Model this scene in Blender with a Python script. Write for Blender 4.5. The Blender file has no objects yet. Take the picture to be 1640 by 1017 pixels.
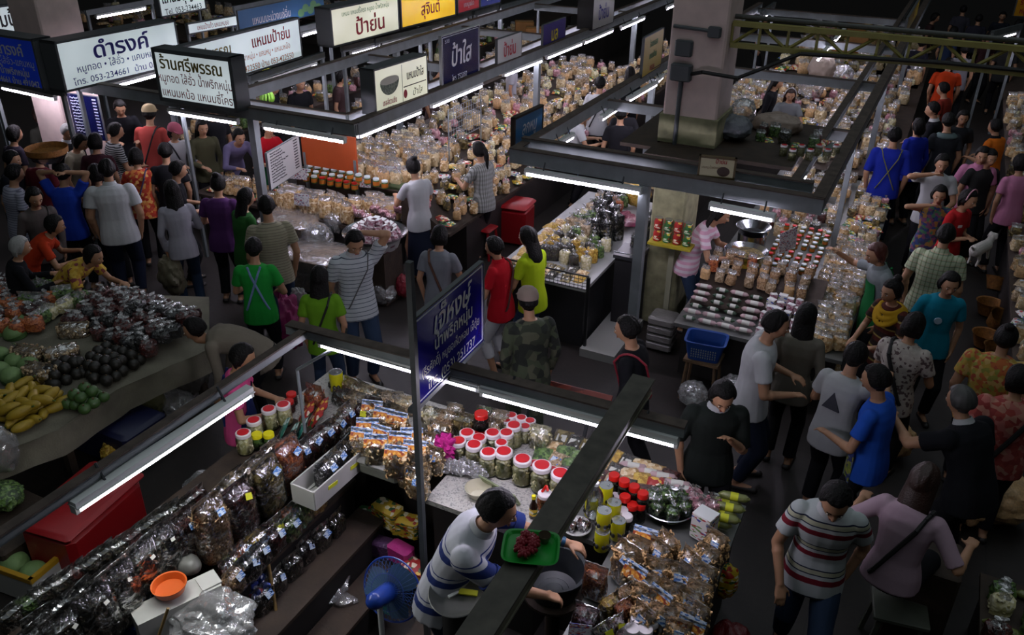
import bpy, math, random
import numpy as np
from mathutils import Vector, Matrix, noise as mnoise
scene = bpy.context.scene
# ---------------------------------------------------------------- camera (5 m above the market floor, on the gallery)
CAM_H, FPX = 5.0, 1366.465
PITCH, ROLL, YAW = .495101, .014881, .455950
_cp, _sp = math.cos(PITCH), math.sin(PITCH)
_w = np.array([-math.sin(YAW)*_cp, math.cos(YAW)*_cp, -_sp]); _rt = np.array([math.cos(YAW), math.sin(YAW), 0.]); _up = np.cross(_rt, _w)
_R = _rt*math.cos(ROLL)+_up*math.sin(ROLL); _U = -_rt*math.sin(ROLL)+_up*math.cos(ROLL)
cam_data = bpy.data.cameras.new('camera'); cam = bpy.data.objects.new('camera', cam_data)
scene.collection.objects.link(cam); scene.camera = cam
cam_data.sensor_width = 36; cam_data.lens = FPX/1640*36; cam_data.clip_end = 200
cam.matrix_world = Matrix(((_R[0], _U[0], -_w[0], 0), (_R[1], _U[1], -_w[1], 0), (_R[2], _U[2], -_w[2], CAM_H), (0, 0, 0, 1)))
def at(px, py, z):
    "ground-plan position of the photo point (px, py) taken at height z"
    d = _w+_R*(px-820)/FPX-_U*(py-508.5)/FPX
    t = (z-CAM_H)/d[2]
    return np.array([d[0]*t, d[1]*t])
def zat(px, py, X, Y):
    d = _w+_R*(px-820)/FPX-_U*(py-508.5)/FPX
    return CAM_H+d[2]*(d[0]*X+d[1]*Y)/(d[0]**2+d[1]**2)
# ---------------------------------------------------------------- world, exposure
scene.view_settings.view_transform = 'Standard'; scene.view_settings.look = 'None'
scene.view_settings.gamma = 1; scene.view_settings.use_curve_mapping = False
scene.view_settings.exposure = 0.0
world = bpy.data.worlds.new('world'); scene.world = world; world.use_nodes = True
world.node_tree.nodes['Background'].inputs[0].default_value = (.74, .78, .8, 1)
world.node_tree.nodes['Background'].inputs[1].default_value = .024
scene.cycles.max_bounces = 4; scene.cycles.diffuse_bounces = 2; scene.cycles.glossy_bounces = 2
scene.cycles.transmission_bounces = 3; scene.cycles.transparent_max_bounces = 10
scene.cycles.caustics_reflective = False; scene.cycles.caustics_refractive = False
scene.cycles.use_light_tree = True
# daylight falling through the roof lights of the hall
sky = bpy.data.lights.new('roof_light', 'AREA'); sky.shape = 'RECTANGLE'; sky.size = 16; sky.size_y = 24
sky.energy = 520; sky.color = (.82, .93, 1)
sko = bpy.data.objects.new('roof_light', sky); sko.location = (-2, 8, 12); scene.collection.objects.link(sko)
TUBE_POWER = 50.0
# ---------------------------------------------------------------- helpers
RND = random.Random(7)
col = scene.collection
def tag(o, label=None, cat=None, group=None, kind=None):
    if label: o['label'] = label
    if cat: o['category'] = cat
    if group: o['group'] = group
    if kind: o['kind'] = kind
    return o
def empty(name, loc, rz=0):
    o = bpy.data.objects.new(name, None); o.empty_display_size = .1; col.objects.link(o)
    o.location = loc if len(loc) == 3 else (loc[0], loc[1], 0); o.rotation_euler = (0, 0, rz); return o
def rotm(rx=0, ry=0, rz=0):
    return np.array((Matrix.Rotation(rz, 3, 'Z') @ Matrix.Rotation(ry, 3, 'Y') @ Matrix.Rotation(rx, 3, 'X')))
class MB:
    "collects shapes, then links them as one mesh object"
    def __init__(s): s.v = []; s.f = []; s.m = []; s.n = 0
    def add(s, verts, faces, mi=0):
        verts = np.asarray(verts, float); s.v.append(verts)
        s.f += [tuple(i+s.n for i in f) for f in faces]; s.m += [mi]*len(faces); s.n += len(verts); return s
    def box(s, c, size, r=None, mi=0, taper=1.0):
        x, y, z = [k/2 for k in size]; t = taper
        v = np.array([(-x*t, -y*t, -z), (x*t, -y*t, -z), (x*t, y*t, -z), (-x*t, y*t, -z), (-x, -y, z), (x, -y, z), (x, y, z), (-x, y, z)])
        if r is not None: v = v @ r.T
        return s.add(v+np.array(c), [(0, 3, 2, 1), (4, 5, 6, 7), (0, 1, 5, 4), (1, 2, 6, 5), (2, 3, 7, 6), (3, 0, 4, 7)], mi)
    def rbox(s, c, size, b=.01, r=None, mi=0):
        "box with chamfered vertical and top edges"
        x, y, z = [k/2 for k in size]; b = min(b, x*.9, y*.9, z*.9)
        rings = []
        for zz, i in ((-z, b), (-z+b, 0), (z-b, 0), (z, b)):
            X, Y = x-i, y-i
            rings.append([(-X, -Y+b, zz), (-X+b, -Y, zz), (X-b, -Y, zz), (X, -Y+b, zz), (X, Y-b, zz), (X-b, Y, zz), (-X+b, Y, zz), (-X, Y-b, zz)])
        v = np.array(rings).reshape(-1, 3)
        if r is not None: v = v @ r.T
        f = [tuple(range(7, -1, -1)), tuple(range(24, 32))]
        for k in range(3):
            for i in range(8): f.append((k*8+i, k*8+(i+1) % 8, k*8+8+(i+1) % 8, k*8+8+i))
        return s.add(v+np.array(c), f, mi)
    def loft(s, rings, mi=0, caps=True):
        n = len(rings[0]); v = np.concatenate([np.asarray(r, float) for r in rings]); f = []
        for k in range(len(rings)-1):
            for i in range(n): f.append((k*n+i, k*n+(i+1) % n, (k+1)*n+(i+1) % n, (k+1)*n+i))
        if caps: f += [tuple(range(n-1, -1, -1)), tuple(range((len(rings)-1)*n, len(rings)*n))]
        return s.add(v, f, mi)
    def lathe(s, prof, n=20, c=(0, 0, 0), r=None, mi=0, caps=True):
        a = np.linspace(0, 2*math.pi, n, endpoint=False)
        R = []
        for rad, z in prof:
            v = np.stack([rad*np.cos(a), rad*np.sin(a), np.full(n, z)], 1)
            if r is not None: v = v @ r.T
            R.append(v+np.array(c))
        return s.loft(R, mi, caps)
    def cyl(s, p0, p1, r0, r1=None, n=10, mi=0, round_=False):
        p0 = np.array(p0, float); p1 = np.array(p1, float); r1 = r0 if r1 is None else r1
        d = p1-p0; L = np.linalg.norm(d) or 1e-6; d = d/L
        a = np.cross(d, (0, 0, 1.)); a = np.array((1., 0, 0)) if np.linalg.norm(a) < 1e-3 else a/np.linalg.norm(a); b = np.cross(d, a)
        t = np.linspace(0, 2*math.pi, n, endpoint=False); circ = np.outer(np.cos(t), a)+np.outer(np.sin(t), b)
        R = []
        if round_:
            for k in (.15, .5, .85): R.append(p0-d*r0*math.cos(k*math.pi/2)+circ*r0*math.sin(k*math.pi/2))
        R += [p0+circ*r0, p1+circ*r1]
        if round_:
            for k in (.85, .5, .15): R.append(p1+d*r1*math.cos(k*math.pi/2)+circ*r1*math.sin(k*math.pi/2))
        return s.loft(R, mi)
    def path(s, pts, r, n=6, mi=0):
        for a, b in zip(pts[:-1], pts[1:]): s.cyl(a, b, r, r, n, mi)
        return s
    def sph(s, c, rad, n=12, m=8, r=None, mi=0):
        rad = np.array([rad]*3 if np.isscalar(rad) else rad, float); a = np.linspace(0, 2*math.pi, n, endpoint=False); R = []
        for k in range(m+1):
            ph = math.pi*(k+.0)/m; ph = min(max(ph, .08), math.pi-.08)
            v = np.stack([np.sin(ph)*np.cos(a), np.sin(ph)*np.sin(a), np.full(n, -math.cos(ph))], 1)*rad
            if r is not None: v = v @ r.T
            R.append(v+np.array(c))
        return s.loft(R, mi)
    def quad(s, pts, mi=0): return s.add(pts, [tuple(range(len(pts)))], mi)
    def mesh(s, name, mats, smooth=True):
        me = bpy.data.meshes.new(name)
        me.from_pydata(np.concatenate(s.v).tolist(), [], s.f); me.validate()
        for m in (mats if isinstance(mats, (list, tuple)) else [mats]): me.materials.append(m)
        if len(me.materials) > 1 and len(me.polygons) == len(s.m): me.polygons.foreach_set('material_index', s.m)
        if smooth: me.polygons.foreach_set('use_smooth', [True]*len(me.polygons)); me.set_sharp_from_angle(angle=math.radians(38))
        me.update(); return me
    def build(s, name, mats, parent=None, smooth=True, loc=None, rz=None):
        return link(name, s.mesh(name, mats, smooth), parent, loc, rz)
def link(name, me, parent=None, loc=None, rz=None, rot=None, sc=None):
    o = bpy.data.objects.new(name, me); col.objects.link(o)
    if parent is not None: o.parent = parent
    if loc is not None: o.location = loc
    if rz is not None: o.rotation_euler = (0, 0, rz)
    if rot is not None: o.rotation_euler = rot
    if sc is not None: o.scale = (sc, sc, sc) if np.isscalar(sc) else sc
    return o
KIDS = {}
def dup(root, loc, rz=0, label=None, group=None, sc=None, rot=None):
    "copy of a thing with copies of its parts and their sub-parts"
    r = root.copy(); col.objects.link(r); r.location = loc; r.rotation_euler = rot if rot is not None else (0, 0, rz)
    if sc is not None: r.scale = (sc, sc, sc) if np.isscalar(sc) else sc
    if label: r['label'] = label
    if group: r['group'] = group
    for ch in KIDS.setdefault(root.name, list(root.children)):
        c = ch.copy(); col.objects.link(c); c.parent = r
    return r
# ---------------------------------------------------------------- materials
MATS = {}
def nd(nt, t, **kw):
    n = nt.nodes.new(t)
    for k, v in kw.items():
        if k in n.inputs.keys(): n.inputs[k].default_value = v
        else: setattr(n, k, v)
    return n
def srgb(c):
    if isinstance(c, str): c = [int(c[i:i+2], 16)/255 for i in (0, 2, 4)]
    return tuple((x/12.92 if x <= .04045 else ((x+.055)/1.055)**2.4) for x in c[:3])+(1,)
def mat(name, c, rough=.6, metal=0., emit=None, es=1., coat=0., bump=None, spec=.5, noise=None, alpha=None, trans=0.):
    "plain procedural material; noise=(scale, amount) mottles the colour; bump=(scale, strength)"
    if name in MATS: return MATS[name]
    m = bpy.data.materials.new(name); m.use_nodes = True; nt = m.node_tree; b = nt.nodes['Principled BSDF']
    c = srgb(c); b.inputs['Base Color'].default_value = c; b.inputs['Roughness'].default_value = rough
    b.inputs['Metallic'].default_value = metal; b.inputs['Specular IOR Level'].default_value = spec
    b.inputs['Coat Weight'].default_value = coat; b.inputs['Coat Roughness'].default_value = .08
    if trans: b.inputs['Transmission Weight'].default_value = trans
    if emit is not None: b.inputs['Emission Color'].default_value = srgb(emit); b.inputs['Emission Strength'].default_value = es
    tc = None
    if noise or bump: tc = nd(nt, 'ShaderNodeTexCoord')
    if noise:
        t = nd(nt, 'ShaderNodeTexNoise', Scale=noise[0], Detail=5.); nt.links.new(tc.outputs['Object'], t.inputs['Vector'])
        r = nd(nt, 'ShaderNodeValToRGB'); r.color_ramp.elements[0].position = .3; r.color_ramp.elements[1].position = .7
        k = noise[1]; r.color_ramp.elements[0].color = tuple(x*(1-k) for x in c[:3])+(1,); r.color_ramp.elements[1].color = tuple(min(1, x*(1+k)) for x in c[:3])+(1,)
        nt.links.new(t.outputs['Fac'], r.inputs[0]); nt.links.new(r.outputs[0], b.inputs['Base Color'])
    if bump:
        t = nd(nt, 'ShaderNodeTexNoise', Scale=bump[0], Detail=4.); nt.links.new(tc.outputs['Object'], t.inputs['Vector'])
        bn = nd(nt, 'ShaderNodeBump', Strength=bump[1], Distance=.01); nt.links.new(t.outputs['Fac'], bn.inputs['Height']); nt.links.new(bn.outputs[0], b.inputs['Normal'])
    MATS[name] = m; return m
def vmat(name, cols, scale=60., rough=.6, bump=.5, kind='VORONOI', coat=0., dist=0.):
    "several colours in cells or clouds"
    if name in MATS: return MATS[name]
    m = bpy.data.materials.new(name); m.use_nodes = True; nt = m.node_tree; b = nt.nodes['Principled BSDF']
    tc = nd(nt, 'ShaderNodeTexCoord')
    if kind == 'VORONOI':
        t = nd(nt, 'ShaderNodeTexVoronoi', Scale=scale); nt.links.new(tc.outputs['Object'], t.inputs['Vector'])
        sp = nd(nt, 'ShaderNodeSeparateColor'); nt.links.new(t.outputs['Color'], sp.inputs[0]); fac = sp.outputs[0]; hgt = t.outputs['Distance']
    else:
        t = nd(nt, 'ShaderNodeTexNoise', Scale=scale, Detail=6., Distortion=dist); nt.links.new(tc.outputs['Object'], t.inputs['Vector']); fac = t.outputs['Fac']; hgt = fac
    r = nd(nt, 'ShaderNodeValToRGB'); cr = r.color_ramp; n = len(cols)
    if kind == 'VORONOI': cr.interpolation = 'CONSTANT'
    while len(cr.elements) < n: cr.elements.new(.5)
    for i, c in enumerate(cols):
        cr.elements[i].position = i/n if kind == 'VORONOI' else .3+.4*i/max(1, n-1); cr.elements[i].color = srgb(c)
    nt.links.new(fac, r.inputs[0]); nt.links.new(r.outputs[0], b.inputs['Base Color'])
    b.inputs['Roughness'].default_value = rough; b.inputs['Coat Weight'].default_value = coat; b.inputs['Coat Roughness'].default_value = .1
    if bump:
        bn = nd(nt, 'ShaderNodeBump', Strength=bump, Distance=.01); nt.links.new(hgt, bn.inputs['Height']); nt.links.new(bn.outputs[0], b.inputs['Normal'])
    MATS[name] = m; return m
def stripes(name, cols, period, cols2=None, axis2='X', period2=.05, axis='Z', rough=.85):
    "cloth with repeating bands; cols = [(start, colour)...] over one period; optional second set of narrow bands"
    if name in MATS: return MATS[name]
    m = bpy.data.materials.new(name); m.use_nodes = True; nt = m.node_tree; b = nt.nodes['Principled BSDF']
    tc = nd(nt, 'ShaderNodeTexCoord'); sx = nd(nt, 'ShaderNodeSeparateXYZ'); nt.links.new(tc.outputs['Object'], sx.inputs[0])
    def ramp(ax, per, cs):
        a = nd(nt, 'ShaderNodeMath', operation='DIVIDE'); a.inputs[1].default_value = per; nt.links.new(sx.outputs[ax], a.inputs[0])
        f = nd(nt, 'ShaderNodeMath', operation='FRACT'); nt.links.new(a.outputs[0], f.inputs[0])
        r = nd(nt, 'ShaderNodeValToRGB'); cr = r.color_ramp; cr.interpolation = 'CONSTANT'
        while len(cr.elements) < len(cs): cr.elements.new(.5)
        for i, (p, c) in enumerate(cs): cr.elements[i].position = p; cr.elements[i].color = srgb(c)
        nt.links.new(f.outputs[0], r.inputs[0]); return r.outputs[0]
    o = ramp(axis, period, cols)
    if cols2:
        o2 = ramp(axis2, period2, cols2); mx = nd(nt, 'ShaderNodeMix', data_type='RGBA', blend_type='MULTIPLY'); mx.inputs[0].default_value = 1
        nt.links.new(o, mx.inputs[6]); nt.links.new(o2, mx.inputs[7]); o = mx.outputs[2]
    nt.links.new(o, b.inputs['Base Color']); b.inputs['Roughness'].default_value = rough; b.inputs['Specular IOR Level'].default_value = .2
    MATS[name] = m; return m
def film(name, tint='ffffff', gloss=.30, scale=9., strength=.8, haze=0.):
    "clear crinkled plastic film"
    if name in MATS: return MATS[name]
    m = bpy.data.materials.new(name); m.use_nodes = True; nt = m.node_tree; nt.nodes.remove(nt.nodes['Principled BSDF']); out = nt.nodes['Material Output']
    tr = nd(nt, 'ShaderNodeBsdfTransparent'); tr.inputs[0].default_value = srgb(tint)
    gl = nd(nt, 'ShaderNodeBsdfGlossy'); gl.inputs['Roughness'].default_value = .2; gl.inputs[0].default_value = (1, 1, 1, 1)
    tc = nd(nt, 'ShaderNodeTexCoord'); t = nd(nt, 'ShaderNodeTexNoise', Scale=scale, Detail=3., Distortion=1.6); nt.links.new(tc.outputs['Object'], t.inputs['Vector'])
    bn = nd(nt, 'ShaderNodeBump', Strength=strength, Distance=.03); nt.links.new(t.outputs['Fac'], bn.inputs['Height']); nt.links.new(bn.outputs[0], gl.inputs['Normal'])
    fr = nd(nt, 'ShaderNodeFresnel', IOR=1.5); nt.links.new(bn.outputs[0], fr.inputs['Normal'])
    rp = nd(nt, 'ShaderNodeValToRGB'); cr = rp.color_ramp; cr.elements[0].position = .455; cr.elements[0].color = (0, 0, 0, 1); cr.elements[1].position = .545; cr.elements[1].color = (0, 0, 0, 1); e_ = cr.elements.new(.5); e_.color = (1, 1, 1, 1)
    t2 = nd(nt, 'ShaderNodeTexNoise', Scale=scale*1.1, Detail=2., Distortion=.8); nt.links.new(tc.outputs['Object'], t2.inputs['Vector']); nt.links.new(t2.outputs['Fac'], rp.inputs[0])
    mb_ = nd(nt, 'ShaderNodeMath', operation='MULTIPLY_ADD'); mb_.inputs[1].default_value = gloss*1.6 if strength else 0.; mb_.inputs[2].default_value = gloss*.22; nt.links.new(rp.outputs[0], mb_.inputs[0])
    ma = nd(nt, 'ShaderNodeMath', operation='ADD', use_clamp=True); nt.links.new(fr.outputs[0], ma.inputs[0]); nt.links.new(mb_.outputs[0], ma.inputs[1])
    mx = nd(nt, 'ShaderNodeMixShader'); nt.links.new(ma.outputs[0], mx.inputs[0]); nt.links.new(tr.outputs[0], mx.inputs[1]); nt.links.new(gl.outputs[0], mx.inputs[2])
    last = mx.outputs[0]
    if haze:
        df = nd(nt, 'ShaderNodeBsdfDiffuse'); df.inputs[0].default_value = (.8, .8, .8, 1)
        m2 = nd(nt, 'ShaderNodeMixShader'); m2.inputs[0].default_value = haze; nt.links.new(last, m2.inputs[1]); nt.links.new(df.outputs[0], m2.inputs[2]); last = m2.outputs[0]
    nt.links.new(last, out.inputs[0]); MATS[name] = m; return m
STEEL = mat('painted_steel', '6f7678', .5, bump=(30, .1), noise=(6, .15)); RUST = mat('rusty_steel', '4a3f38', .8, noise=(12, .35))
DKSTEEL = mat('dark_steel', '3c4042', .5, noise=(9, .2)); CHROME = mat('stainless_steel', 'b9bcc0', .22, 1.0, bump=(6, .05))
WHITEP = mat('white_plastic', 'd8dad8', .4); BLACKP = mat('black_plastic', '17181a', .4); WOOD = mat('worn_wood', '5f4a33', .7, noise=(7, .4), bump=(40, .3))
DWOOD = mat('dark_wood', '33271d', .75, noise=(7, .35), bump=(40, .3)); CARD = mat('cardboard', '8c6a42', .85, noise=(5, .15))
FILM = film('clear_film'); FILMH = film('cloudy_film', haze=.16, scale=6., strength=1.0, gloss=.25); FILMP = film('pink_film', 'd06a90', haze=.35, scale=5.)
# ---------------------------------------------------------------- the setting
def tile_mat():
    m = bpy.data.materials.new('floor_concrete'); m.use_nodes = True; nt = m.node_tree; b = nt.nodes['Principled BSDF']
    tc = nd(nt, 'ShaderNodeTexCoord'); a = nd(nt, 'ShaderNodeTexNoise', Scale=1.3, Detail=8.); c = nd(nt, 'ShaderNodeTexNoise', Scale=22., Detail=6.)
    for t in (a, c): nt.links.new(tc.outputs['Object'], t.inputs['Vector'])
    mx = nd(nt, 'ShaderNodeMix', data_type='FLOAT'); mx.inputs[0].default_value = .4; nt.links.new(a.outputs[0], mx.inputs[2]); nt.links.new(c.outputs[0], mx.inputs[3])
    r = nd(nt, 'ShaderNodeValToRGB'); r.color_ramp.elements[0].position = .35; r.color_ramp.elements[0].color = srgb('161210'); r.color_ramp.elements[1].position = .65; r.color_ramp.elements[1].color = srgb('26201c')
    nt.links.new(mx.outputs[0], r.inputs[0])
    br = nd(nt, 'ShaderNodeTexBrick', Scale=1.); br.offset = 0; br.inputs['Mortar Size'].default_value = .006; br.inputs['Brick Width'].default_value = 1.2; br.inputs['Row Height'].default_value = 1.2
    nt.links.new(tc.outputs['Object'], br.inputs['Vector']); br.inputs['Color1'].default_value = br.inputs['Color2'].default_value = (1, 1, 1, 1); br.inputs['Mortar'].default_value = (.45, .45, .45, 1)
    mm = nd(nt, 'ShaderNodeMix', data_type='RGBA', blend_type='MULTIPLY'); mm.inputs[0].default_value = 1; nt.links.new(r.outputs[0], mm.inputs[6]); nt.links.new(br.outputs[0], mm.inputs[7])
    nt.links.new(mm.outputs[2], b.inputs['Base Color']); b.inputs['Roughness'].default_value = .55
    return m
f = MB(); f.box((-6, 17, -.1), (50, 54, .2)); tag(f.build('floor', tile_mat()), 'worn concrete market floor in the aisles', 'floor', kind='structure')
PIL = mat('pink_paint', 'd8c2ba', .7, noise=(5, .10), bump=(60, .1)); PLIN = mat('green_stained_plinth', '8a8868', .8, noise=(8, .3))
def pillar(name, x0, x1, y0, y1, z0, lab, z1=9.):
    m = MB(); m.rbox(((x0+x1)/2, (y0+y1)/2, (z0+z1)/2), (x1-x0, y1-y0, z1-z0), .02)
    o = m.build(name, PIL); tag(o, lab, 'pillar', kind='structure'); return o
# ---------------------------------------------------------------- stall frames: each frame is one thing
ZB = 2.05
def beam(par, p0, p1, z, w=.09, h=.13, m=None, cap=True, cm=None):
    "a steel channel between two plan points, its rusty top flange a sub-part"
    p0 = np.array(p0, float); p1 = np.array(p1, float); d = p1-p0; L = np.linalg.norm(d); a = math.atan2(d[1], d[0]); c = (p0+p1)/2; r = rotm(rz=a)
    b = MB(); b.box((c[0], c[1], z), (L, w*.25, h), r)
    for s in (-1, 1): b.box(tuple(np.array((c[0], c[1], z+s*(h/2-.006)))), (L, w, .012), r)
    nrm = np.array([-math.sin(a), math.cos(a), 0]); b.box(tuple(np.array((c[0], c[1], z))+nrm*w*.4), (L, .01, h), r); b.box(tuple(np.array((c[0], c[1], z))-nrm*w*.4), (L, .01, h), r)
    o = b.build('beam', m or STEEL, par, smooth=False)
    if cap:
        t = MB(); t.box((c[0], c[1], z+h/2+.007), (L, w*1.15, .012), r); t.build('top_flange', cm or RUST, o, smooth=False)
    return o
def post(par, p, z0, z1, w=.085, m=None, name='post'):
    b = MB(); b.box((p[0], p[1], (z0+z1)/2), (w, w, z1-z0)); b.box((p[0], p[1], z0+.01), (w*1.9, w*1.9, .02)); return b.build(name, m or STEEL, par, smooth=False)
TUBE = mat('lit_tube', 'ffffff', .4, emit='ffffff', es=TUBE_POWER); TUBEB = mat('lit_tube_bluish', 'ffffff', .4, emit='f1e8ff', es=TUBE_POWER)
NTUBE = [0]
def tube_lamp(pa, pb, z, label, m=None, r=.022, over=0.):
    "fluorescent batten under a beam: housing, glowing tube, two end caps"
    a = at(pa[0], pa[1], z); b = at(pb[0], pb[1], z); d = b-a; L = float(np.linalg.norm(d)); an = math.atan2(d[1], d[0]); c = (a+b)/2
    e = empty('tube_lamp', (c[0], c[1], z), an); tag(e, label, 'lamp', 'fluorescent tubes under the stall frames')
    h = MB(); h.box((0, 0, .045), (L+.04, .06, .03)); h.box((0, 0, .027), (L+.04, .085, .006)); h.build('housing', WHITEP, e, smooth=False)
    for s in (-.35, .35): k = MB(); k.cyl((s*L, 0, .055), (s*L, .05, .15), .008, n=5); k.build('hanger', DKSTEEL, e)
    t = MB(); t.cyl((-L/2, 0, 0), (L/2, 0, 0), r, r, 10); t.build('glowing_tube', m or TUBEB, e)
    for s in (-1, 1):
        k = MB(); k.box((s*(L/2+.012), 0, .01), (.024, .045, .05)); k.build('end_cap', WHITEP, e, smooth=False)
    return e
# front stall
S1 = empty('stall_frame', (-3.4, 3.97, 0)); tag(S1, 'grey steel frame over the front stall, blue hanging sign on its pole', 'stall frame')
def loc_children(e):
    for c in e.children:
        c.location = tuple(-v for v in e.location)
z = ZB+.09
beam(S1, at(455, 530, z)+[0, .05], at(1092, 700, z)+[0, .07], z, .07, .06)
e0 = at(513, 540, z); beam(S1, (e0[0]-.12, e0[1]), (e0[0]-.16, -1.), z, .05, .05)
b0 = at(1030, 616, z+.1); beam(S1, b0, (b0[0]+.06, -1.), z+.1, .12, .09, mat('beam_olive', '6a6856', .6, noise=(8, .3)), cm=mat('flange_olive', '45423a', .7, noise=(10, .35)))
q = at(476, 592, 1.75); q2 = at(556, 546, z)
k = MB(); k.cyl((q[0], q[1], 1.2), (q[0], q[1], 1.75), .012); k.build('upright_rod', STEEL, S1)
k = MB(); k.cyl((q[0], q[1], 1.75), (q2[0], q2[1], z), .012); k.build('slanting_rod', STEEL, S1)
ps = at(667, 655, z); post(S1, ps, 0, z+.95, .035, DKSTEEL, 'sign_pole')
post(S1, (-1.2, 1.2), 0, z+.04, .05, STEEL)
post(S1, (e0[0]-.14, .4), 0, z, .04, STEEL)
loc_children(S1)
TUBE_ONE = tube_lamp((517, 552), (764, 622), ZB, 'left one of two end-to-end tubes over the far edge, front stall')
tube_lamp((776, 630), (1080, 711), ZB, 'right one of two end-to-end tubes over the far edge, front stall')
tube_lamp((124, 815), (398, 633), ZB, 'long slanting tube over the left counter of the front stall', TUBE)
# middle stall
S2 = empty('stall_frame', (-2.42, 7.95, 0)); tag(S2, 'grey steel frame of the middle stall around the square pink pillar', 'stall frame')
L2, R2, F2 = -3.88, -.76, 7.9
beam(S2, (L2-.05, F2+.03), (R2+.05, F2+.03), 2.2, .09, .15); beam(S2, (L2-.05, F2+.32), (R2-.1, F2+.32), 2.26, .07, .1)
beam(S2, (L2, F2), (L2+.0, 20), 2.2, .09, .14); beam(S2, (R2, F2), (R2+.1, 26), 2.2, .10, .16); beam(S2, (R2-.3, F2+.35), (R2-.2, 26), 2.2, .07, .1)
for yy in (10.6, 13.4, 16.4, 19.6): beam(S2, (L2, yy), (R2, yy), 2.15, .07, .12)
post(S2, (-2.42, 7.93), 0, 2.12, .1); post(S2, (R2+.02, 14.2), 0, 2.1, .08); post(S2, (L2, 12.6), 0, 2.1); post(S2, (R2+.03, 19.5), 0, 2.1, .08); post(S2, (R2+.03, 10.4), 0, 2.1, .06)
loc_children(S2)
# left upper stall
S3 = empty('stall_frame', (-5.95, 8.5, 0)); tag(S3, 'grey steel frame of the upper left stall below the lit signs', 'stall frame')
beam(S3, (-5.93, 7.93), (-10.4, 7.86), 2.19, .09, .14); beam(S3, (-5.98, 7.97), (-5.95, 27), 2.19, .1, .14); beam(S3, (-6.3, 8.25), (-6.3, 27), 2.2, .06, .08); beam(S3, (-6.3, 8.25), (-8.1, 8.2), 2.2, .06, .08)
beam(S3, (-8.2, 7.97), (-8.25, 27), 2.19, .08, .14)
for yy in (11.4, 14.4, 17.6): beam(S3, (-8.2, yy), (-6, yy), 2.15, .07, .12)
for p in ((-7.5, 7.93), (-5.98, 13.0), (-5.98, 17.8), (-8.2, 12.2)): post(S3, p, 0, 2.12, .09)
loc_children(S3)
# ---------------------------------------------------------------- people
SKIN = mat('skin', 'a67c5e', .55, noise=(14, .06)); SKIND = mat('skin_tan', '94684c', .55, noise=(14, .06)); LIP = mat('lips', '8a4a40', .5)
EYEW = mat('eye_white', 'e8e4de', .3); IRIS = mat('dark_iris', '1a100c', .2)
HAIRM = mat('black_hair', '0c0a09', .6, bump=(70, .9), spec=.22); HAIRB = mat('brown_hair', '2e1a12', .45, bump=(90, .5)); HAIRG = mat('grey_hair', '8f8f8c', .6, bump=(90, .5)); HAIRR = mat('reddish_hair', '4a2018', .45, bump=(90, .5))
def cloth(c, name=None): return mat(name or 'cloth_'+c, c, .9, spec=.15, noise=(5, .07), bump=(35, .15))
JEAN = cloth('2b3a50', 'denim'); BLK = cloth('17171a', 'black_cloth'); DNAVY = cloth('1c2233', 'navy_cloth'); SHOEM = mat('dark_shoe', '1c1917', .5); SANDAL = mat('sandal_straps', '5a4638', .6)
def mesh_from(verts, faces, name):
    me = bpy.data.meshes.new(name); me.from_pydata(verts.tolist(), [], faces); return me
_tmpo = None
def remesh(mb, vox, smooth=3, name='body'):
    "fuse overlapping closed shapes into one continuous surface"
    me = bpy.data.meshes.new('t'); me.from_pydata(np.concatenate(mb.v).tolist(), [], mb.f)
    o = bpy.data.objects.new('t', me); scn2.collection.objects.link(o)
    md = o.modifiers.new('r', 'REMESH'); md.mode = 'VOXEL'; md.voxel_size = vox; md.use_smooth_shade = True
    if smooth: sm = o.modifiers.new('s', 'SMOOTH'); sm.factor = .5; sm.iterations = smooth
    vl2.update(); dg = vl2.depsgraph
    ev = bpy.data.meshes.new_from_object(o.evaluated_get(dg)); ev.name = name
    bpy.data.objects.remove(o); bpy.data.meshes.remove(me)
    return ev
scn2 = bpy.data.scenes.new('workbench'); vl2 = scn2.view_layers[0]
def vget(me): a = np.empty(len(me.vertices)*3); me.vertices.foreach_get('co', a); return a.reshape(-1, 3)
def vset(me, a): me.vertices.foreach_set('co', a.ravel()); me.update()
def vnor(me): a = np.empty(len(me.vertices)*3); me.vertices.foreach_get('normal', a); return a.reshape(-1, 3)
def wav(p, k, seed=0, n=6):
    "cheap smooth noise, about -1..1"
    rs = np.random.RandomState(seed); s = np.zeros(len(p))
    for i in range(n):
        d = rs.normal(size=3); d /= np.linalg.norm(d); s += np.sin(p @ d*k*(.6+rs.rand()*1.2)+rs.rand()*6.3+np.sin(p @ rs.normal(size=3)*k*.6)*.9)
    return s/n*1.6
def ring(c, ax, ay, rx, ry, n=16, p=2.2):
    t = np.linspace(0, 2*math.pi, n, endpoint=False); ct, st = np.cos(t), np.sin(t)
    return c+np.outer(np.sign(ct)*np.abs(ct)**(2/p)*rx, ax)+np.outer(np.sign(st)*np.abs(st)**(2/p)*ry, ay)
def ik(a, b, l1, l2, hint):
    d = b-a; L = np.linalg.norm(d); mx = (l1+l2)*.985
    if L > mx: b = a+d/L*mx; d = b-a; L = mx
    L = max(L, abs(l1-l2)+.03); u = d/np.linalg.norm(d)
    x = (l1*l1-l2*l2+L*L)/(2*L); h = math.sqrt(max(1e-5, l1*l1-x*x)); v = hint-(hint @ u)*u; v /= max(1e-6, np.linalg.norm(v))
    return a+u*x+v*h, a+u*L
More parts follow.
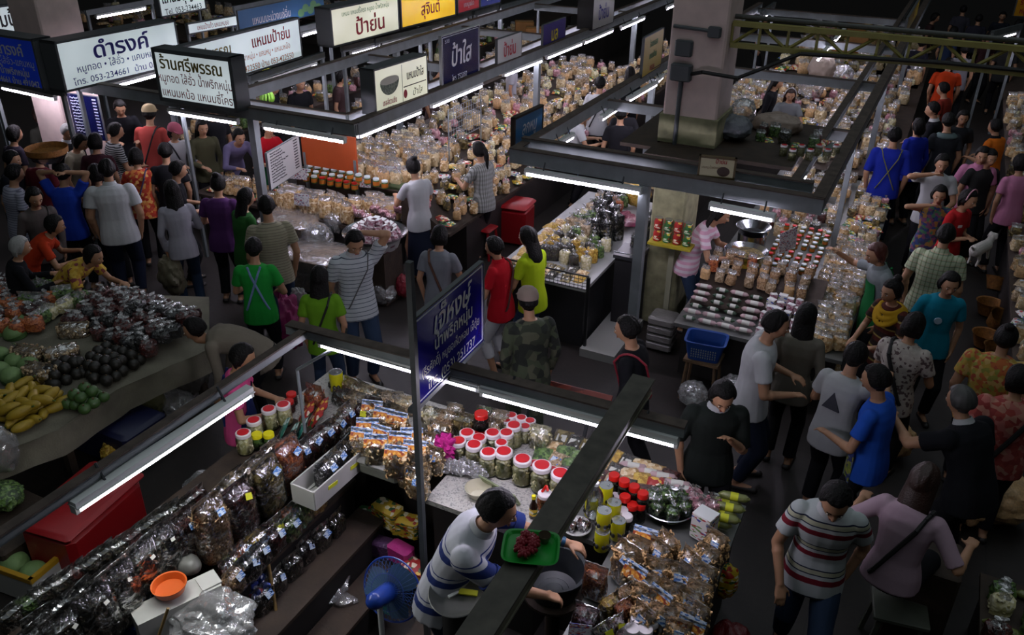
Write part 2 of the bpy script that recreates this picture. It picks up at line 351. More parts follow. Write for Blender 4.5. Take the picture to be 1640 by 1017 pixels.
def head_geo(mb, H, s, fem):
    "skull, jaw, brow, nose, lips, chin and ears; H maps head space (x right, y forward, z up) to the body"
    n, m = 32, 24; a = np.linspace(0, 2*math.pi, n, endpoint=False); rings = []
    for k in range(m+1):
        ph = math.pi*min(max(k/m, .03), .97); z = -math.cos(ph); r = math.sin(ph); x = r*np.cos(a); y = r*np.sin(a)
        lo = max(0, -z); w = 1-.30*lo**1.4; f = np.clip(y, 0, 1)
        X = x*.074*w; Y = y*.094*(1-.12*lo)+.004; Z = np.full(n, z*.118)
        face = np.exp(-(X/.045)**2)*(y > 0)
        Y = Y+f*(.010*math.exp(-((z+.78)/.16)**2))*np.exp(-(X/.026)**2)         # chin
        Y = Y+(y > 0)*.006*math.exp(-((z-.18)/.1)**2)*np.exp(-(X/.05)**4)        # brow
        Y = Y-(y > 0)*.010*math.exp(-((z+.0)/.11)**2)*(np.exp(-((np.abs(X)-.031)/.016)**2))  # sockets
        Y = Y-np.sign(z+2)*0+(y > 0)*.004*math.exp(-((z+.3)/.2)**2)*np.exp(-((np.abs(X)-.038)/.02)**2)
        rings.append(np.stack([X, Y, Z], 1) @ H[0].T*s+H[1])
    mb.loft(rings)
    P = lambda x, y, z: np.array((x, y, z)) @ H[0].T*s+H[1]
    mb.cyl(P(0, .090, .006), P(0, .108, -.030), .007*s, .0125*s, 8, round_=True)
    for q in (-1, 1):
        mb.sph(P(q*.011, .097, -.033), .009*s, 8, 6); mb.sph(P(q*.077, .0, -.008), np.array((.010, .018, .031))*s, 10, 6, r=H[0])
        mb.sph(P(q*.030, .083, -.002), .0125*s, 8, 6)
    mb.cyl(P(-.019, .088, -.060), P(.019, .088, -.060), .0065*s, .0065*s, 8, round_=True); mb.cyl(P(-.016, .087, -.070), P(.016, .087, -.070), .0075*s, .0075*s, 8, round_=True)
def hair_geo(style, H, s, seed, mb=None):
    "cap of hair over the skull, longer at the back and sides by style; returns a mesh builder"
    mb = MB(); n, m = 48, 30; a = np.linspace(0, 2*math.pi, n, endpoint=False)
    drop = {'short': 0., 'bob': .13, 'long': .42, 'verylong': .55, 'pony': 0., 'bun': 0., 'thin': 0.}.get(style, 0)
    R = []
    for k in range(m+1):
        ph = math.pi*min(max(k/m, .02), .98); z = -math.cos(ph); r = math.sin(ph); c, sn = np.cos(a), np.sin(a)
        x = r*c; y = r*sn
        line = .52 if style != 'thin' else .45                              # hairline on the forehead
        front = np.clip((sn-.1)/.5, 0, 1)
        up_ = {'short': -.30, 'thin': -.2}.get(style, -.55)
        low = up_+(line-up_)*front
        inside = 1/(1+np.exp(-(z-low)/.045))
        th = .019 if style not in ('thin',) else .010
        Rr = 1+(-.16+(.16+0)*inside); X = x*(.074+th*inside)*(.84+.16*inside); Y = y*(.094+th*inside)*(.84+.16*inside)-.006; Z = np.full(n, z*.118)+(.012*inside if z > 0 else 0)
        P = np.stack([X, Y, Z], 1)
        bump = wav(np.stack([np.cos(a)*3, np.sin(a)*3, np.full(n, z*.6)], 1), 5.1, seed)*.0055*inside
        P *= (1+bump[:, None]*8); R.append(P @ H[0].T*s+H[1])
    mb.loft(R)
    P = lambda x, y, z: np.array((x, y, z)) @ H[0].T*s+H[1]
    if drop:
        down = np.array((0, 0, -1.)); hy = H[0] @ np.array((0, 1., 0)); hx = H[0] @ np.array((1., 0, 0)); rs = []
        back = P(0, -.045, .03)
        for k in range(9):
            t = k/8; w = (.088+.012*math.sin(t*3))*(1-.25*max(0, t-.5)); th = .055*(1-.45*t)
            c = P(0, -.035-.030*min(1, t*2), .03)+down*t*drop*s+(np.array((0, -1., 0))*(.075*min(1, t*1.6)) if drop > .3 else 0)*s
            rr = []
            for q in np.linspace(-1.9, 1.9, 14):
                rr.append(c+hx*w*s*math.sin(q*.82)*1.05-hy*(math.cos(q*.82)*(th+.02)-.012)*s)
            for q in np.linspace(1.9, -1.9, 14)[1:-1]:
                rr.append(c+hx*(w*.82)*s*math.sin(q*.82)-hy*(math.cos(q*.82)*(th-.02)-.012)*s)
            rr = np.array(rr); rr += wav(rr*np.array((1, 1, .12)), 80, seed)[:, None]*np.array((.0035, .0035, 0)); rs.append(rr)
        mb.loft(rs)
    if style == 'pony':
        b = P(0, -.095, .03); pts = [b, P(0, -.14, .01), P(0, -.15, -.07), P(0, -.14, -.17), P(0.005, -.13, -.25)]; rr = [.018, .03, .032, .024, .008]
        for i in range(4): mb.cyl(pts[i], pts[i+1], rr[i]*s, rr[i+1]*s, 10, round_=True)
    if style == 'bun': mb.sph(P(0, -.07, .12), (.042*s, .042*s, .036*s), 14, 10); mb.sph(P(.02, -.085, .125), .025*s, 10, 8)
    return mb
def hand_geo(mb, w, d, nrm, s, side, curl=.5, spread=.25, vox=.009):
    "palm, four jointed fingers of different lengths and a thumb from the side of the palm; returns nothing"
    d = d/np.linalg.norm(d); nrm = nrm-(nrm @ d)*d; nrm /= np.linalg.norm(nrm); x = np.cross(d, nrm)*side
    fr = max(.0078, vox*.95)
    rs = []
    for t, wd, th in ((-.01, .024, .019), (.02, .032, .015), (.05, .040, .014), (.08, .039, .012), (.092, .030, .008)): rs.append(ring(w+d*t*s, x, nrm, wd*s, th*s, 12, 2.6))
    mb.loft(rs)
    for i, (ox, L) in enumerate(((.030, .066), (.011, .074), (-.009, .069), (-.028, .054))):
        b = w+d*(.082-.004*abs(i-1))*s+x*ox*s; dd = d+x*ox*spread*12*.25; dd /= np.linalg.norm(dd); p = b
        ang = .15
        for j, l in enumerate((.45, .31, .24)):
            ang += curl*(.55 if j else .45); u = dd*math.cos(ang)-nrm*math.sin(ang); q = p+u*L*l*s; r0 = fr*(1-.10*j)*s; mb.cyl(p, q, r0, r0*.93, 8, round_=True); p = q
    b = w+d*.022*s+x*.030*s; u = d*.62+x*.66-nrm*.25; u /= np.linalg.norm(u); q = b+u*.040*s; mb.cyl(b, q, fr*1.35*s, fr*1.1*s, 8, round_=True)
    u2 = d*.85+x*.30-nrm*(.25+.4*curl); u2 /= np.linalg.norm(u2); mb.cyl(q, q+u2*.034*s, fr*1.1*s, fr*.9*s, 8, round_=True)
NP = [0]
ARMS = dict(down=(.06, .02, -.97), front=(-.06, .52, -.55), work=(-.02, .62, -.42), fold=(-.22, .34, -.42), back=(.02, -.15, -.93), up=(.0, .18, .75), chest=(-.18, .34, -.2), reach=(0., .85, -.15), hold=(.02, .42, -.66), swing=(.05, .28, -.88), headtop=(-.2, .0, .52), face=(-.12, .36, .22))
def person(px, py, rel, label, h=1.62, fem=False, lean=8, top='short', shirt=None, legs='trousers', legm=None, hair='short', hairm=None, L='down', R='down', hp=15, hy=0, pose='stand',
           build=1., vox=.0095, skin=None, extras=(), xy=None, seat=.45, curl=.5, shadowz=None, zref=None, twist=0, z0=0., absol=False):
    """one standing, walking, leaning or sitting figure whose crown is seen at photo point (px, py)"""
    NP[0] += 1; seed = NP[0]; s = h/1.65; q0 = at(px, py, 1.5*s+z0) if xy is None else xy; head = math.radians(rel+(0 if absol else math.degrees(math.atan2(q0[0], q0[1])))); rs = random.Random(seed)
    ln = math.radians(lean); upz = np.array((0, 0, 1.)); fw = np.array((0, 1., 0)); rt = np.array((1., 0, 0))
    hipz = .86*s if pose != 'sit' else seat+.09*s
    if pose == 'crouch': hipz = .42*s
    hip = np.array((0, -math.sin(ln)*.10*s, hipz)) if pose != 'sit' else np.array((0, 0, hipz))
    # spine: t 0..1 from hip to neck base, bending forward
    SP = .56*s; N = 12; pts = [hip]; dirs = []
    for i in range(N+1):
        t = i/N; th = ln*min(1, .35+1.1*t) if lean > 25 else ln*t*1.2; dirs.append(np.array((0, math.sin(th), math.cos(th))))
        if i < N: pts.append(pts[-1]+dirs[-1]*SP/N)
    pts = np.array(pts); dirs = np.array(dirs)
    def sp(t):
        t = min(max(t, -.3), 1.0); i = int(max(0, min(N-1, t*N))); u = t*N-i; return pts[i]+(pts[i+1]-pts[i])*u, dirs[i]
    tw = math.radians(twist)
    def rx_(t): return np.array((math.cos(tw*t), math.sin(tw*t), 0))
    neck, nd_ = sp(1); hp_ = math.radians(hp*.65); hy_ = math.radians(hy)
    HR = rotm(rz=-hy_+tw) @ rotm(rx=-hp_); nk2 = neck+nd_*.055*s+fw*.012*s; hc = nk2+HR @ np.array((0, .018, .105))*s; HT = (HR, hc)
    crown = hc+HR @ np.array((0, -.02, .128))*s
    if xy is None:
        q = at(px, py, crown[2]+z0); c, sn = math.cos(-head), math.sin(-head); off = np.array((c*crown[0]-sn*crown[1], sn*crown[0]+c*crown[1])); loc = q-off
    else: loc = xy
    root = empty('person', (loc[0], loc[1], z0), -head); tag(root, label, 'person')
    # proportions
    W = build*(.93 if fem else 1.)
    sections = [(-.10, .145, .105), (0, .158, .112), (.12, .150, .105), (.30, .128 if fem else .140, .092), (.5, .140, .100), (.68, .158, .110), (.82, .165, .105), (.93, .135, .085), (1.0, .062, .058)]
    def torso(mb, grow=0, t0=-.10, flare=0., hem=None, narrow=1.):
        R_ = []
        for t, a, b in sections:
            if t < t0-.001: continue
            p, d = sp(t) if t >= 0 else (hip+upz*t*SP, upz); 
            ay = np.cross(upz*0+d, rx_(max(t, 0))); f_ = flare*max(0, (.5-t))
            R_.append(ring(p, rx_(max(t, 0)), ay, (a*W+grow+f_)*s*narrow, (b*W+grow+f_)*s, 18, 2.4))
        if hem is not None:
            d = -dirs[0] if pose != 'sit' else -upz; p = hip+d*hem; R_.insert(0, ring(p, rt, np.cross(-d, rt), (.160*W+grow+flare*.6)*s, (.118*W+grow+flare*.6)*s, 18, 2.4))
            R_ = [R_[0]]+[r for r in R_[1:]]
        mb.loft(R_)
    # joints
    J = {}
    for k, sd in (('L', -1), ('R', 1)):
        sh = sp(.86)[0]+rx_(1)*sd*.172*W*s; spec = L if k == 'L' else R; cu = curl
        AL = .53*s
        if not isinstance(spec, str) and spec[0] == 'px':
            w2 = at(spec[1], spec[2], spec[3])-np.array(loc); c_, s_ = math.cos(head), math.sin(head); T = np.array((c_*w2[0]-s_*w2[1], s_*w2[0]+c_*w2[1], spec[3]-z0))
        else: tg = ARMS[spec] if isinstance(spec, str) else spec; T = sh+np.array((sd*(tg[0]), tg[1], tg[2]))*AL
        hint = np.array((sd*.55, -.55, -.6)) if not (isinstance(spec, str) and spec in ('up', 'headtop', 'face')) else np.array((sd*1., .25, -.1))
        el, wr = ik(sh, T, .285*s, .25*s, hint); J[k] = (sh, el, wr)
    legsJ = {}
    st = {'stand': ((-.10, .02), (.10, -.02)), 'walk': ((-.09, .26), (.09, -.24)), 'wide': ((-.19, .05), (.17, -.02)), 'sit': ((-.13, .42), (.13, .40)), 'crouch': ((-.14, .12), (.14, .02))}[pose]
    for k, sd, ft in (('L', -1, st[0]), ('R', 1, st[1])):
        hj = hip+np.array((sd*.088*W, 0, -.03))*s; an = np.array((ft[0]*s+0, ft[1]*s+(0 if pose != 'sit' else .0), .075*s)); kn, an = ik(hj, an, .41*s, .395*s, np.array((sd*.12, 1., .0)))
        legsJ[k] = (hj, kn, an)
    vx = vox
    b = MB(); torso(b)
    b.cyl(neck-nd_*.05*s, nk2+nd_*.02*s, .056*s*(.9 if fem else 1), .050*s*(.9 if fem else 1), 12, round_=True); b.cyl(nk2, hc, .050*s, .052*s, 10, round_=True)
    head_geo(b, HT, s, fem)
    for k, sd in (('L', -1), ('R', 1)):
        sh, el, wr = J[k]; b.sph(sh-rx_(1)*sd*.01, .058*W*s, 12, 8); b.cyl(sh, el, .048*W*s, .037*W*s, 12, round_=True); b.cyl(el, wr, .038*W*s, .026*s, 12, round_=True)
        b.sph(el+(wr-el)*.22, (.040*W*s,)*3, 10, 8)
        d = wr-el; n_ = np.array((0, -.2, 1.)) if abs(d[2]) < .8*np.linalg.norm(d) else np.array((sd*1., .1, 0)); hand_geo(b, wr, d, n_, s, -sd, curl, vox=vx)
        hj, kn, an = legsJ[k]; b.cyl(hj, kn, .083*W*s, .056*W*s, 14, round_=True); b.cyl(kn, an, .054*W*s, .037*s, 12, round_=True); b.sph(kn+(an-kn)*.3+np.array((0, -.006, 0))*s, (.051*W*s,)*3, 10, 8)
        b.cyl(an+np.array((0, -.03, -.035))*s, an+np.array((sd*.02, .13, -.05))*s, .034*s, .026*s, 10, round_=True)
    me = remesh(b, vx, 2); me.materials.append(skin or SKIN); me.materials.append(LIP)
    try:
        co = vget(me); cen = np.array([co[list(p.vertices)].mean(0) for p in []]) if False else None
        nf = len(me.polygons); pc = np.empty(nf*3); me.polygons.foreach_get('center', pc); hq = (pc.reshape(-1, 3)-hc) @ HR/s
        lip = (np.abs(hq[:, 0]) < .021) & (np.abs(hq[:, 2]+.065) < .0105) & (hq[:, 1] > .075); idx = np.zeros(nf, int); idx[lip] = 1; me.polygons.foreach_set('material_index', idx)
    except Exception: pass
    body = link('body', me, root)
    P = lambda x, y, z: HR @ np.array((x, y, z))*s+hc
    if vox < .02:
        ey = MB()
        for q in (-1, 1):
            ey.sph(P(q*.030, .0872, -.002), np.array((.0125, .0075, .0045))*s, 10, 6, r=HR, mi=0); ey.sph(P(q*.030, .0915, -.002), np.array((.006, .005, .0058))*s, 8, 6, r=HR, mi=1)
            ey.cyl(P(q*.016, .099, .019), P(q*.045, .088, .021), .0032*s, .0024*s, 6, mi=1)
        ey.build('eyes', [EYEW, IRIS], body)
    if hair:
        hm = remesh(hair_geo(hair, HT, s, seed), .008, 1, 'hair'); hm.materials.append(hairm or HAIRM); link('hair', hm, root)
    # garments
    def wrinkle(me, amp, k=26, seed_=0):
        co = vget(me); nr = vnor(me); co += nr*(wav(co*np.array((1, 1, .55)), k, seed+seed_, 8)*amp)[:, None]; vset(me, co)
    sleeve = {'short': .62, 'long': 9, 'none': 0, 'cap': .30, 'half': .92}.get(top, 0)
    if shirt is not None:
        g = MB(); torso(g, .014, 0, hem=.11*s if not (pose == 'sit') else .05*s, flare=.03)
        for k, sd in (('L', -1), ('R', 1)):
            sh, el, wr = J[k]; g.sph(sh-rx_(1)*sd*.012, .069*W*s, 12, 8)
            if 0 < sleeve < 5:
                e = sh+(el-sh)*min(1, sleeve); g.cyl(sh, e, .060*W*s, (.058 if sleeve < .9 else .05)*W*s+.006, 14)
            elif sleeve > 5: g.cyl(sh, el, .058*W*s, .048*W*s, 14, round_=True); g.cyl(el, wr-(wr-el)*.06, .048*W*s, .034*s, 12)
        sm = remesh(g, max(.0105, vox*1.15), 2, 'shirt'); wrinkle(sm, .0045); sm.materials.append(shirt); link('shirt', sm, root)
    legm = legm or BLK
    g = MB()
    if legs in ('trousers', 'shorts', 'capri'):
        R_ = [ring(hip+upz*t*s, rt, fw, a*W*s, bb*W*s, 18, 2.4) for t, a, bb in ((-.09, .150, .112), (0, .170, .124), (.09, .158, .114))]; g.loft(R_)
        for k in 'LR':
            hj, kn, an = legsJ[k]; g.cyl(hj, kn, .096*W*s, .073*W*s, 14, round_=True); f_ = {'trousers': .93, 'capri': .55, 'shorts': -.1}[legs]
            if f_ > 0: g.cyl(kn, kn+(an-kn)*f_, .073*W*s, .060*s, 14)
    else:
        Ls = {'skirt': .40, 'longskirt': .74}[legs]*s; fr_ = fw*(.22*s if pose == 'sit' else 0)
        g.loft([ring(hip+upz*t+fr_*(0 if t > -.1 else 1), rt, fw, a*W*s, bb*W*s, 20, 2.2) for t, a, bb in ((-Ls, .21, .19), (-Ls*.5, .195, .165), (-.05*s, .172, .128), (.08*s, .155, .112))])
    tm = remesh(g, max(.012, vox*1.2), 2, legs); wrinkle(tm, .005, 20, 5); tm.materials.append(legm)
    link({'longskirt': 'skirt', 'capri': 'trousers'}.get(legs, legs), tm, root)
    for k, sd in (('L', -1), ('R', 1)):
        an = legsJ[k][2]; m = MB(); a0 = an+np.array((0, -.045, -.055))*s; a1 = an+np.array((sd*.025, .16, -.058))*s
        m.cyl(a0, a1, .040*s, .034*s, 12, round_=True); v = np.concatenate(m.v); v[:, 2] = np.maximum(v[:, 2]*.9, .002); m.v = [v]; m.build('shoe', SHOEM, root)
    ctx = dict(root=root, body=body, P=P, HR=HR, hc=hc, s=s, J=J, sp=sp, hip=hip, neck=neck, W=W, rx=rx_, upz=upz, legsJ=legsJ, seed=seed)
    for ex in extras:
        if callable(ex): ex(ctx)
    return ctx
def strap(color, side=1, r=.012, name='shoulder_strap'):
    "band across the body from one shoulder to the opposite hip, in front and behind"
    def f(c):
        s, W = c['s'], c['W']; m = MB(); pts = []
        for k in range(25):
            a = k/24*2*math.pi; t = .47+.47*math.cos(a); x = side*.11*W*math.cos(a)*s*1.1; p, d = c['sp'](t); wd = .127*W*s+.018*s
            ay = np.cross(d, np.array((1., 0, 0))); yy = math.sin(a); pts.append(p+np.array((1., 0, 0))*x+ay*wd*(1 if yy > 0 else -1)*min(1, abs(yy)*1.8)*(.95 if t < .85 else .6)+d*(.03*s if t > .85 else 0))
        for a, b in zip(pts[:-1], pts[1:]): m.cyl(a, b, r*s, r*s, 6, round_=False)
        m.build(name, mat('strap_'+color, color, .7), c['root'])
    return f
def apron(color, cross=True, front=True, m_=None, lace=None):
    "apron: bib and skirt curved round the front of the body, straps crossed behind"
    def f(c):
        s, W = c['s'], c['W']; mt = m_ or cloth(color); m = MB(); rows = []
        for t in (-.55, -.25, 0, .2, .4, .6, .74):
            p, d = c['sp'](t) if t >= 0 else (c['hip']+np.array((0, 0, t*.56*s)), np.array((0, 0, 1.))); ay = np.cross(d, np.array((1., 0, 0)))
            span = 1.15 if t < .35 else .62; a = np.linspace(-span, span, 13); g = .030+(.02 if t < .3 else 0)
            rows.append([p+np.array((1., 0, 0))*math.sin(q)*(.155*W+g)*s+ay*math.cos(q)*(.108*W+g)*s for q in a])
        rows = np.array(rows); K = rows.shape[0]; v = rows.reshape(-1, 3); inn = v-np.array((0, .006, 0))
        fc = []
        for i in range(K-1):
            for j in range(12): q = i*13+j; fc.append((q, q+1, q+14, q+13)); o = K*13; fc.append((o+q+13, o+q+14, o+q+1, o+q))
        m.add(np.concatenate([v, inn]), fc); m.build('apron', mt, c['root'])
        if cross:
            k = MB(); lm = cloth(lace or color)
            for sd in (-1, 1):
                pts = []
                for t in np.linspace(.98, .12, 12):
                    p, d = c['sp'](t); u = (.98-t)/.86; x = sd*(.07-.19*u)*W*s; ay = np.cross(d, np.array((1., 0, 0))); pts.append(p+np.array((1., 0, 0))*x-ay*(.125*W if t < .85 else .095)*s*(1-.28*abs(x/(.13*s))**3))
                for a, b in zip(pts[:-1], pts[1:]): k.cyl(a, b, .013*s, .013*s, 6)
            k.build('apron_strap', lm, c['root'])
    return f
def cap(color, brim=True, m_=None):
    def f(c):
        P, s, HR = c['P'], c['s'], c['HR']; m = MB(); m.loft([ring(P(0, -.005, z), HR @ np.array((1., 0, 0)), HR @ np.array((0, 1., 0)), rx*s, ry*s, 20, 2) for z, rx, ry in ((.035, .097, .118), (.07, .098, .118), (.11, .085, .10), (.138, .055, .065), (.147, .012, .014))])
        mm = m_ or cloth(color); o = m.build('cap', mm, c['root'])
        if brim:
            k = MB(); k.loft([ring(P(0, .10, .052)+HR @ np.array((0, dy, dz))*s, HR @ np.array((1., 0, 0)), HR @ np.array((0, 1., -.25)), rx*s, .075*s, 16, 2) for dy, dz, rx in ((0, -.004, .080), (0, .004, .080))]); k.build('brim', mm, o)
    return f
def band(color):
    def f(c):
        P, s = c['P'], c['s']; m = MB(); pts = [P(math.cos(a)*.098, .03-.01*math.sin(a), .01+math.sin(a)*.132) for a in np.linspace(.1, math.pi-.1, 12)]; m.path(pts, .008*s, 6); m.build('headband', mat('band_'+color, color, .5), c['root'])
    return f
def collar(m_):
    def f(c):
        s = c['s']; p, d = c['sp'](.985); ay = np.cross(d, np.array((1., 0, 0))); m = MB(); X = np.array((1., 0, 0))
        m.loft([ring(p+d*z*s, X, ay, r*s, r*s*.95, 16, 2) for z, r in ((-.015, .088), (.02, .076), (.045, .066), (.046, .060), (.0, .068))]); m.build('collar', m_, c['root'])
    return f
def scarf(m_):
    def f(c):
        s = c['s']; p, d = c['sp'](.97); m = MB()
        for k in range(3):
            m.path([p+np.array((math.cos(a)*(.105+.02*k), math.sin(a)*(.095+.015*k), -.015*k-.05*max(0, math.sin(a))*(k+1)))*s for a in np.linspace(0, 2*math.pi, 17)], .024*s, 8)
        me = remesh(m, .011, 2, 'scarf'); me.materials.append(m_); link('scarf', me, c['root'])
    return f
def patch(text_or_shape, pos, size, color, back=True):
    "small printed mark lying on the shirt"
    def f(c):
        s, W = c['s'], c['W']; t, x = pos; p, d = c['sp'](t); X = np.array((1., 0, 0)); ay = np.cross(d, X); sg = -1 if back else 1; m = MB(); cc = p+X*x*s+ay*sg*(.120*W+.012)*s
        if text_or_shape == 'tri': pl = [(-.5, -.5), (.5, -.5), (0, .5)]
        elif text_or_shape == 'disc': pl = [(.5*math.cos(a), .5*math.sin(a)) for a in np.linspace(0, 6.28, 13)[:-1]]
        else: pl = [(-.5, -.3), (.5, -.3), (.5, .3), (-.5, .3)]
        top_ = [cc+X*a*size-ay*sg*abs(x*s+a*size)**2*1.6+d*b_*size for a, b_ in pl]; n_ = len(pl)
        bot = [q-ay*sg*.03 for q in top_]; m.loft([bot, top_]); m.build('print', mat('print_'+color, color, .8), c['root'])
    return f
# ---------------------------------------------------------------- goods: every kind is a root mesh with the meshes of its parts
TAN = vmat('crackling', ['d8b888', 'b8935c', 'e8d4ac', 'a07a4a', 'ccaa74'], 45, .6, .4); PUFF = vmat('puffs', ['d4bc8c', 'e6d6b0', 'b89c6c', 'cab488'], 50, .7, .4)
RING = mat('fried_rings', 'd0a874', .55, noise=(60, .25)); DARKC = vmat('dark_herbs', ['1d1a15', '2a2a1c', '342416', '161616', '3a3826'], 70, .6, .5)
SHRED = vmat('brown_shreds', ['a07c54', 'b89468', '846242', 'c4a47c'], 90, .7, .6); REDB = vmat('dried_chillies', ['3a1412', '55201a', '2a0e10', '4a1a14'], 60, .4, .5)
ORNG = vmat('orange_shrimp', ['a8542c', 'c47038', '8a3e20', 'b8683a'], 80, .6, .5); YEL = vmat('yellow_noodle', ['c09a34', 'd4b44a', 'a47c22'], 60, .6, .4)
GRN = vmat('green_leaves', ['3e5a26', '587a34', '2a3f1c', '6c8a48'], 50, .6, .5); WHT = vmat('pickled_garlic', ['e4dab0', 'd4ca9c', 'f0e8cc', 'c8be88'], 55, .5, .4)
PNK = vmat('pink_sausage', ['c88f98', 'b87884', 'd8a8ac'], 40, .5, .2); BLKB = vmat('black_beans', ['141414', '232220', '1a1a20'], 80, .3, .4); ALM = vmat('pale_nuts', ['a89070', 'c4ae8c', '8c7452'], 70, .6, .5)
OLV = vmat('olive_mushroom', ['5a4c22', '7a6a34', '42381a', '8a7a48'], 40, .6, .5)
def one(name, m1, gloss=.35):
    "wrapped contents seen as one glossy, crinkled surface: colour of the contents, coat of the film"
    m = m1.copy(); m.name = name; nt = m.node_tree; b = nt.nodes['Principled BSDF']; b.inputs['Coat Weight'].default_value = 1.; b.inputs['Coat Roughness'].default_value = .16
    tc = nd(nt, 'ShaderNodeTexCoord'); t = nd(nt, 'ShaderNodeTexNoise', Scale=22., Detail=3., Distortion=1.8); nt.links.new(tc.outputs['Object'], t.inputs['Vector'])
    bn = nd(nt, 'ShaderNodeBump', Strength=1., Distance=.03); nt.links.new(t.outputs['Fac'], bn.inputs['Height']); nt.links.new(bn.outputs[0], b.inputs['Coat Normal']); return m
CM = dict(tan=TAN, puff=PUFF, ring=RING, dark=DARKC, shred=SHRED, red=REDB, orange=ORNG, yellow=YEL, green=GRN, white=WHT, pink=PNK, black=BLKB, nut=ALM, olive=OLV)
CW = {k: one('wrapped_'+k, v) for k, v in CM.items()}
STICK = mat('blue_white_sticker', 'b8c8d8', .5); PAPER = mat('white_paper', 'cfcfc6', .8); YSTICK = mat('yellow_sticker', 'c8cc2a', .6)
def printed(name, base, inks, sc=(14, 60), thr=.5):
    "sheet with rows of printed marks"
    if name in MATS: return MATS[name]
    m = bpy.data.materials.new(name); m.use_nodes = True; nt = m.node_tree; b = nt.nodes['Principled BSDF']
    tc = nd(nt, 'ShaderNodeTexCoord'); mp = nd(nt, 'ShaderNodeMapping'); mp.inputs['Scale'].default_value = (sc[0], sc[0], sc[1]); nt.links.new(tc.outputs['Object'], mp.inputs[0])
    t = nd(nt, 'ShaderNodeTexVoronoi', Scale=1.); nt.links.new(mp.outputs[0], t.inputs['Vector']); s = nd(nt, 'ShaderNodeSeparateColor'); nt.links.new(t.outputs['Color'], s.inputs[0])
    r = nd(nt, 'ShaderNodeValToRGB'); cr = r.color_ramp; cr.interpolation = 'CONSTANT'; cr.elements[0].color = srgb(base); cr.elements[1].position = thr; cr.elements[1].color = srgb(inks[0])
    for i, c in enumerate(inks[1:]): e = cr.elements.new(thr+(1-thr)*(i+1)/len(inks)); e.color = srgb(c)
    nt.links.new(s.outputs[0], r.inputs[0]); nt.links.new(r.outputs[0], b.inputs['Base Color']); b.inputs['Roughness'].default_value = .5; MATS[name] = m; return m
CARDP = printed('orange_header_card', 'c07828', ['d8a040', '8a3a20', 'e0c8a0'], (50, 50), .4); BLUEP = printed('blue_print_label', 'c4d2e0', ['3a6ab0', '5a8ac8'], (60, 160), .62)
GREENP = printed('green_printed_packet', '2f6a34', ['d8e0c8', 'e0d040', 'b03028'], (30, 60), .6); REDP = printed('red_printed_packet', 'a82420', ['e8d8c0', 'e0b040', '3a5a28'], (30, 50), .6)
YELP = printed('yellow_printed_packet', 'c8a828', ['a83020', 'e8e0c0', '2a5a30'], (30, 60), .6); PKB = printed('pink_printed_box', 'c8a8ae', ['8a3a56', 'a86a80', 'e8dce0'], (40, 120), .5); WHP = printed('white_printed_pack', 'd4d2cc', ['b03a3a', '3a4aa0', '6a8a4a'], (30, 80), .66)
TEALP = printed('teal_packet', '2a7a6c', ['1a4a44', 'b8d0c8'], (20, 60), .7); BLUP = printed('blue_printed_packet', '2a4a8a', ['c8d0e0', 'c04030'], (30, 60), .6)
def pouch_rings(w, d, h, flap, seed, tied=False, crumple=.007, n=28, gusset=True, top=.90):
    R = []; zs = [0, .02, .10, .25, .45, .65, .80, top]
    pw = [.90, .97, 1.0, 1.02, 1.02, 1.0, .97, .88]
    for i, (z, k) in enumerate(zip(zs, pw)):
        R.append(ring(np.array((0, 0, z*h)), np.array((1., 0, 0)), np.array((0, 1., 0)), w/2*k, d/2*k*(1 if i < 6 else .8), n, 3.2))
    if tied:
        R[-1] = ring(np.array((0, 0, .88*h)), np.array((1., 0, 0)), np.array((0, 1., 0)), w*.30, d*.30, n, 2)
        R.append(ring(np.array((0, 0, h)), np.array((1., 0, 0)), np.array((0, 1., 0)), w*.07, d*.07, n, 2)); R.append(ring(np.array((0, 0, h+.35*flap)), np.array((1., 0, 0)), np.array((0, 1., 0)), w*.06, d*.06, n, 2)); R.append(ring(np.array((0, 0, h+flap)), np.array((1., 0, 0)), np.array((0, 1., 0)), w*.30, d*.16, n, 2))
    else:
        R.append(ring(np.array((0, 0, h)), np.array((1., 0, 0)), np.array((0, 1., 0)), w/2*.98, d*.10, n, 2)); R.append(ring(np.array((0, 0, h+flap*.5)), np.array((1., 0, 0)), np.array((0, 1., 0)), w/2, .004, n, 2)); R.append(ring(np.array((0, 0, h+flap)), np.array((1., 0, 0)), np.array((0, 1., 0)), w/2*1.0, .002, n, 2))
    out = []
    for i, r in enumerate(R):
        a = np.arctan2(r[:, 1], r[:, 0]); q = np.stack([np.cos(a)*2.2, np.sin(a)*2.2, np.full(len(a), r[0, 2]/h*4)], 1)
        dn = wav(q, 3.2, seed, 7)*crumple*(1 if i < 8 else 1.3); dirn = np.stack([np.cos(a), np.sin(a), np.zeros(len(a))], 1); out.append(r+dirn*dn[:, None]*(1 if i else .3)+np.array((0, 0, 1.))*(wav(q, 5, seed+9)*crumple*.5)[:, None]*(i > 0))
    return out
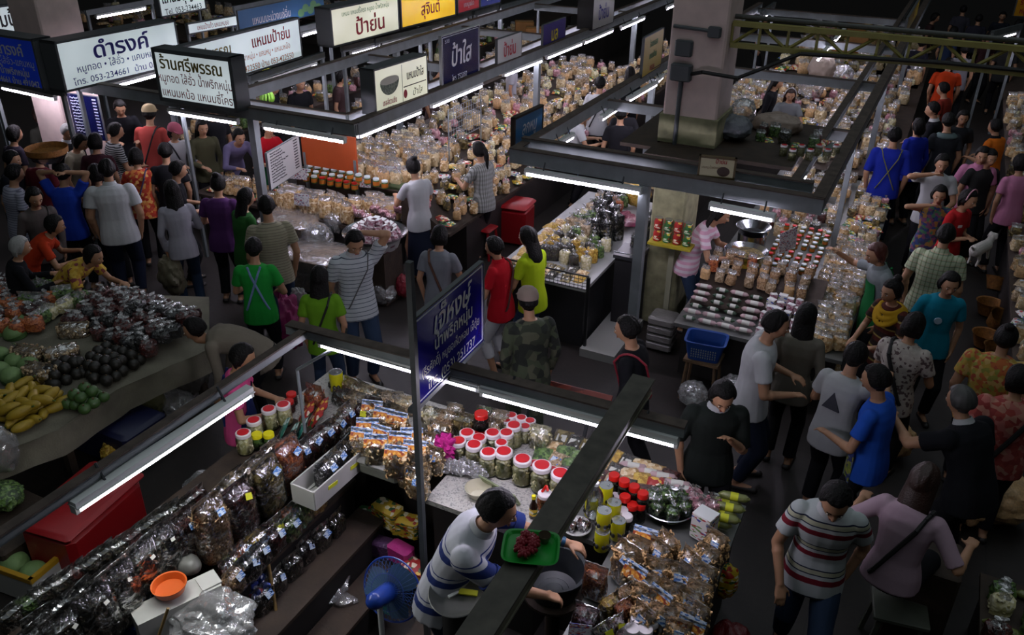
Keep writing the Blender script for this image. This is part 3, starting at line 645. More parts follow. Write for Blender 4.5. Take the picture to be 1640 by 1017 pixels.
def contents(kind, w, d, h, seed, n=70, fill=.86):
    "lumps of the food itself packed into the shape of the bag"
    rs = np.random.RandomState(seed); m = MB(); m.loft([r*np.array((.93, .90, 1)) for r in pouch_rings(w, d, h*fill/.9, .01, seed, crumple=.006)[:8]])
    for i in range(n):
        u = rs.rand()*2*math.pi; z = rs.rand()**.8*fill*h; on = rs.rand() < .25; ex = 3.0
        cx, sy = math.cos(u), math.sin(u); P = np.array((abs(cx)**(2/ex)*np.sign(cx)*w*.47, abs(sy)**(2/ex)*np.sign(sy)*d*.45, z+.01))
        if on: P = np.array(((rs.rand()-.5)*w*.85, (rs.rand()-.5)*d*.8, fill*h-.004))
        R = rotm(*(rs.rand(3)*6.3)); k = min(w, d)
        if kind in ('ring', 'tan'):
            r0 = k*(.10+.05*rs.rand()); r1 = r0*.34; aa = np.linspace(0, 4.2, 6); pts = [P+R @ np.array((math.cos(a)*r0, math.sin(a)*r0, 0)) for a in aa]; m.path(pts, r1, 5)
        elif kind in ('shred', 'yellow', 'orange'):
            L = k*.22; v = R @ np.array((L/2, 0, L*.12)); m.cyl(P-v, P+v, k*.018, k*.014, 4)
        elif kind in ('dark', 'green', 'red', 'olive'):
            L = k*(.05+.05*rs.rand()); m.add([P+R @ np.array(q)*L for q in ((-1, -.5, 0), (1, -.4, .25), (.9, .5, 0), (-.8, .5, .3))], [(0, 1, 2, 3)])
        else:
            m.sph(P, k*(.07+.035*rs.rand())*np.array((1, .8, .75)), 7, 5, r=R)
    return m
KINDS = {}
BAGN = dict(tan='crackling_bag', puff='puff_snack_bag', ring='fried_ring_bag', dark='dried_herb_bag', shred='shredded_snack_bag', red='chilli_bag', orange='shrimp_bag', yellow='noodle_bag', green='green_leaf_bag', white='pickle_bag', pink='sausage_bag', black='bean_bag_packet', nut='nut_bag', olive='mushroom_bag')
def kind(name, root, kids=()): return dict(name=name, root=root, kids=list(kids))
NV = 4
def bagkind(ck, w=.13, d=.09, h=.17, flap=.035, label=None, card=None, tied=False, filmm=None, n=70, fill=.86, key=None):
    "several variants of one kind of clear bag: film is the thing, contents and labels its parts"
    key = key or (ck, w, d, h, label, card, tied)
    if key in KINDS: return KINDS[key]
    vs = []
    for v in range(NV):
        sd = abs(hash(str(key))) % 1000+v if False else (len(KINDS)*7+v*31) % 997
        fm = MB(); fm.loft(pouch_rings(w, d, h, flap, sd, tied), caps=True); fme = fm.mesh(BAGN[ck], [filmm or FILM])
        cme = contents(ck, w, d, h, sd, n, fill).mesh('contents', [CM[ck]]); kids = [('contents', cme, None)]
        if card:
            c = MB(); t = .3; c.box((0, -.028, h-.012), (w*.98, .004, .065), rotm(rx=-.62), 0); kids.append(('header_card', c.mesh('header_card', [CARDP if card == 'orange' else YSTICK]), None))
            c = MB(); c.box((0, .003, h+.030), (w*.98, .004, .04), rotm(rx=-.62), 0); kids.append(('blue_label', c.mesh('blue_label', [BLUEP]), None))
        if label:
            c = MB(); sx = .045 if label != 'plain' else .022; c.box((w*.12, -d*.47, h*.84), (sx*1.3, .003, sx), rotm(rx=-.5, ry=.3*(v-1.5)), 0)
            kids.append(('sticker', c.mesh('sticker', [YSTICK if label == 'yellow' else BLUEP if label == 'blue' else PAPER]), None))
        vs.append(kind(BAGN[ck], fme, kids))
    KINDS[key] = vs; return vs
def farbag(ck, w=.13, d=.10, h=.15, flap=.03, tied=False):
    "smaller in the photo: bag with its contents as one mesh, clear top flap included"
    key = ('far', ck, w, d, h, tied)
    if key in KINDS: return KINDS[key]
    vs = []
    for v in range(NV):
        sd = (len(KINDS)*5+v*17) % 997; m = MB(); nm = BAGN[ck]; R = pouch_rings(w, d, h, flap, sd, tied, crumple=.010, n=14); m.loft(R[:8], 0, True)
        rs = np.random.RandomState(sd)
        for i in range(22):
            u = rs.rand()*6.28; P = np.array((math.cos(u)*w*.44, math.sin(u)*d*.44, rs.rand()*h*.85)); 
            if i % 3 == 0: P = np.array(((rs.rand()-.5)*w*.7, (rs.rand()-.5)*d*.7, h*.86))
            m.sph(P, w*(.09+.06*rs.rand())*np.array((1, .7, .8)), 6, 4, r=rotm(*(rs.rand(3)*6)))
        m.loft(R[7:], 1, True); me = m.mesh(nm, [CW[ck], FILMH]); vs.append(kind(nm, me))
    KINDS[key] = vs; return vs
def jarkind(ck, r=.045, h=.12, lid='white', disc='c01420', name='pickle_jar', lidh=.022):
    key = ('jar', ck, r, h, lid, disc, name)
    if key in KINDS: return KINDS[key]
    j = MB(); j.lathe([(r*.85, 0), (r, .008), (r, h*.72), (r*.86, h*.82), (r*.80, h*.86)], 20); g = j.mesh(name, [GLASSJ])
    c = MB(); c.lathe([(r*.8, .006), (r*.93, .012), (r*.93, h*.68), (r*.7, h*.74)], 16)
    rs = np.random.RandomState(3)
    for i in range(46): u = rs.rand()*6.28; c.sph((math.cos(u)*r*.86, math.sin(u)*r*.86, .012+rs.rand()*h*.64), r*.17, 7, 5)
    l = MB(); l.lathe([(r*.84, h*.86), (r*.92, h*.865), (r*.92, h*.86+lidh), (r*.84, h*.86+lidh+.004), (r*.6, h*.86+lidh+.004)], 22)
    kids = [('contents', c.mesh('contents', [CM[ck]]), None), ('lid', l.mesh('lid', [mat('lid_'+lid, {'white': 'dcd4d6', 'red': 'c01a14', 'yellow': 'e0d414', 'orange': 'd03018'}[lid], .35)]), None)]
    if disc: dsc = MB(); dsc.lathe([(r*.70, h*.86+lidh+.002), (r*.70, h*.86+lidh+.007), (r*.5, h*.86+lidh+.0075)], 20); kids.append(('red_disc', dsc.mesh('red_disc', [mat('disc_'+disc, disc, .4)]), None))
    KINDS[key] = [kind(name, g, kids)]; return KINDS[key]
GLASSJ = film('jar_glass', 'f6faf4', gloss=.05, strength=.0); CLEARP = film('clear_plastic', 'f0f4f4', gloss=.16, strength=.15)
def simple(key, name, fn, mats, kids=()):
    if key not in KINDS: m = MB(); fn(m); KINDS[key] = [kind(name, m.mesh(name, mats), [(n_, (lambda q: (f_(q), q.mesh(n_, mm))[1])(MB()), None) for n_, f_, mm in kids])]
    return KINDS[key]
def put(k, loc, rz=0, label=None, cat='bag', group=None, sc=None, rot=None, name=None):
    v = k[RND.randrange(len(k))] if isinstance(k, list) else k
    o = link(name or v['name'], v['root'], None, tuple(loc), rz, rot, sc); tag(o, label, cat, group)
    for n_, me, l_ in v['kids']: link(n_, me, o, l_)
    return o
ORD = ['first', 'second', 'third', 'fourth', 'fifth', 'sixth', 'seventh', 'eighth', 'ninth', 'tenth', 'eleventh', 'twelfth', 'thirteenth', 'fourteenth', 'fifteenth', 'sixteenth', 'seventeenth', 'eighteenth', 'nineteenth', 'twentieth']
def ordn(i):
    if i < 20: return ORD[i]
    t = {20: 'twenty', 30: 'thirty', 40: 'forty', 50: 'fifty', 60: 'sixty', 70: 'seventy', 80: 'eighty', 90: 'ninety'}[(i+1)//10*10]; u = (i+1) % 10
    return t+'-'+ORD[u-1] if u else {'twenty': 'twentieth', 'thirty': 'thirtieth', 'forty': 'fortieth', 'fifty': 'fiftieth', 'sixty': 'sixtieth', 'seventy': 'seventieth', 'eighty': 'eightieth', 'ninety': 'ninetieth'}[t]
def row(a, b, z, n, kinds, desc, where, group, cat='bag', rz=0, jit=.15, px=True, z1=None, sc=(.93, 1.07), rzj=.25, tilt=0., rng=None):
    "n things set out from plan/pixel point a to b; kinds = list of (kind, description)"
    A = at(a[0], a[1], z) if px else np.array(a, float); B = at(b[0], b[1], z if z1 is None else z1) if px else np.array(b, float)
    for i in range(n):
        t = (i+.5)/n; p = A+(B-A)*t; zz = z+((z1 if z1 is not None else z)-z)*t; k = kinds[RND.randrange(len(kinds))] if isinstance(kinds, list) and isinstance(kinds[0], tuple) else (kinds, desc)
        st = np.linalg.norm(B-A)/n*jit; p = p+np.array((RND.uniform(-st, st), RND.uniform(-st, st)))
        put(k[0], (p[0], p[1], zz), 0, f'{k[1]}, {ordn(i)} {where}', cat, group, RND.uniform(*sc), (tilt, 0, rz+RND.uniform(-rzj, rzj)))
def heap(x0, x1, y0, y1, zf, nx, ny, kinds, where, group, cat='bag', rz=0, jit=.2, along='y', rzj=.5, sc=(.9, 1.12), names=('near', 'row'), skip=0., tilt=0.):
    "rows of things over a rectangle of counter; zf(x, y) is the height of what they stand on"
    for iy in range(ny):
        for ix in range(nx):
            if RND.random() < skip: continue
            x = x0+(x1-x0)*(ix+.5)/nx; y = y0+(y1-y0)*(iy+.5)/ny; sx = abs(x1-x0)/nx*jit; sy = abs(y1-y0)/ny*jit; x += RND.uniform(-sx, sx); y += RND.uniform(-sy, sy)
            k = kinds[RND.randrange(len(kinds))]; r_, c_ = (ix, iy) if along == 'y' else (iy, ix)
            put(k[0], (x, y, zf(x, y)), 0, f'{k[1]}, {ordn(c_)} along, {ordn(r_)} row, {where}', k[2] if len(k) > 2 else cat, group, RND.uniform(*sc), (tilt, 0, rz+RND.uniform(-rzj, rzj)))
# ---- other kinds
def fn_can(m): m.lathe([(.036, 0), (.0375, .003), (.0375, .112), (.036, .115), (.034, .112), (.005, .112)], 22)
CANY = mat('yellow_can_label', 'b8b414', .35); CANLID = mat('can_lid', 'c4c6c8', .25, .9)
def fn_fruitprint(m):
    for a in (-2.2, -.9, .6, 2.2):
        for q in (-.28, .28):
            for u in (0,): m.sph((.0372*math.sin(a+q), -.0372*math.cos(a+q), .036), (.011, .011, .014), 10, 6)
def can_kids(): return [('lid', lambda m: (m.lathe([(.0362, .1135), (.0362, .117), (.033, .1175), (.032, .115), (.003, .115)], 22), m.path([(.004, 0, .1165), (.016, .004, .1175), (.016, -.006, .1175), (.004, 0, .1165)], .0015, 5)), [CANLID]), ('fruit_picture', fn_fruitprint, [mat('black_fruit_print', '151410', .4)])]
CAN = simple('can', 'longan_can', fn_can, [CANY], can_kids()); CAN[0]['name'] = 'food_can'
def fn_roll(r, L):
    return lambda m: m.lathe([(.004, -L/2-.012), (r*.6, -L/2), (r, -L/2+.012), (r, L/2-.012), (r*.6, L/2), (.004, L/2+.012)], 14, r=rotm(ry=math.pi/2), c=(0, 0, r))
ROLLG = simple('rollg', 'leaf_wrapped_roll', fn_roll(.022, .14), [one('wrapped_roll_green', mat('leaf_green', '6d7436', .5, noise=(20, .3)))], [('label_band', lambda m: m.lathe([(.0228, -.02), (.0228, .02)], 14, r=rotm(ry=math.pi/2), c=(0, 0, .022)), [YSTICK])])
ROLLP = simple('rollp', 'sausage_roll', fn_roll(.024, .17), [one('wrapped_roll_pink', mat('pale_pink', 'b89a9c', .5))], [('label_band', lambda m: m.lathe([(.0248, -.04), (.0248, .04)], 14, r=rotm(ry=math.pi/2), c=(0, 0, .024)), [PAPER])])
ROLLD = simple('rolld', 'sausage_roll', fn_roll(.022, .12), [one('wrapped_roll_dark', mat('dark_leaf', '1f4026', .5, noise=(20, .3)))], [('label_band', lambda m: m.lathe([(.0228, -.03), (.0228, .03)], 14, r=rotm(ry=math.pi/2), c=(0, 0, .022)), [PAPER])])
def packet(key, m_, w=.13, d=.18, t=.03, name='flat_packet', window=None):
    if key in KINDS: return KINDS[key]
    vs = []
    for v in range(3):
        k = MB(); n = 9; P = []
        for i in range(n):
            for j in range(n):
                x = (i/(n-1)-.5); y = (j/(n-1)-.5); z = t*max(0, (1-(2*x)**4)*(1-(2*y)**4))**.6; P.append((x*w, y*d, z+.003))
        P = np.array(P); P[:, 2] += np.abs(wav(P*1.0, 70, v+3))*t*.18; bot = P.copy(); bot[:, 2] = .001; F = [(i*n+j, (i+1)*n+j, (i+1)*n+j+1, i*n+j+1) for i in range(n-1) for j in range(n-1)]
        k.add(P, F); k.add(bot, [f[::-1] for f in F]); kids = []
        if window: q = MB(); q.box((0, .0, t*.98+.003), (w*.5, d*.32, .003)); kids.append(('label', q.mesh('label', [window]), None))
        vs.append(kind(name, k.mesh(name, [m_]), kids))
    KINDS[key] = vs; return vs
PKG = packet('pkg', one('w_gp', GREENP), name='green_packet'); PKR = packet('pkr', one('w_rp', REDP), name='red_packet'); PKY = packet('pky', one('w_yp', YELP), name='yellow_packet'); PKW = packet('pkw', one('w_wp', WHP), name='white_packet'); PKO = packet('pko', CW['olive'], window=PAPER, name='mushroom_packet'); PKN = packet('pkn', CW['nut'], window=BLUEP, name='nut_packet'); PKT = packet('pkt', CW['tan'], name='crackling_packet'); PKD = packet('pkd', CW['dark'], window=PAPER, name='herb_packet'); PKRE = packet('pkre', CW['red'], window=YELP); PKU = packet('pku', one('w_up', BLUP)); PKP = packet('pkp', CW['pink'])
PKYE = packet('pkye', CW['yellow'], name='noodle_packet'); PKGR = packet('pkgr', CW['green'], name='leaf_packet')
def boxkind(key, m_, w, d, h, name='small_box', flap=True):
    def fn(m): m.rbox((0, 0, h/2), (w, d, h), .003)
    return simple(key, name, fn, [m_], [('lid_flap', lambda m: m.box((0, 0, h+.002), (w*.98, d*.96, .004)), [WHITEP])] if flap else [])
BXP = boxkind('bxp', PKB, .07, .05, .09); BXW = boxkind('bxw', WHP, .08, .06, .10)
TUB = simple('tub', 'round_tub', lambda m: m.lathe([(.035, 0), (.042, .05), (.04, .052)], 18), [CLEARP], [('lid', lambda m: m.lathe([(.043, .05), (.044, .056), (.03, .058)], 18), [WHITEP]), ('contents', lambda m: m.lathe([(.033, .002), (.039, .045), (.02, .048)], 16), [TAN])])
SJ = simple('sj', 'sauce_jar', lambda m: m.lathe([(.028, 0), (.031, .004), (.031, .055), (.027, .06)], 16), [mat('green_orange_label', '3c5a26', .4)], [('label', lambda m: m.lathe([(.0316, .012), (.0316, .048)], 16), [mat('orange_label', 'b0641c', .5)]), ('lid', lambda m: m.lathe([(.029, .06), (.0295, .074), (.02, .0755)], 16), [mat('pale_lid', 'c8d4d4', .4)])])
SJR = simple('sjr', 'sauce_jar', lambda m: m.lathe([(.028, 0), (.031, .004), (.031, .055), (.027, .06)], 16), [mat('green_orange_label', '3c5a26', .4)], [('label', lambda m: m.lathe([(.0316, .012), (.0316, .048)], 16), [mat('orange_label', 'b0641c', .5)]), ('lid', lambda m: m.lathe([(.029, .06), (.0295, .074), (.02, .0755)], 16), [mat('lid_red', 'c01a14', .35)])])
BOT = simple('bot', 'sauce_bottle', lambda m: m.lathe([(.026, 0), (.029, .004), (.029, .10), (.013, .14), (.012, .17)], 14), [mat('dark_sauce', '24120c', .2)], [('cap', lambda m: m.lathe([(.015, .165), (.015, .19), (.008, .192)], 12), [mat('lid_yellow', 'e0d414', .4)]), ('label', lambda m: m.lathe([(.0296, .03), (.0296, .085)], 14), [YELP])])
JRED = jarkind('dark', .036, .125, 'red', None, 'curry_paste_jar', .03); JW = jarkind('white', .052, .15, 'white'); JWS = jarkind('white', .038, .11, 'white', 'b81424'); JDK = jarkind('black', .036, .11, 'white', None, 'sauce_jar')
FT = lambda: [(farbag('tan'), 'clear bag of golden crackling'), (farbag('puff'), 'clear bag of pale puffs'), (farbag('ring', .12, .09, .13), 'clear bag of brown rings')]
FMIX = lambda: FT()+[(farbag('nut', .11, .08, .12), 'clear bag of pale nuts'), (farbag('olive', .11, .08, .12), 'clear bag of olive mushroom chips'), (farbag('white', .10, .08, .11, tied=True), 'knotted bag of pickles'), (farbag('pink', .10, .08, .10, tied=True), 'knotted bag of pink sausage')]
FDARK = lambda: [(farbag('dark'), 'clear bag of dark dried herbs'), (farbag('red', .11, .09, .14), 'clear bag of dried chillies'), (farbag('green', .11, .09, .12), 'clear bag of green leaves')]
FPK = lambda: [(PKG, 'green printed packet', 'packet'), (PKR, 'red printed packet', 'packet'), (PKY, 'yellow printed packet', 'packet'), (PKW, 'white printed packet', 'packet'), (PKN, 'flat packet of nuts', 'packet'), (PKT, 'flat packet of crackling', 'packet')]
# ---- counters
def counter(label, x0, x1, y0, y1, z, body='2a2622', topm=None, skirt=True, name='counter', t=.04, legs=False, slope=None):
    e = empty(name, ((x0+x1)/2, (y0+y1)/2, 0)); tag(e, label, 'counter'); w, d = x1-x0, y1-y0
    m = MB(); m.box((0, 0, z-t/2), (w, d, t)); m.build('worktop', topm or WOOD, e, smooth=False)
    b = MB()
    if legs:
        for sx in (-1, 1):
            for sy in (-1, 1): g = MB(); g.box((sx*(w/2-.06), sy*(d/2-.06), (z-t)/2), (.06, .06, z-t)); g.build('leg', DWOOD, e, smooth=False)
    if slope:
        ax, q0, q1, z1 = slope; wd = MB(); a0, a1 = (q0-(x0+x1)/2, q1-(x0+x1)/2) if ax == 'x' else (q0-(y0+y1)/2, q1-(y0+y1)/2); o_ = (d if ax == 'x' else w)/2-.01
        P_ = [(a0, z), (a1, z), (a1, z1)]; vv = [((p, s_*o_, q) if ax == 'x' else (s_*o_, p, q)) for s_ in (-1, 1) for p, q in P_]; wd.add(vv, [(0, 1, 2), (5, 4, 3), (0, 3, 4, 1), (1, 4, 5, 2), (2, 5, 3, 0)]); wd.build('sloping_display', DWOOD, e, smooth=False)
    if not legs: b.box((0, 0, (z-t)/2), (w*.94-.02, d*.94-.02, z-t)); b.build('base_cabinet', mat('panel_'+body, body, .6, noise=(4, .3)), e, smooth=False)
    return e
# ---------------------------------------------------------------- front stall
ZC = 1.0
NEWS = printed('newspaper', 'b4b2aa', ['8a8a86', 'a8a49c', '9c9a94'], (90, 160), .6)
def ctr(label, x0, x1, y0, y1, z, **k): return counter(label, x0, x1, y0, y1, z, **k)
xo = at(150, 880, ZC)[0]
ctr('dark wooden left counter of the front stall under the long bag rows', -4.2, -3.62, -.6, 4.3, ZC, body='1d1815', topm=DWOOD)
ctr('wooden corner counter of the front stall behind the blue sign pole', -4.24, -2.62, 4.3, 5.02, ZC, body='1d1815', topm=NEWS)
ctr('newspaper-covered middle counter of the front stall holding the pickle jars', -2.6, -1.72, 3.95, 5.02, ZC, body='1a1716', topm=NEWS)
TS_ = mat('steel_top', '6d6f6c', .4, .4, noise=(6, .2)); ctr('corner counter of the front stall carrying the yellow tins', -1.7, -.56, 4.12, 4.95, ZC-.02, body='1d1815', topm=TS_)
ctr('right-hand counter of the front stall under the fried ring bags', -1.26, -.56, 2.2, 4.10, ZC-.02, body='1d1815', topm=TS_)
# steps down to the inside of the stall
for x0, x1, z_, nm in ((-3.62, -3.32, .80, 'upper'), (-3.32, -3.06, .52, 'middle'), (-3.06, -2.82, .26, 'lower')):
    e = empty('display_step', ((x0+x1)/2, 2, 0)); tag(e, f'dark {nm} display step inside the left counter, bags set out on it', 'shelf')
    m = MB(); m.box((0, 0, z_-.015), (x1-x0, 4.2, .03)); m.build('board', DWOOD, e, smooth=False); m = MB(); m.box((0, 0, (z_-.03)/2), (x1-x0-.03, 4.16, z_-.03)); m.build('riser', mat('panel_black', '14110f', .8), e, smooth=False)
def top(k, px, py, zt, zb, label, cat='bag', rz=0, sc=1., group=None, rot=None):
    p = at(px, py, zt); return put(k, (p[0], p[1], zb), rz, label, cat, group, sc, rot)
def trow(a, b, n, zt, zb, kinds, where, group, rz=math.pi/2, sc=(.95, 1.05), rzj=.15, cat='bag', jit=.1, names=None, tilt=0):
    A, B = at(*a, zt), at(*b, zt)
    for i in range(n):
        t = (i+.5)/n; p = A+(B-A)*t+np.array((RND.uniform(-1, 1), RND.uniform(-1, 1)))*np.linalg.norm(B-A)/n*jit; k = kinds[i % len(kinds)] if names == 'cycle' else kinds[RND.randrange(len(kinds))]
        put(k[0], (p[0], p[1], zb), 0, f'{k[1]}, {ordn(i)} from the near end, {where}', cat, group, RND.uniform(*sc), (tilt, 0, rz+RND.uniform(-rzj, rzj)))
B = bagkind
trow((0, 978), (322, 775), 14, 1.15, ZC, [(B('dark', .16, .10, .12, .04), 'small bag of dark herbs'), (B('green', .16, .10, .12, .04), 'small bag of green leaves'), (B('red', .16, .10, .12, .04), 'small bag of dried chillies'), (B('dark', .16, .10, .12, .04), 'small bag of dark herbs')], 'outermost row, left counter', 'small bags along the outer edge of the left counter')
trow((38, 990), (300, 815), 9, 1.22, ZC, [(B('dark', .18, .11, .17, .05), 'medium bag of dark herbs'), (B('black', .18, .11, .17, .05), 'medium bag of black beans')], 'second row, left counter', 'medium bags in the second row of the left counter')
TALL = [((45, 1010), 'dark', .30, 'tall bag of dark herbs nearest the photo edge, left counter'), ((92, 985), 'dark', .33, 'tall bag of dark herbs, second in the tall left row'), ((143, 946), 'dark', .36, 'tall dark bag with white tag behind the blue cloth'), ((181, 909), 'dark', .37, 'tall dark bag with white tag, left of the orange bowl'),
        ((219, 874), 'dark', .37, 'tall dark bag with red specks, right behind the orange bowl'), ((252, 846), 'dark', .36, 'tall dark bag just left of the dusky red one'), ((286, 824), 'red', .35, 'tall dusky red bag beside the pale brown shredded one'), ((330, 800), 'shred', .43, 'largest bag, pale brown shreds, standing in the tall row'),
        ((376, 778), 'red', .36, 'tall dark red bag with a small yellow tag'), ((422, 738), 'olive', .38, 'tall bag of olive dried mushrooms with blue tags'), ((456, 706), 'orange', .38, 'tall bag of orange brown slices with blue tags, beside jars')]
for i, ((px, py), ck, hh, lab) in enumerate(TALL):
    k = B(ck, .24, .17, hh, .05, label='plain' if ck == 'dark' else ('yellow' if i == 8 else 'blue'), n=110, fill=.84); top(k, px, py, ZC+hh+.02, ZC, lab, rz=math.pi/2, group='tall bags along the left counter')
    if i >= 8:
        pass
trow((345, 900), (470, 800), 5, 1.02, .80, [(B('red', .17, .11, .17, .05, label='yellow'), 'bag of dark red chillies with tag'), (B('orange', .17, .11, .17, .05, label='blue'), 'bag of orange shrimp with tag'), (B('yellow', .17, .11, .17, .05, label='blue'), 'bag of yellow strips with tag')], 'upper step, back row', 'bags on the upper step', names='cycle')
trow((355, 925), (512, 775), 7, .99, .80, [(B('shred', .17, .11, .16, .05, label='blue'), 'bag of brown shreds with blue tag'), (B('black', .17, .11, .16, .05, label='blue'), 'bag of black beans with blue tag'), (B('dark', .17, .11, .16, .05, label='blue'), 'bag of dark herbs with blue tag'), (B('red', .17, .11, .16, .05, label='blue'), 'bag of chillies with blue tag'), (B('green', .17, .11, .16, .05, label='blue'), 'bag of green pickles with blue tag'), (B('green', .17, .11, .16, .05), 'bag of green pickles'), (B('yellow', .17, .11, .16, .05), 'bag of yellow pickles')], 'upper step, front row', 'bags on the upper step', names='cycle')
trow((400, 960), (545, 815), 6, .68, .52, [(B('black', .17, .11, .16, .05, label='blue'), 'bag of black beans with blue tag'), (B('dark', .17, .11, .16, .05, label='blue'), 'bag of dark herbs with tag'), (B('dark', .17, .11, .16, .05), 'bag of dark herbs')], 'middle step', 'bags on the middle step', names='cycle')
trow((440, 985), (572, 835), 6, .44, .26, [(B('dark', .18, .13, .18, .05), 'bag of dark herbs'), (B('yellow', .18, .13, .18, .05), 'bag of yellow turmeric noodles'), (B('dark', .18, .13, .18, .05), 'bag of dark green tea')], 'lower step', 'bags on the lower step', names='cycle')
trow((340, 772), (438, 694), 5, 1.33, ZC, [(B('nut', .19, .12, .24, .05), 'bag of pale noodles'), (B('puff', .19, .12, .24, .05), 'bag of pale puffs')], 'behind the tall row, left counter', 'pale bags behind the tall row', names='cycle')
# white carton with black bags, red-brown bags behind it
bx = empty('white_carton', (*at(533, 770, ZC), ZC), math.pi/2-.03); tag(bx, 'white carton with yellow tags full of black bags, inner left corner', 'box')
m = MB(); L_, W_, H_ = .62, .20, .16
for c_, s_ in (((0, -W_/2, H_/2), (L_, .012, H_)), ((0, W_/2, H_/2), (L_, .012, H_)), ((-L_/2, 0, H_/2), (.012, W_, H_)), ((L_/2, 0, H_/2), (.012, W_, H_)), ((0, 0, .006), (L_, W_, .012))): m.box(c_, s_)
m.build('carton_walls', mat('carton_white', 'b4b4ae', .7, noise=(5, .1)), bx, smooth=False)
for q in (-.12, .13): m = MB(); m.box((q, -W_/2-.008, .09), (.10, .004, .028), rotm(ry=.1)); m.build('yellow_tag', YSTICK, bx, smooth=False)
trow((512, 742), (572, 680), 4, 1.24, 1.03, [(B('black', .17, .13, .17, .05, label='blue'), 'bag of black beans')], 'inside the white carton', 'black bags in the white carton', jit=.03, sc=(.98, 1.02))
trow((470, 712), (560, 640), 5, 1.25, ZC, [(B('red', .17, .13, .19, .05, label='yellow'), 'bag of dark red strips'), (B('red', .17, .13, .19, .05, label='blue'), 'bag of maroon strips with tag')], 'behind the white carton', 'red-brown bags behind the white carton')
for i, (px, py) in enumerate(((597, 632), (584, 640))): top(B('red', .17, .13, .19, .05, label='yellow'), px, py, 1.25, ZC, ('bag of maroon strips with yellow tag beside the orange cards' if i else 'bag of maroon strips farthest along, beside noodle bags'))
for i, (px, py) in enumerate(((452, 668), (466, 676), (481, 668))): top(packet('teal', one('w_teal', TEALP), .17, .22, .03), px, py, 1.2, ZC+.06, f'flat teal packet leaning by the jars, {ordn(i)} from the left', 'packet', rot=(1.1, 0, -1.1), group='teal packets by the jars')
for i, (px, py) in enumerate(((490, 645), (505, 652), (512, 640))): top(PKR, px, py, 1.15, ZC+.04, f'shiny red packet behind the teal ones, {ordn(i)} from the left', 'packet', rot=(.9, 0, -1.0), sc=1.2, group='red packets behind the teal ones')
def jar(px, py, lab, k=JW, h=.155, sc=1.25, zb=ZC): return top(k, px, py, zb+h*sc, zb, lab, 'jar', sc=sc, group='jars of pickled garlic')
for px, py, lab in ((389, 692, 'pickle jar with red lid centre, left end, by yellow lids'), (406, 672, 'pickle jar with red lid centre, middle of the left three'), (430, 654, 'pickle jar with red lid centre under the pink vendor'), (453, 647, 'pickle jar with red lid centre behind the teal packets')): jar(px, py, lab, sc=1.2)
JY = jarkind('green', .036, .10, 'yellow', None, 'spice_jar'); JO = jarkind('red', .045, .10, 'red', None, 'chilli_jar')
for px, py, lab in ((411, 696, 'small jar with yellow lid, nearer the pickle jar'), (430, 695, 'small jar with yellow lid beside the tall orange bag')): top(JY, px, py, 1.13, ZC, lab, 'jar', sc=1.25)
for px, py, lab in ((466, 628, 'upper red-lidded jar near the thin upright rod'), (462, 640, 'lower red-lidded jar near the thin upright rod')): top(JO, px, py, 1.12, ZC, lab, 'jar')
top(B('orange', .16, .14, .18, .06), 502, 618, 1.22, ZC, 'glossy bag in a tub beside the yellow tin at the corner'); top(CAN, 537, 592, 1.2, ZC, 'tall yellow food tin at the far left corner', 'tin', sc=1.55)
k_ = [(B('nut', .20, .12, .12, .04), 'pale bag of dried noodles'), (B('puff', .20, .12, .12, .04), 'pale bag of puffed rice'), (B('dark', .18, .12, .10, .04), 'bag of dark mushrooms')]
A = at(556, 622, 1.05); Bq = at(660, 655, 1.05)
for r_ in range(2):
    for i in range(5):
        k = k_[(i+r_*2) % 3]; p = A+(Bq-A)*((i+.5)/5)+np.array((0, -.14*r_)); put(k[0], (p[0], p[1], ZC), .1, f'{k[1]}, {ordn(i)} from left, {("outer", "inner")[r_]} row before the corner', 'bag', 'noodle bags on the far edge', 1.05, (0, 0, RND.uniform(-.3, .3)))
# golden crackling with orange cards
e = empty('storage_tub', (*at(620, 752, ZC), ZC)); tag(e, 'clear plastic storage tub with grey lid left of the sign pole', 'tub'); m = MB(); m.rbox((0, 0, .05), (.34, .26, .10), .02); m.build('tub_body', mat('grey_clear_tub', '77786f', .3), e); m = MB(); m.rbox((0, 0, .11), (.36, .28, .02), .008); m.build('lid', mat('grey_lid', '8a8a84', .4), e)
KC = B('tan', .17, .13, .20, .045, card='orange'); KC2 = B('puff', .17, .13, .20, .045, card='orange')
for i, (px, py, zz) in enumerate(((596, 640, 0), (615, 652, 0), (636, 658, 0), (588, 668, .08), (610, 680, .08), (579, 684, .08), (601, 694, .1), (641, 690, .08), (634, 712, .1), (659, 684, .08), (664, 704, .1))):
    top(KC if i % 3 else KC2, px, py, ZC+.26+zz, ZC+zz, f'bag of golden crackling with orange card, {ordn(i)} counting from the back', rz=.25+RND.uniform(-.2, .2), group='carded crackling bags left of the sign pole')
for i, (px, py) in enumerate(((655, 735), (668, 750), (672, 722), (690, 690), (703, 672), (712, 690), (694, 712))):
    top(B('tan', .16, .12, .19, .04, label='blue'), px, py, ZC+.24, ZC, f'crackling bag with blue sticker around the sign pole, {ordn(i)} from the left', group='crackling bags around the sign pole')
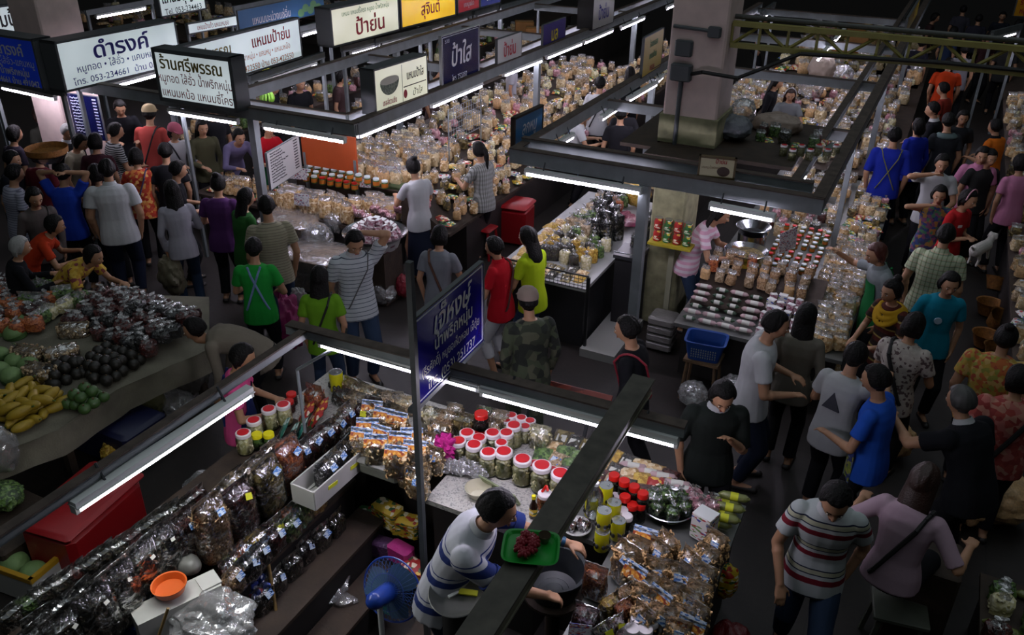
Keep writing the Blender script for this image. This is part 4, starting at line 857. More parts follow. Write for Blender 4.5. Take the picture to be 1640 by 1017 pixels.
# jars of pickled garlic
JP = [((748, 692), 1.25), ((734, 705), 1.25), ((759, 711), 1.3), ((789, 692), 1.25), ((811, 692), 1.2), ((782, 723), 1.3), ((807, 722), 1.4), ((803, 708), 1.05), ((837, 734), 1.4), ((823, 680), 1.25), ((819, 664), .95), ((835, 668), .95), ((849, 673), .95), ((811, 672), .85), ((828, 676), .8), ((841, 682), .95), ((856, 742), 1.1), ((868, 744), 1.45), ((884, 752), 1.1), ((898, 757), 1.45), ((767, 700), 1.2)]
for i, ((px, py), s_) in enumerate(sorted(JP)): jar(px, py, f'jar of pickled garlic with red lid centre, {ordn(i)} counting from the left', sc=s_)
for zz, lab in ((0, 'lower'), (.14, 'upper')): top(jarkind('black', .05, .11, 'red', None, 'chilli_paste_jar', .03), 771, 690, ZC+.12, ZC+zz+.0, f'{lab} dark chilli paste jar with red lid, stacked among pickle jars', 'jar', sc=1.15)
for px, py, ck, w_, lab in ((712, 655, 'shred', .2, 'wide bag of dark brown strips just right of the sign'), (742, 660, 'olive', .2, 'fat bag of amber pickled fruit behind the jars'), (800, 655, 'nut', .17, 'tall bag of grey shoots behind the jars'), (786, 668, 'shred', .17, 'bag of brown grains behind the stacked jars'), (866, 680, 'white', .17, 'pale bag behind the small jars'), (775, 650, 'green', .13, 'green bag on the far edge behind red lids'), (690, 650, 'white', .14, 'pale bag behind the blue sign edge'), (728, 645, 'nut', .14, 'grey bag on the far edge behind amber fruit')):
    top(B(ck, w_, .14, .16, .04), px, py, ZC+.2, ZC, lab, rz=.1)
FP = [PKR, PKO, PKT, PKD, PKN, PKW, PKYE, PKRE, PKGR, PKT]
FN = ['red printed', 'olive', 'golden crackling', 'dark herb', 'pale nut', 'white printed', 'yellow noodle', 'dark red', 'green leaf', 'crackling']
for r_, (a, b, n) in enumerate((((890, 694), (1080, 765), 9), ((872, 712), (1060, 778), 9), ((858, 722), (1040, 790), 8), ((900, 752), (950, 775), 2))):
    A = at(*a, ZC+.05); Bq = at(*b, ZC+.05)
    for i in range(n):
        j = RND.randrange(len(FP)); p = A+(Bq-A)*((i+.5)/n); put(FP[j], (p[0], p[1], ZC+.0), 0, f'flat {FN[j]} packet, {ordn(i)} from left, {ordn(r_)} row beyond the jars', 'packet', 'flat packets along the far edge', 1.15, (.28, 0, .1+RND.uniform(-.25, .25)))
for i, (px, py) in enumerate(((1015, 742), (1042, 752), (1062, 758), (1085, 770), (1100, 780))): top(ROLLP, px, py, ZC+.05, ZC, f'pale sausage roll on the far edge, {ordn(i)} from the left', 'sausage', rz=.2, sc=1.1, group='sausage rolls on the far edge')
# tins and sauces at the crossing beam
for px, py, zz, lab in ((949, 797, .0, 'yellow fruit tin farthest left beside the beam'), (971, 777, .12, 'yellow fruit tin at the back under the water bottle'), (984, 804, .06, 'yellow fruit tin behind the front pair'), (968, 817, .14, 'upper yellow fruit tin with black fruit picture, front stack'), (991, 833, .0, 'yellow fruit tin right of the front stack'), (965, 850, .0, 'lower yellow fruit tin of the front stack')):
    top(CAN, px, py, ZC+.15+zz, ZC+zz, lab, 'tin', sc=1.3, group='yellow fruit tins', rz=.3)
for px, py, lab in ((985, 796, 'white-lidded jar among the yellow tins, nearer back'), (997, 818, 'white-lidded jar right of the yellow tins'), (1004, 828, 'short white-lidded jar in front of the red lids')): top(JDK, px, py, ZC+.13, ZC, lab, 'jar', sc=1.2)
for i, (px, py, zz) in enumerate(((984, 762, .1), (1000, 771, .1), (1016, 780, .08), (1030, 791, .08), (1001, 796, .04), (1013, 809, .0), (1026, 808, .0))): top(JRED, px, py, ZC+.15+zz, ZC+zz, f'dark sauce jar with red lid, {ordn(i)} counting from the back', 'jar', sc=1.15, group='red-lidded sauce jars')
simple('wb', 'water_bottle', lambda m: m.lathe([(.05, 0), (.055, .01), (.055, .16), (.048, .19), (.02, .24), (.018, .26)], 18), [CLEARP], [('cap', lambda m: m.lathe([(.021, .255), (.021, .275), (.01, .277)], 12), [WHITEP])]); top(KINDS['wb'], 955, 772, ZC+.4, ZC+.12, 'clear plastic bottle standing behind the yellow tins', 'bottle')
for px, py, lab in ((855, 792, 'yellow-topped squeeze bottle left of the spice jar'), (891, 800, 'yellow-topped squeeze bottle right of the spice jar'), (921, 764, 'yellow-topped bottle beside the crossing beam')): top(BOT, px, py, ZC+.2, ZC, lab, 'bottle')
e = top(jarkind('orange', .05, .12, 'white', None, 'spice_shaker'), 873, 786, ZC+.16, ZC, 'spice jar with orange label and red handle on white lid', 'jar', sc=1.1); m = MB(); m.path([(-.02, 0, .13), (.0, .02, .17), (.02, .0, .15)], .009, 6); m.build('red_handle', mat('lid_red', 'c01a14', .35), e)
def bowl_fn(r, h, t=.006): return lambda m: m.lathe([(r*.55, 0), (r*.62, .002), (r*.96, h*.9), (r, h), (r*1.03, h+.004), (r*1.0, h+.008), (r*.93, h*.9), (r*.58, t), (.004, t)], 36)
def thing1(name, fn, m_, px, py, z, lab, cat, zt=None, rz=0, rot=None, sc=None):
    mb = MB(); fn(mb); p = at(px, py, zt if zt is not None else z); o = mb.build(name, m_, None, loc=(p[0], p[1], z)); tag(o, lab, cat); o.rotation_euler = rot if rot else (0, 0, rz); return o
o = thing1('steel_basin', bowl_fn(.19, .08), CHROME, 1070, 812, ZC, 'steel basin full of knotted green bags on the right counter', 'bowl', zt=ZC+.05)
ob = np.array(o.location)
for i, (a, r_) in enumerate([(0, 0)]+[(q*1.05, .105) for q in range(6)]):
    put(B('green', .11, .10, .11, .04, tied=True), (ob[0]+math.cos(a)*r_, ob[1]+math.sin(a)*r_, ZC+.03+(.06 if i == 0 else 0)), a, 'knotted green bag on top in the middle of the steel basin' if i == 0 else f'knotted green bag round the steel basin, {ordn(i-1)} anticlockwise from the right', 'bag', 'knotted bags in the steel basin')
o = thing1('small_dish', bowl_fn(.10, .03), mat('white_dish', 'c4c4c0', .3), 923, 848, ZC, 'white-rimmed dish of purple bags beside the tins', 'dish')
for q in (-1, 1): put(B('red', .09, .08, .06, .03, tied=True), (o.location[0]+q*.04, o.location[1]+q*.02, ZC+.01), 0, f'small purple knotted bag on the dish, {"left" if q < 0 else "right"} one', 'bag')
for i, (px, py) in enumerate(((1112, 785), (1122, 800), (1142, 798))): top(B('pink', .12, .11, .12, .05, tied=True), px, py, ZC+.13, ZC, f'pink netted bag beside the steel basin, {ordn(i)} from the left', group='pink netted bags')
for r_ in range(3):
    for c_ in range(2): p = at(1168-8*r_, 796+17*r_, ZC+.08); put(ROLLG, (p[0]+.05*c_-.02, p[1]+.02*c_, ZC+c_*.05), 0, f'green and yellow wrapped roll, {("lower", "upper")[c_]} layer, {ordn(r_)} from the back', 'roll', 'wrapped rolls at the right corner', 1.35, (0, 0, .15))
top(boxkind('bxw2', WHP, .14, .12, .20, 'medicine_carton'), 1131, 822, ZC+.2, ZC, 'white carton with red print behind the ring bags', 'box', rz=-.3)
RB = [(1035, 846), (1024, 858), (1072, 852), (1059, 864), (1008, 880), (1110, 880), (1136, 872), (1055, 893), (1087, 900), (1130, 902), (1040, 912), (1035, 935), (1076, 931), (1105, 942), (1122, 930), (1035, 968), (1063, 968), (1094, 968), (1088, 990), (1150, 850), (1118, 962), (1105, 905), (1060, 945), (1110, 990), (1020, 905)]
for i, (px, py) in enumerate(sorted(RB, key=lambda q: q[1])):
    big = i in (5, 6); k = B('ring', .20, .15, .26, .05, label='blue', n=120) if (px, py) == (1008, 880) else (B('ring', .16, .12, .21, .04, label='blue', n=90) if i % 6 else B('puff', .16, .12, .20, .04, card='orange'))
    top(k, px, py, ZC+.25, ZC, f'bag of fried rings on the right counter, {ordn(i)} counting from the back', rz=-.25+RND.uniform(-.35, .35), group='fried ring bags on the right counter')
for i, (px, py) in enumerate(((1022, 996), (1043, 999), (1012, 1012), (1033, 1013))): top(JDK, px, py, ZC+.13, ZC, f'white-lidded jar at the bottom edge, {ordn(i)} of four', 'jar', sc=1.35, group='four white-lidded jars')
top(B('orange', .15, .10, .20, .06, n=100), 955, 905, 1.25, 1.0, 'bag of orange shrimp pinched in the seller\'s fingers'); top(B('red', .16, .12, .2, .04), 940, 972, 1.2, .98, 'dark bag with a big white printed label at bottom')
m = MB(); m.box((0, 0, 0), (.13, .004, .11)); p = at(937, 990, 1.15); o = m.build('printed_label', printed('printed_label', 'c4c0c8', ['a04040', '4a4a90'], (60, 200), .6), None, loc=(p[0], p[1]-.07, 1.1)); tag(o, 'white printed label card standing before the seller\'s lower hand', 'label'); o.rotation_euler = (-.3, 0, .3)
for i, (px, py, ck) in enumerate(((978, 955, 'yellow'), (1000, 962, 'orange'), (985, 990, 'red'), (1002, 1005, 'red'), (965, 1000, 'dark'), (1000, 940, 'shred'))): top(B(ck, .13, .10, .17, .04, label='yellow' if i in (2, 4) else None), px, py, ZC+.17, ZC-.02, f'bag between the seller\'s hand and ring bags, {ordn(i)} from the back', rz=1.1, group='mixed bags before the seller')
# basin, pan, bowl, cloths, fan
o = thing1('black_basin', lambda m: m.lathe([(.13, 0), (.15, .0), (.205, .19), (.215, .195), (.215, .21), (.19, .205), (.15, .03), (.10, .018), (.095, .022), (.06, .015), (.055, .02), (.004, .012)], 40), mat('black_basin_plastic', '26292c', .35), 888, 925, .78, 'large black plastic basin between the seller\'s arms', 'basin', zt=.9)
m = MB(); m.lathe([(.2, 0), (.2, .02), (.004, .02)], 24); m.cyl((0, 0, 0), (0, 0, -.76), .05); o2 = m.build('round_stool', DWOOD, None, loc=(o.location[0], o.location[1], .76)); tag(o2, 'dark stool holding up the large black basin', 'stool')
o = thing1('steel_pan', bowl_fn(.165, .05), mat('brushed_steel', '8c8c8a', .42, .55, noise=(5, .15)), 734, 950, 1.22, 'round steel pan holding a yellow packet beside the seller', 'pan', zt=1.25, rot=(.2, 0, 0))
for nm, c_, r_, mm in (('yellow_note', (.05, .03, .022), .3, YSTICK), ('white_stick', (-.02, -.02, .02), 1.1, WHITEP)):
    m = MB(); m.box((0, 0, 0), (.11, .035, .012) if nm[0] == 'y' else (.07, .018, .012)); q = m.build(nm, mm, None, loc=tuple(np.array(o.location)+np.array(c_)+np.array((0, 0, .01)))); q.rotation_euler = (.2, 0, r_); tag(q, {'y': 'yellow folded note lying in the steel pan', 'w': 'short white stick lying in the steel pan'}[nm[0]], 'note' if nm[0] == 'y' else 'stick')
m = MB(); m.lathe([(.10, 0), (.10, 1.02), (.10, 1.04), (.09, 1.03)], 24); o3 = m.build('tall_bin', mat('grey_bin', '222222', .6), None, loc=(o.location[0], o.location[1], .15)); tag(o3, 'tall grey bin under the steel pan', 'bin')
thing1('cream_bowl', bowl_fn(.095, .07), mat('cream_china', 'c8c4ac', .25), 766, 783, ZC, 'cream bowl with leftover food behind the seller\'s head', 'bowl', zt=ZC+.06)
def crumple(name, c, size, m_, lab, cat, seed=1, z=None, k=9, rot=(0, 0, 0), amp=.16, n=26):
    "soft crumpled bag or cloth: a puckered closed shape"
    a = np.linspace(0, 2*math.pi, n*2, endpoint=False); R = []
    for i in range(n+1):
        ph = math.pi*min(max(i/n, .015), .985); z_ = -math.cos(ph); r = math.sin(ph)**.8; P = np.stack([r*np.cos(a), r*np.sin(a), np.full(len(a), z_)], 1)
        P *= (1+(np.abs(wav(P, k, seed, 8))-.35)*amp+wav(P, k*2.3, seed+4, 6)*amp*.25)[:, None]; R.append((P*np.array(size)/2) @ rotm(*rot).T)
    mb = MB(); mb.loft(R); v = np.concatenate(mb.v); lo = v[:, 2].min(); mb.v = [v-np.array((0, 0, lo))]
    o = mb.build(name, m_, None, loc=(c[0], c[1], z if z is not None else 0)); tag(o, lab, cat); return o
PCLOTH = cloth('b02a7a', 'magenta_cloth'); BCLOTH = cloth('1c2c58', 'blue_cloth')
crumple('magenta_cloth', at(712, 722, ZC+.1), (.19, .16, .2), PCLOTH, 'crumpled magenta cloth right of the sign pole', 'cloth', 3, ZC, 7, amp=.5)
for i, (px, py) in enumerate(((735, 752), (752, 745), (765, 757), (722, 748))): crumple('clear_bag', at(px, py, ZC+.05), (.16, .10, .09), FILMH, f'empty clear bag on the newspaper left of the bowl, {ordn(i)} from the back', 'bag', 20+i, ZC, 8, amp=.5)
m = MB(); m.rbox((0, 0, .008), (.12, .05, .016), .004); p = at(780, 746, ZC); o = m.build('mobile_phone', mat('phone_grey', '3a3c42', .3), None, loc=(p[0], p[1], ZC), rz=.1); tag(o, 'dark mobile phone lying before the pickle jars', 'phone'); k = MB(); k.box((.02, 0, .0168), (.06, .036, .001)); k.build('screen', mat('phone_screen', '60585c', .1), o)
m = MB(); m.rbox((0, 0, .0), (.34, .012, .14), .004); p = at(800, 785, ZC+.07); o = m.build('green_folder', mat('pale_green_card', '8f9a74', .5), None, loc=(p[0], p[1], ZC+.075)); o.rotation_euler = (.5, 0, -.25); tag(o, 'pale green card standing behind the seller\'s head', 'card')
crumple('plastic_sack', at(332, 985, 1.0), (.62, .42, .26), FILMH, 'big white translucent plastic sack at the bottom edge', 'sack', 5, .80, 6, amp=.4, n=34)
crumple('blue_cloth', at(228, 978, .98), (.34, .26, .2), BCLOTH, 'crumpled dark blue cloth left of the plastic sack', 'cloth', 8, .80, 5, amp=.5)
crumple('blue_cloth', at(405, 930, .7), (.24, .22, .2), printed('patterned_blue', '1a2a5a', ['b0b4c0', '3a4a9a', '7a2a30'], (30, 30), .6), 'blue patterned bundle beside the wooden stick', 'bundle', 9, .52, 6, amp=.5)
o = thing1('orange_bowl', lambda m: m.lathe([(.07, 0), (.085, .004), (.098, .05), (.103, .052), (.103, .058), (.094, .056), (.082, .014), (.004, .012)], 36), mat('orange_plastic', 'c85a20', .35), 271, 938, 1.12, 'shallow orange plastic bowl on white cartons', 'bowl', zt=1.16)
m = MB(); m.box((0, 0, .0), (.50, .16, .20)); m.box((.2, .0, .105), (.12, .13, .012)); p = at(275, 950, 1.1); o = m.build('white_carton', mat('carton_white', 'b4b4ae', .7), None, loc=(p[0]+.03, p[1], .985), rz=1.15); tag(o, 'folded white carton under the orange bowl', 'box')
crumple('red_bag', at(345, 945, .95), (.22, .17, .12), CW['orange'], 'flat bag of red-orange powder right of the orange bowl', 'bag', 12, .81, 5, amp=.2); crumple('grey_tub', at(300, 905, 1.05), (.2, .14, .12), mat('grey_tub', '6d6d68', .4), 'grey tub between the shredded bag and white cartons', 'tub', 2, 1.0, 3, amp=.05)
a_ = at(430, 905, .75); b_ = at(452, 1030, .35); m = MB(); m.cyl((a_[0], a_[1], .85), (b_[0]+.1, b_[1]-.1, 0.02), .012); tag(m.build('wooden_stick', mat('bamboo', '7a6238', .6)), 'long bamboo stick leaning at the lower left shelf', 'stick')
a_ = at(236, 1017, 1.2); m = MB(); m.cyl((a_[0], a_[1], 1.05), (a_[0]+.06, a_[1]+.12, 1.32), .009); tag(m.build('wooden_spoon', mat('bamboo', '7a6238', .6)), 'thin wooden stick upright beside the plastic sack', 'stick')
def fan(px, py, z, lab):
    p = at(px, py, z); e = empty('electric_fan', (p[0], p[1], 0)); tag(e, lab, 'fan'); BL = mat('fan_blue', '1e3f96', .3); ax_ = np.array((.02, .93, -.36)); ax_ /= np.linalg.norm(ax_); bx_ = np.cross((0, 0, 1.), ax_); bx_ /= np.linalg.norm(bx_); R = np.stack([bx_, np.cross(ax_, bx_), ax_], 1)   # the head is turned away and down
    hz = z; T = lambda v: np.array(v) @ R.T+np.array((0, 0, hz))
    g = MB()
    for i in range(40):
        a = i/40*2*math.pi
        for sgn in (-1, 1):
            pr = [(.035, .05), (.11, .055), (.18, .035), (.205, 0)]
            pts = [T((math.cos(a)*r, math.sin(a)*r, sgn*zz+.04)) for r, zz in pr]; g.path(pts, .0016, 4)
    g.build('cage', mat('fan_wire', '30508a', .4), e)
    for rr, zz, t, nm in ((.207, .04, .006, 'blue_rim'), (.12, .09, .002, 'wire_ring'), (.12, -.012, .002, 'wire_ring')): g = MB(); g.path([T((math.cos(a)*rr, math.sin(a)*rr, zz)) for a in np.linspace(0, 2*math.pi, 41)], t, 6); g.build(nm, BL, e)
    for i in range(3):
        a = i*2.094; b = MB(); rows = []
        for r in (.03, .08, .13, .185):
            w_ = .05+.05*math.sin((r-.03)/.155*2.6); rows.append([T((math.cos(a)*r-math.sin(a)*q*w_, math.sin(a)*r+math.cos(a)*q*w_, .04+q*.022)) for q in (-1, -.4, .3, 1)])
        v = np.array(rows).reshape(-1, 3); F = [(i_*4+j, i_*4+j+1, i_*4+j+5, i_*4+j+4) for i_ in range(3) for j in range(3)]; b.add(v, F); b.build('blade', mat('fan_blade', '5a7a9a', .2, trans=.3), e)
    b = MB(); b.cyl(T((0, 0, -.15)), T((0, 0, .0)), .055, .062, 20, round_=True); b.build('motor_housing', BL, e); b = MB(); b.cyl(T((0, 0, .09)), T((0, 0, .10)), .035); b.build('hub_badge', BL, e)
    b = MB(); q = T((0, 0, -.1)); b.cyl(q, (q[0], q[1], .03), .018); b.build('pole', WHITEP, e); b = MB(); b.lathe([(.19, 0), (.18, .025), (.03, .05)], 30, c=(q[0], q[1], 0)); b.build('base', BL, e)
fan(622, 948, .98, 'blue electric fan standing inside the front stall')
o = thing1('dark_bucket', lambda m: m.lathe([(.11, 0), (.14, .26), (.15, .26), (.15, .27), (.13, .265), (.10, .12), (.004, .12)], 28), mat('bucket_dark', '1c1b1a', .5), 735, 1005, .55, 'dark bucket of brown food under the steel pan', 'bucket', zt=.8)
m = MB(); m.lathe([(.105, .12), (.118, .2), (.05, .22), (.004, .225)], 20); m.build('brown_food', ORNG, o)
m = MB(); m.box((0, 0, .27), (.4, .4, .54)); q = m.build('low_cabinet', DWOOD, None, loc=(o.location[0]+.0, o.location[1]-.12, 0)); tag(q, 'low dark cabinet carrying the dark bucket', 'cabinet')
for i, (px, py, c_, s_) in enumerate(((560, 880, FILMH, .34), (640, 900, CARD, .3), (520, 960, FILMH, .46), (690, 985, FILMH, .25))):
    crumple('plastic_bag' if c_ is not CARD else 'brown_sack', at(px, py, .15), (s_, s_*.8, s_*.7), c_, f'loose bag on the dark stall floor near the fan, {ordn(i)} of four', 'bag', 40+i, .0, 6, amp=.4)
# shelf under the middle counter
for i, (px, py, mm, s_) in enumerate(((620, 810, YELP, .24), (650, 820, YELP, .22), (590, 800, GREENP, .2), (640, 850, PCLOTH, .2), (610, 835, cloth('4a2a52'), .2), (665, 870, REDP, .22), (610, 905, TEALP, .2))):
    p = at(px, py, .6); m = MB(); m.rbox((0, 0, s_*.4), (s_, s_*.6, s_*.8), .02); o = m.build('stored_packet', one('st%d' % i, mm), None, loc=(p[0], p[1]-.0, .42-.04*i), rz=RND.uniform(-.3, .3)); tag(o, f'coloured packet stored below the middle counter, {ordn(i)} from the top left', 'packet', 'packets stored below the counter')
# green tray with roses lying on the beam
p = at(850, 880, 2.31); e = empty('green_tray', (p[0], p[1], 2.295), .35); tag(e, 'bright green plastic tray resting on the olive beam', 'tray')
m = MB(); GT = mat('green_plastic', '1c8a30', .35); m.loft([ring(np.array((0, 0, z_)), np.array((1., 0, 0)), np.array((0, 1., 0)), a_, b_, 32, 5) for z_, a_, b_ in ((0, .09, .075), (.003, .10, .085), (.03, .118, .10), (.033, .128, .108), (.028, .126, .106), (.006, .095, .08), (.005, .01, .01))]); m.build('tray_body', GT, e)
rs = np.random.RandomState(5)
for i in range(9):
    a = i*.7; r_ = .02+.045*rs.rand(); c_ = np.array(e.location)+np.array((math.cos(a)*r_-.02, math.sin(a)*r_, .025+.02*rs.rand())); m = MB()
    for k in range(9): u = k*2.4; rr = .003+.0012*k; m.sph((math.cos(u)*rr*1.6, math.sin(u)*rr*1.6, .014-.001*k), (.014, .009, .014), 7, 5, r=rotm(rz=u))
    o = m.build('rose', mat('rose_red', '7a1422', .6), None, loc=tuple(c_)); m = MB(); m.cyl((0, 0, -.02), (0, 0, 0), .003); m.add([(0, 0, -.01), (.018, .008, -.004), (.026, 0, -.012), (.018, -.008, -.008)], [(0, 1, 2, 3)]); m.build('leaf', GRN, o); tag(o, f'small red rose in the green tray, {ordn(i)} round the bunch', 'rose', 'roses in the green tray')
thing1('tea_cup', bowl_fn(.028, .035), mat('cup_brown', '5a5040', .3), 872, 866, 2.303, 'small brown cup beside the roses in the tray', 'cup', zt=2.31)
# ---------------------------------------------------------------- the crowd
C_ = cloth
def bagof(ctx, side, m_, size, lab, name='carrier_bag', dz=-.02):
    "thing hanging from a hand: bag with two handles"
    r = ctx['root']; wr = ctx['J'][side][2]; a = r.rotation_euler[2]; c, s = math.cos(a), math.sin(a); p = (r.location[0]+c*wr[0]-s*wr[1], r.location[1]+s*wr[0]+c*wr[1], r.location[2]+wr[2])
    o = crumple(name, p, (size*.75, size*.5, size), m_, lab, 'bag', NP[0]+70, max(.02, p[2]-size*1.15+dz), 5, amp=.3)
    h_ = MB(); z_ = size*.9
    for q in (-1, 1): h_.path([(q*.05, 0, z_*.85), (q*.02, 0, z_*1.15), (0, 0, size*1.18)], .008, 5)
    h_.build('handle', m_, o); return ctx
P = person
WSH = C_('a9abac'); WPOLO = C_('b4b6b8'); GRT = C_('1f8a34', 'green_tee'); LIME = C_('5c8a1c', 'moss_green_tee'); NEON = C_('a6c01c', 'neon_green_tee'); REDT = C_('a81420', 'red_shirt'); PURP = C_('4a2858', 'purple_shirt')
FLO = vmat('orange_floral_cloth', ['b83a1c', 'c87838', 'a02818', 'd09a50', 'b04028'], 26, .9, 0); YFL = vmat('yellow_floral_cloth', ['b8922c', 'c0a040', 'a8842a', '7a3a3a', 'b8962e'], 30, .9, 0)
YOF = vmat('yellow_orange_floral_cloth', ['a88a38', 'b06030', '8a8a3a', 'b89a58', 'a04a30'], 30, .9, 0); PRF = vmat('pink_red_floral_cloth', ['9a4038', 'a86058', '8a3430', 'b07a68'], 22, .9, 0); BFL = vmat('blue_floral_cloth', ['24386a', '3a6a4a', '6a3a5a', '2a3050', '8a6a30'], 28, .9, 0)
CAMO = vmat('camouflage_cloth', ['2a3022', '3c4430', '1a1e18', '4a4c3a'], 14, .9, 0); DOT = vmat('dotted_blouse', ['a8a098', 'b0a89e', 'a49c94', '5a4a4a', 'aaa29a'], 44, .9, 0); APF = vmat('floral_apron_cloth', ['22306a', '6a7a2a', '8a8a3a', '1a2450', '5a6a90'], 34, .9, 0)
SST = stripes('bw_stripes', [(0, 'a0a2a4'), (.55, '1c1c20')], .028); PST = stripes('pink_stripes', [(0, 'd0a0b4'), (.5, 'd8ccd2')], .07); THIN = stripes('thin_stripes', [(0, 'b4babe'), (.86, '3a4250')], .045)
MST = stripes('maroon_stripes', [(0, 'aab0b0'), (.30, '6c1826'), (.50, 'aab0b0'), (.62, '20263a'), (.66, 'a8a890'), (.80, '20263a'), (.84, 'aab0b0')], .21); SEL = stripes('navy_stripes', [(0, 'b6b8be'), (.50, '24336a'), (.74, 'b6b8be'), (.86, '24336a'), (.90, 'b6b8be')], .20)
PLD = stripes('plaid_shirt', [(0, 'a8b094'), (.7, '7a9078'), (.85, 'b0a088')], .05, [(0, 'ffffff'), (.75, 'c8d0c0')], 'X', .045); BST = stripes('beige_stripes', [(0, '8f8a74'), (.8, '6a6658')], .03, None); YST = stripes('dark_yellow_stripes', [(0, '4a2018'), (.4, '8a7a40'), (.55, '2a1c18')], .12)
GREY = C_('6d7076'); DG = C_('1d221f', 'dark_green_jumper'); TEAL = C_('127a92', 'turquoise_tee'); ROYAL = C_('1c3aa0', 'royal_blue_tee'); NAVYT = C_('1a2a90', 'blue_jacket'); PINKP = C_('b87898', 'pink_polo'); HOTP = C_('c84a80', 'hot_pink_shirt'); ORG = C_('b0401c', 'orange_shirt'); LAV = C_('a88f9c', 'lavender_blouse'); DK = C_('15161a', 'black_shirt')
OLIVE = C_('4a4a36'); SALM = C_('b04a44', 'salmon_polo'); LVD = C_('6a6484', 'lavender_shirt'); KHA = C_('8a8270')
CR = crumple
# -- left crowd
P(58, 172, -20, 'person with brown hair and patterned dark blouse at the far left stall', fem=True, hair='bob', hairm=HAIRB, shirt=C_('3a3a34'), h=1.55, vox=.012)
P(108, 198, 150, 'grey-haired person in dark jacket looking down below the menu board', hairm=HAIRG, shirt=DK, hp=35, top='long', vox=.012, extras=(collar(WSH),))
P(190, 160, 175, 'vendor in dark vest with bowed head behind the far left counter', shirt=DK, L='work', R='work', hp=35, vox=.012, z0=.15)
P(237, 168, 25, 'person in beige cap and salmon polo with black shoulder strap', shirt=SALM, extras=(cap('9a8a6a'), strap('141414')), L='front', R='down', vox=.012, h=1.7)
P(183, 196, 75, 'person in black and white striped tee facing right', shirt=SST, L='front', R='front', vox=.012)
P(130, 214, 120, 'person in khaki top bending over left of the striped tee', shirt=KHA, hp=40, lean=20, vox=.012, fem=True, hair='bob')
P(278, 198, 150, 'person in white long-sleeved top and pink visor with dark straps', shirt=WSH, top='long', fem=True, hair='bob', extras=(cap('a85a6a'), strap('1a1a24')), L='work', R='work', vox=.012, h=1.55)
P(322, 190, 165, 'person in olive jacket with long hair facing the camera', shirt=OLIVE, top='long', fem=True, hair='long', L='down', R='front', vox=.012)
P(382, 206, 160, 'person in lavender shirt bending down behind the left counter', shirt=LVD, lean=50, hp=20, L='work', R='work', top='long', vox=.012, fem=True)
P(428, 190, 150, 'vendor in red shirt and green apron strap left of the grey post', shirt=REDT, L='work', R='work', vox=.012, fem=True, hair='bob', extras=(apron('1c5a34'),), z0=.1)
P(215, 236, 10, 'person in orange floral blouse with small blue shoulder bag', shirt=FLO, fem=True, hair='bob', L='front', R='front', extras=(strap('4a3a5a'),), h=1.58, vox=.011)
P(60, 232, 40, 'dark-haired person in maroon top behind the wicker tray', shirt=C_('5a1c24'), fem=True, hair='bob', vox=.012)
P(16, 240, 120, 'person in plain dark top standing at the left photo edge', shirt=DK, vox=.012)
P(20, 262, 70, 'person in pale striped shirt at the left photo edge', shirt=stripes('pale_stripes', [(0, '9a9aa8'), (.7, '6a6a7c')], .03, None), vox=.011)
c = P(98, 262, 30, 'person in blue tee balancing a wicker tray on the head', shirt=ROYAL, L='headtop', R='headtop', vox=.011, h=1.6)
p = at(78, 252, 1.68); e = empty('wicker_tray', (p[0], p[1], 1.63)); tag(e, 'round wicker tray stacked on a metal bowl above the blue tee', 'tray'); WK = mat('wicker', '8a5a24', .7, bump=(80, .6), noise=(30, .3)); m = MB(); m.lathe([(.15, 0), (.22, .02), (.24, .10), (.245, .10), (.235, .03), (.15, .03), (.004, .03)], 30, c=(0, 0, .08)); m.build('tray_body', WK, e); m = MB(); bowl_fn(.22, .09)(m); m.build('metal_bowl', CHROME, e)
P(52, 300, 165, 'person in grey-mauve top with thin black strap looking down', shirt=C_('5e5654'), fem=True, hair='bob', hp=25, extras=(strap('111111', -1, .008),), top='long', vox=.01)
P(150, 262, -10, 'person in white blouse just behind the white polo', shirt=C_('9a9ca2'), fem=True, hair='bob', vox=.011, h=1.58)
P(168, 254, 8, 'tall person in white polo seen from behind with dark sleeve mark', shirt=WPOLO, build=1.15, h=1.74, vox=.0095, extras=(collar(WPOLO),), legm=DNAVY)
c = P(272, 288, -5, 'person with waist-long black hair, white top and jeans, holding a sack', shirt=C_('9a98a2'), fem=True, hair='verylong', top='long', legm=JEAN, h=1.6, L='down', R='front')
bagof(c, 'L', mat('beige_sack', '6a6450', .7, noise=(6, .2)), .5, 'big beige cloth sack held by the long-haired person in jeans')
P(283, 256, 85, 'person in dark tee looking right at the counter', shirt=DK, L='front', R='front', vox=.011)
P(347, 278, 20, 'person in purple shirt with tied hair at the counter', shirt=PURP, fem=True, hair='bun', h=1.6, L='front', R='down', build=1.08)
P(392, 300, 60, 'person with long dark hair and green top facing right', shirt=C_('2a5a2a'), fem=True, hair='verylong', h=1.6, L='front', R='down')
P(424, 312, -5, 'person in beige striped shirt carrying a white carrier bag', shirt=BST, legm=JEAN, h=1.7, L='down', R='down', build=1.05)
c = P(404, 380, 12, 'youth in bright green tee with pale blue crossed apron straps', shirt=GRT, extras=(apron('5a6a90', lace='6f86ac'),), L='front', R='hold', h=1.55)
bagof(c, 'R', mat('pink_bag', '8a2a5c', .5, noise=(5, .2)), .62, 'large magenta plastic bag hanging beside the green tee', 'plastic_bag')
c = P(425, 318, 0, 'person glimpsed behind the striped shirt by the wrapped bales', shirt=C_('2a2a30'), h=1.5, vox=.012) if False else None
CR('white_carrier_bag', at(478, 468, .75), (.2, .12, .24), mat('white_bag', '9a9898', .6), 'white carrier bag hanging beside the beige striped shirt', 'bag', 61, .55, 6, amp=.3)
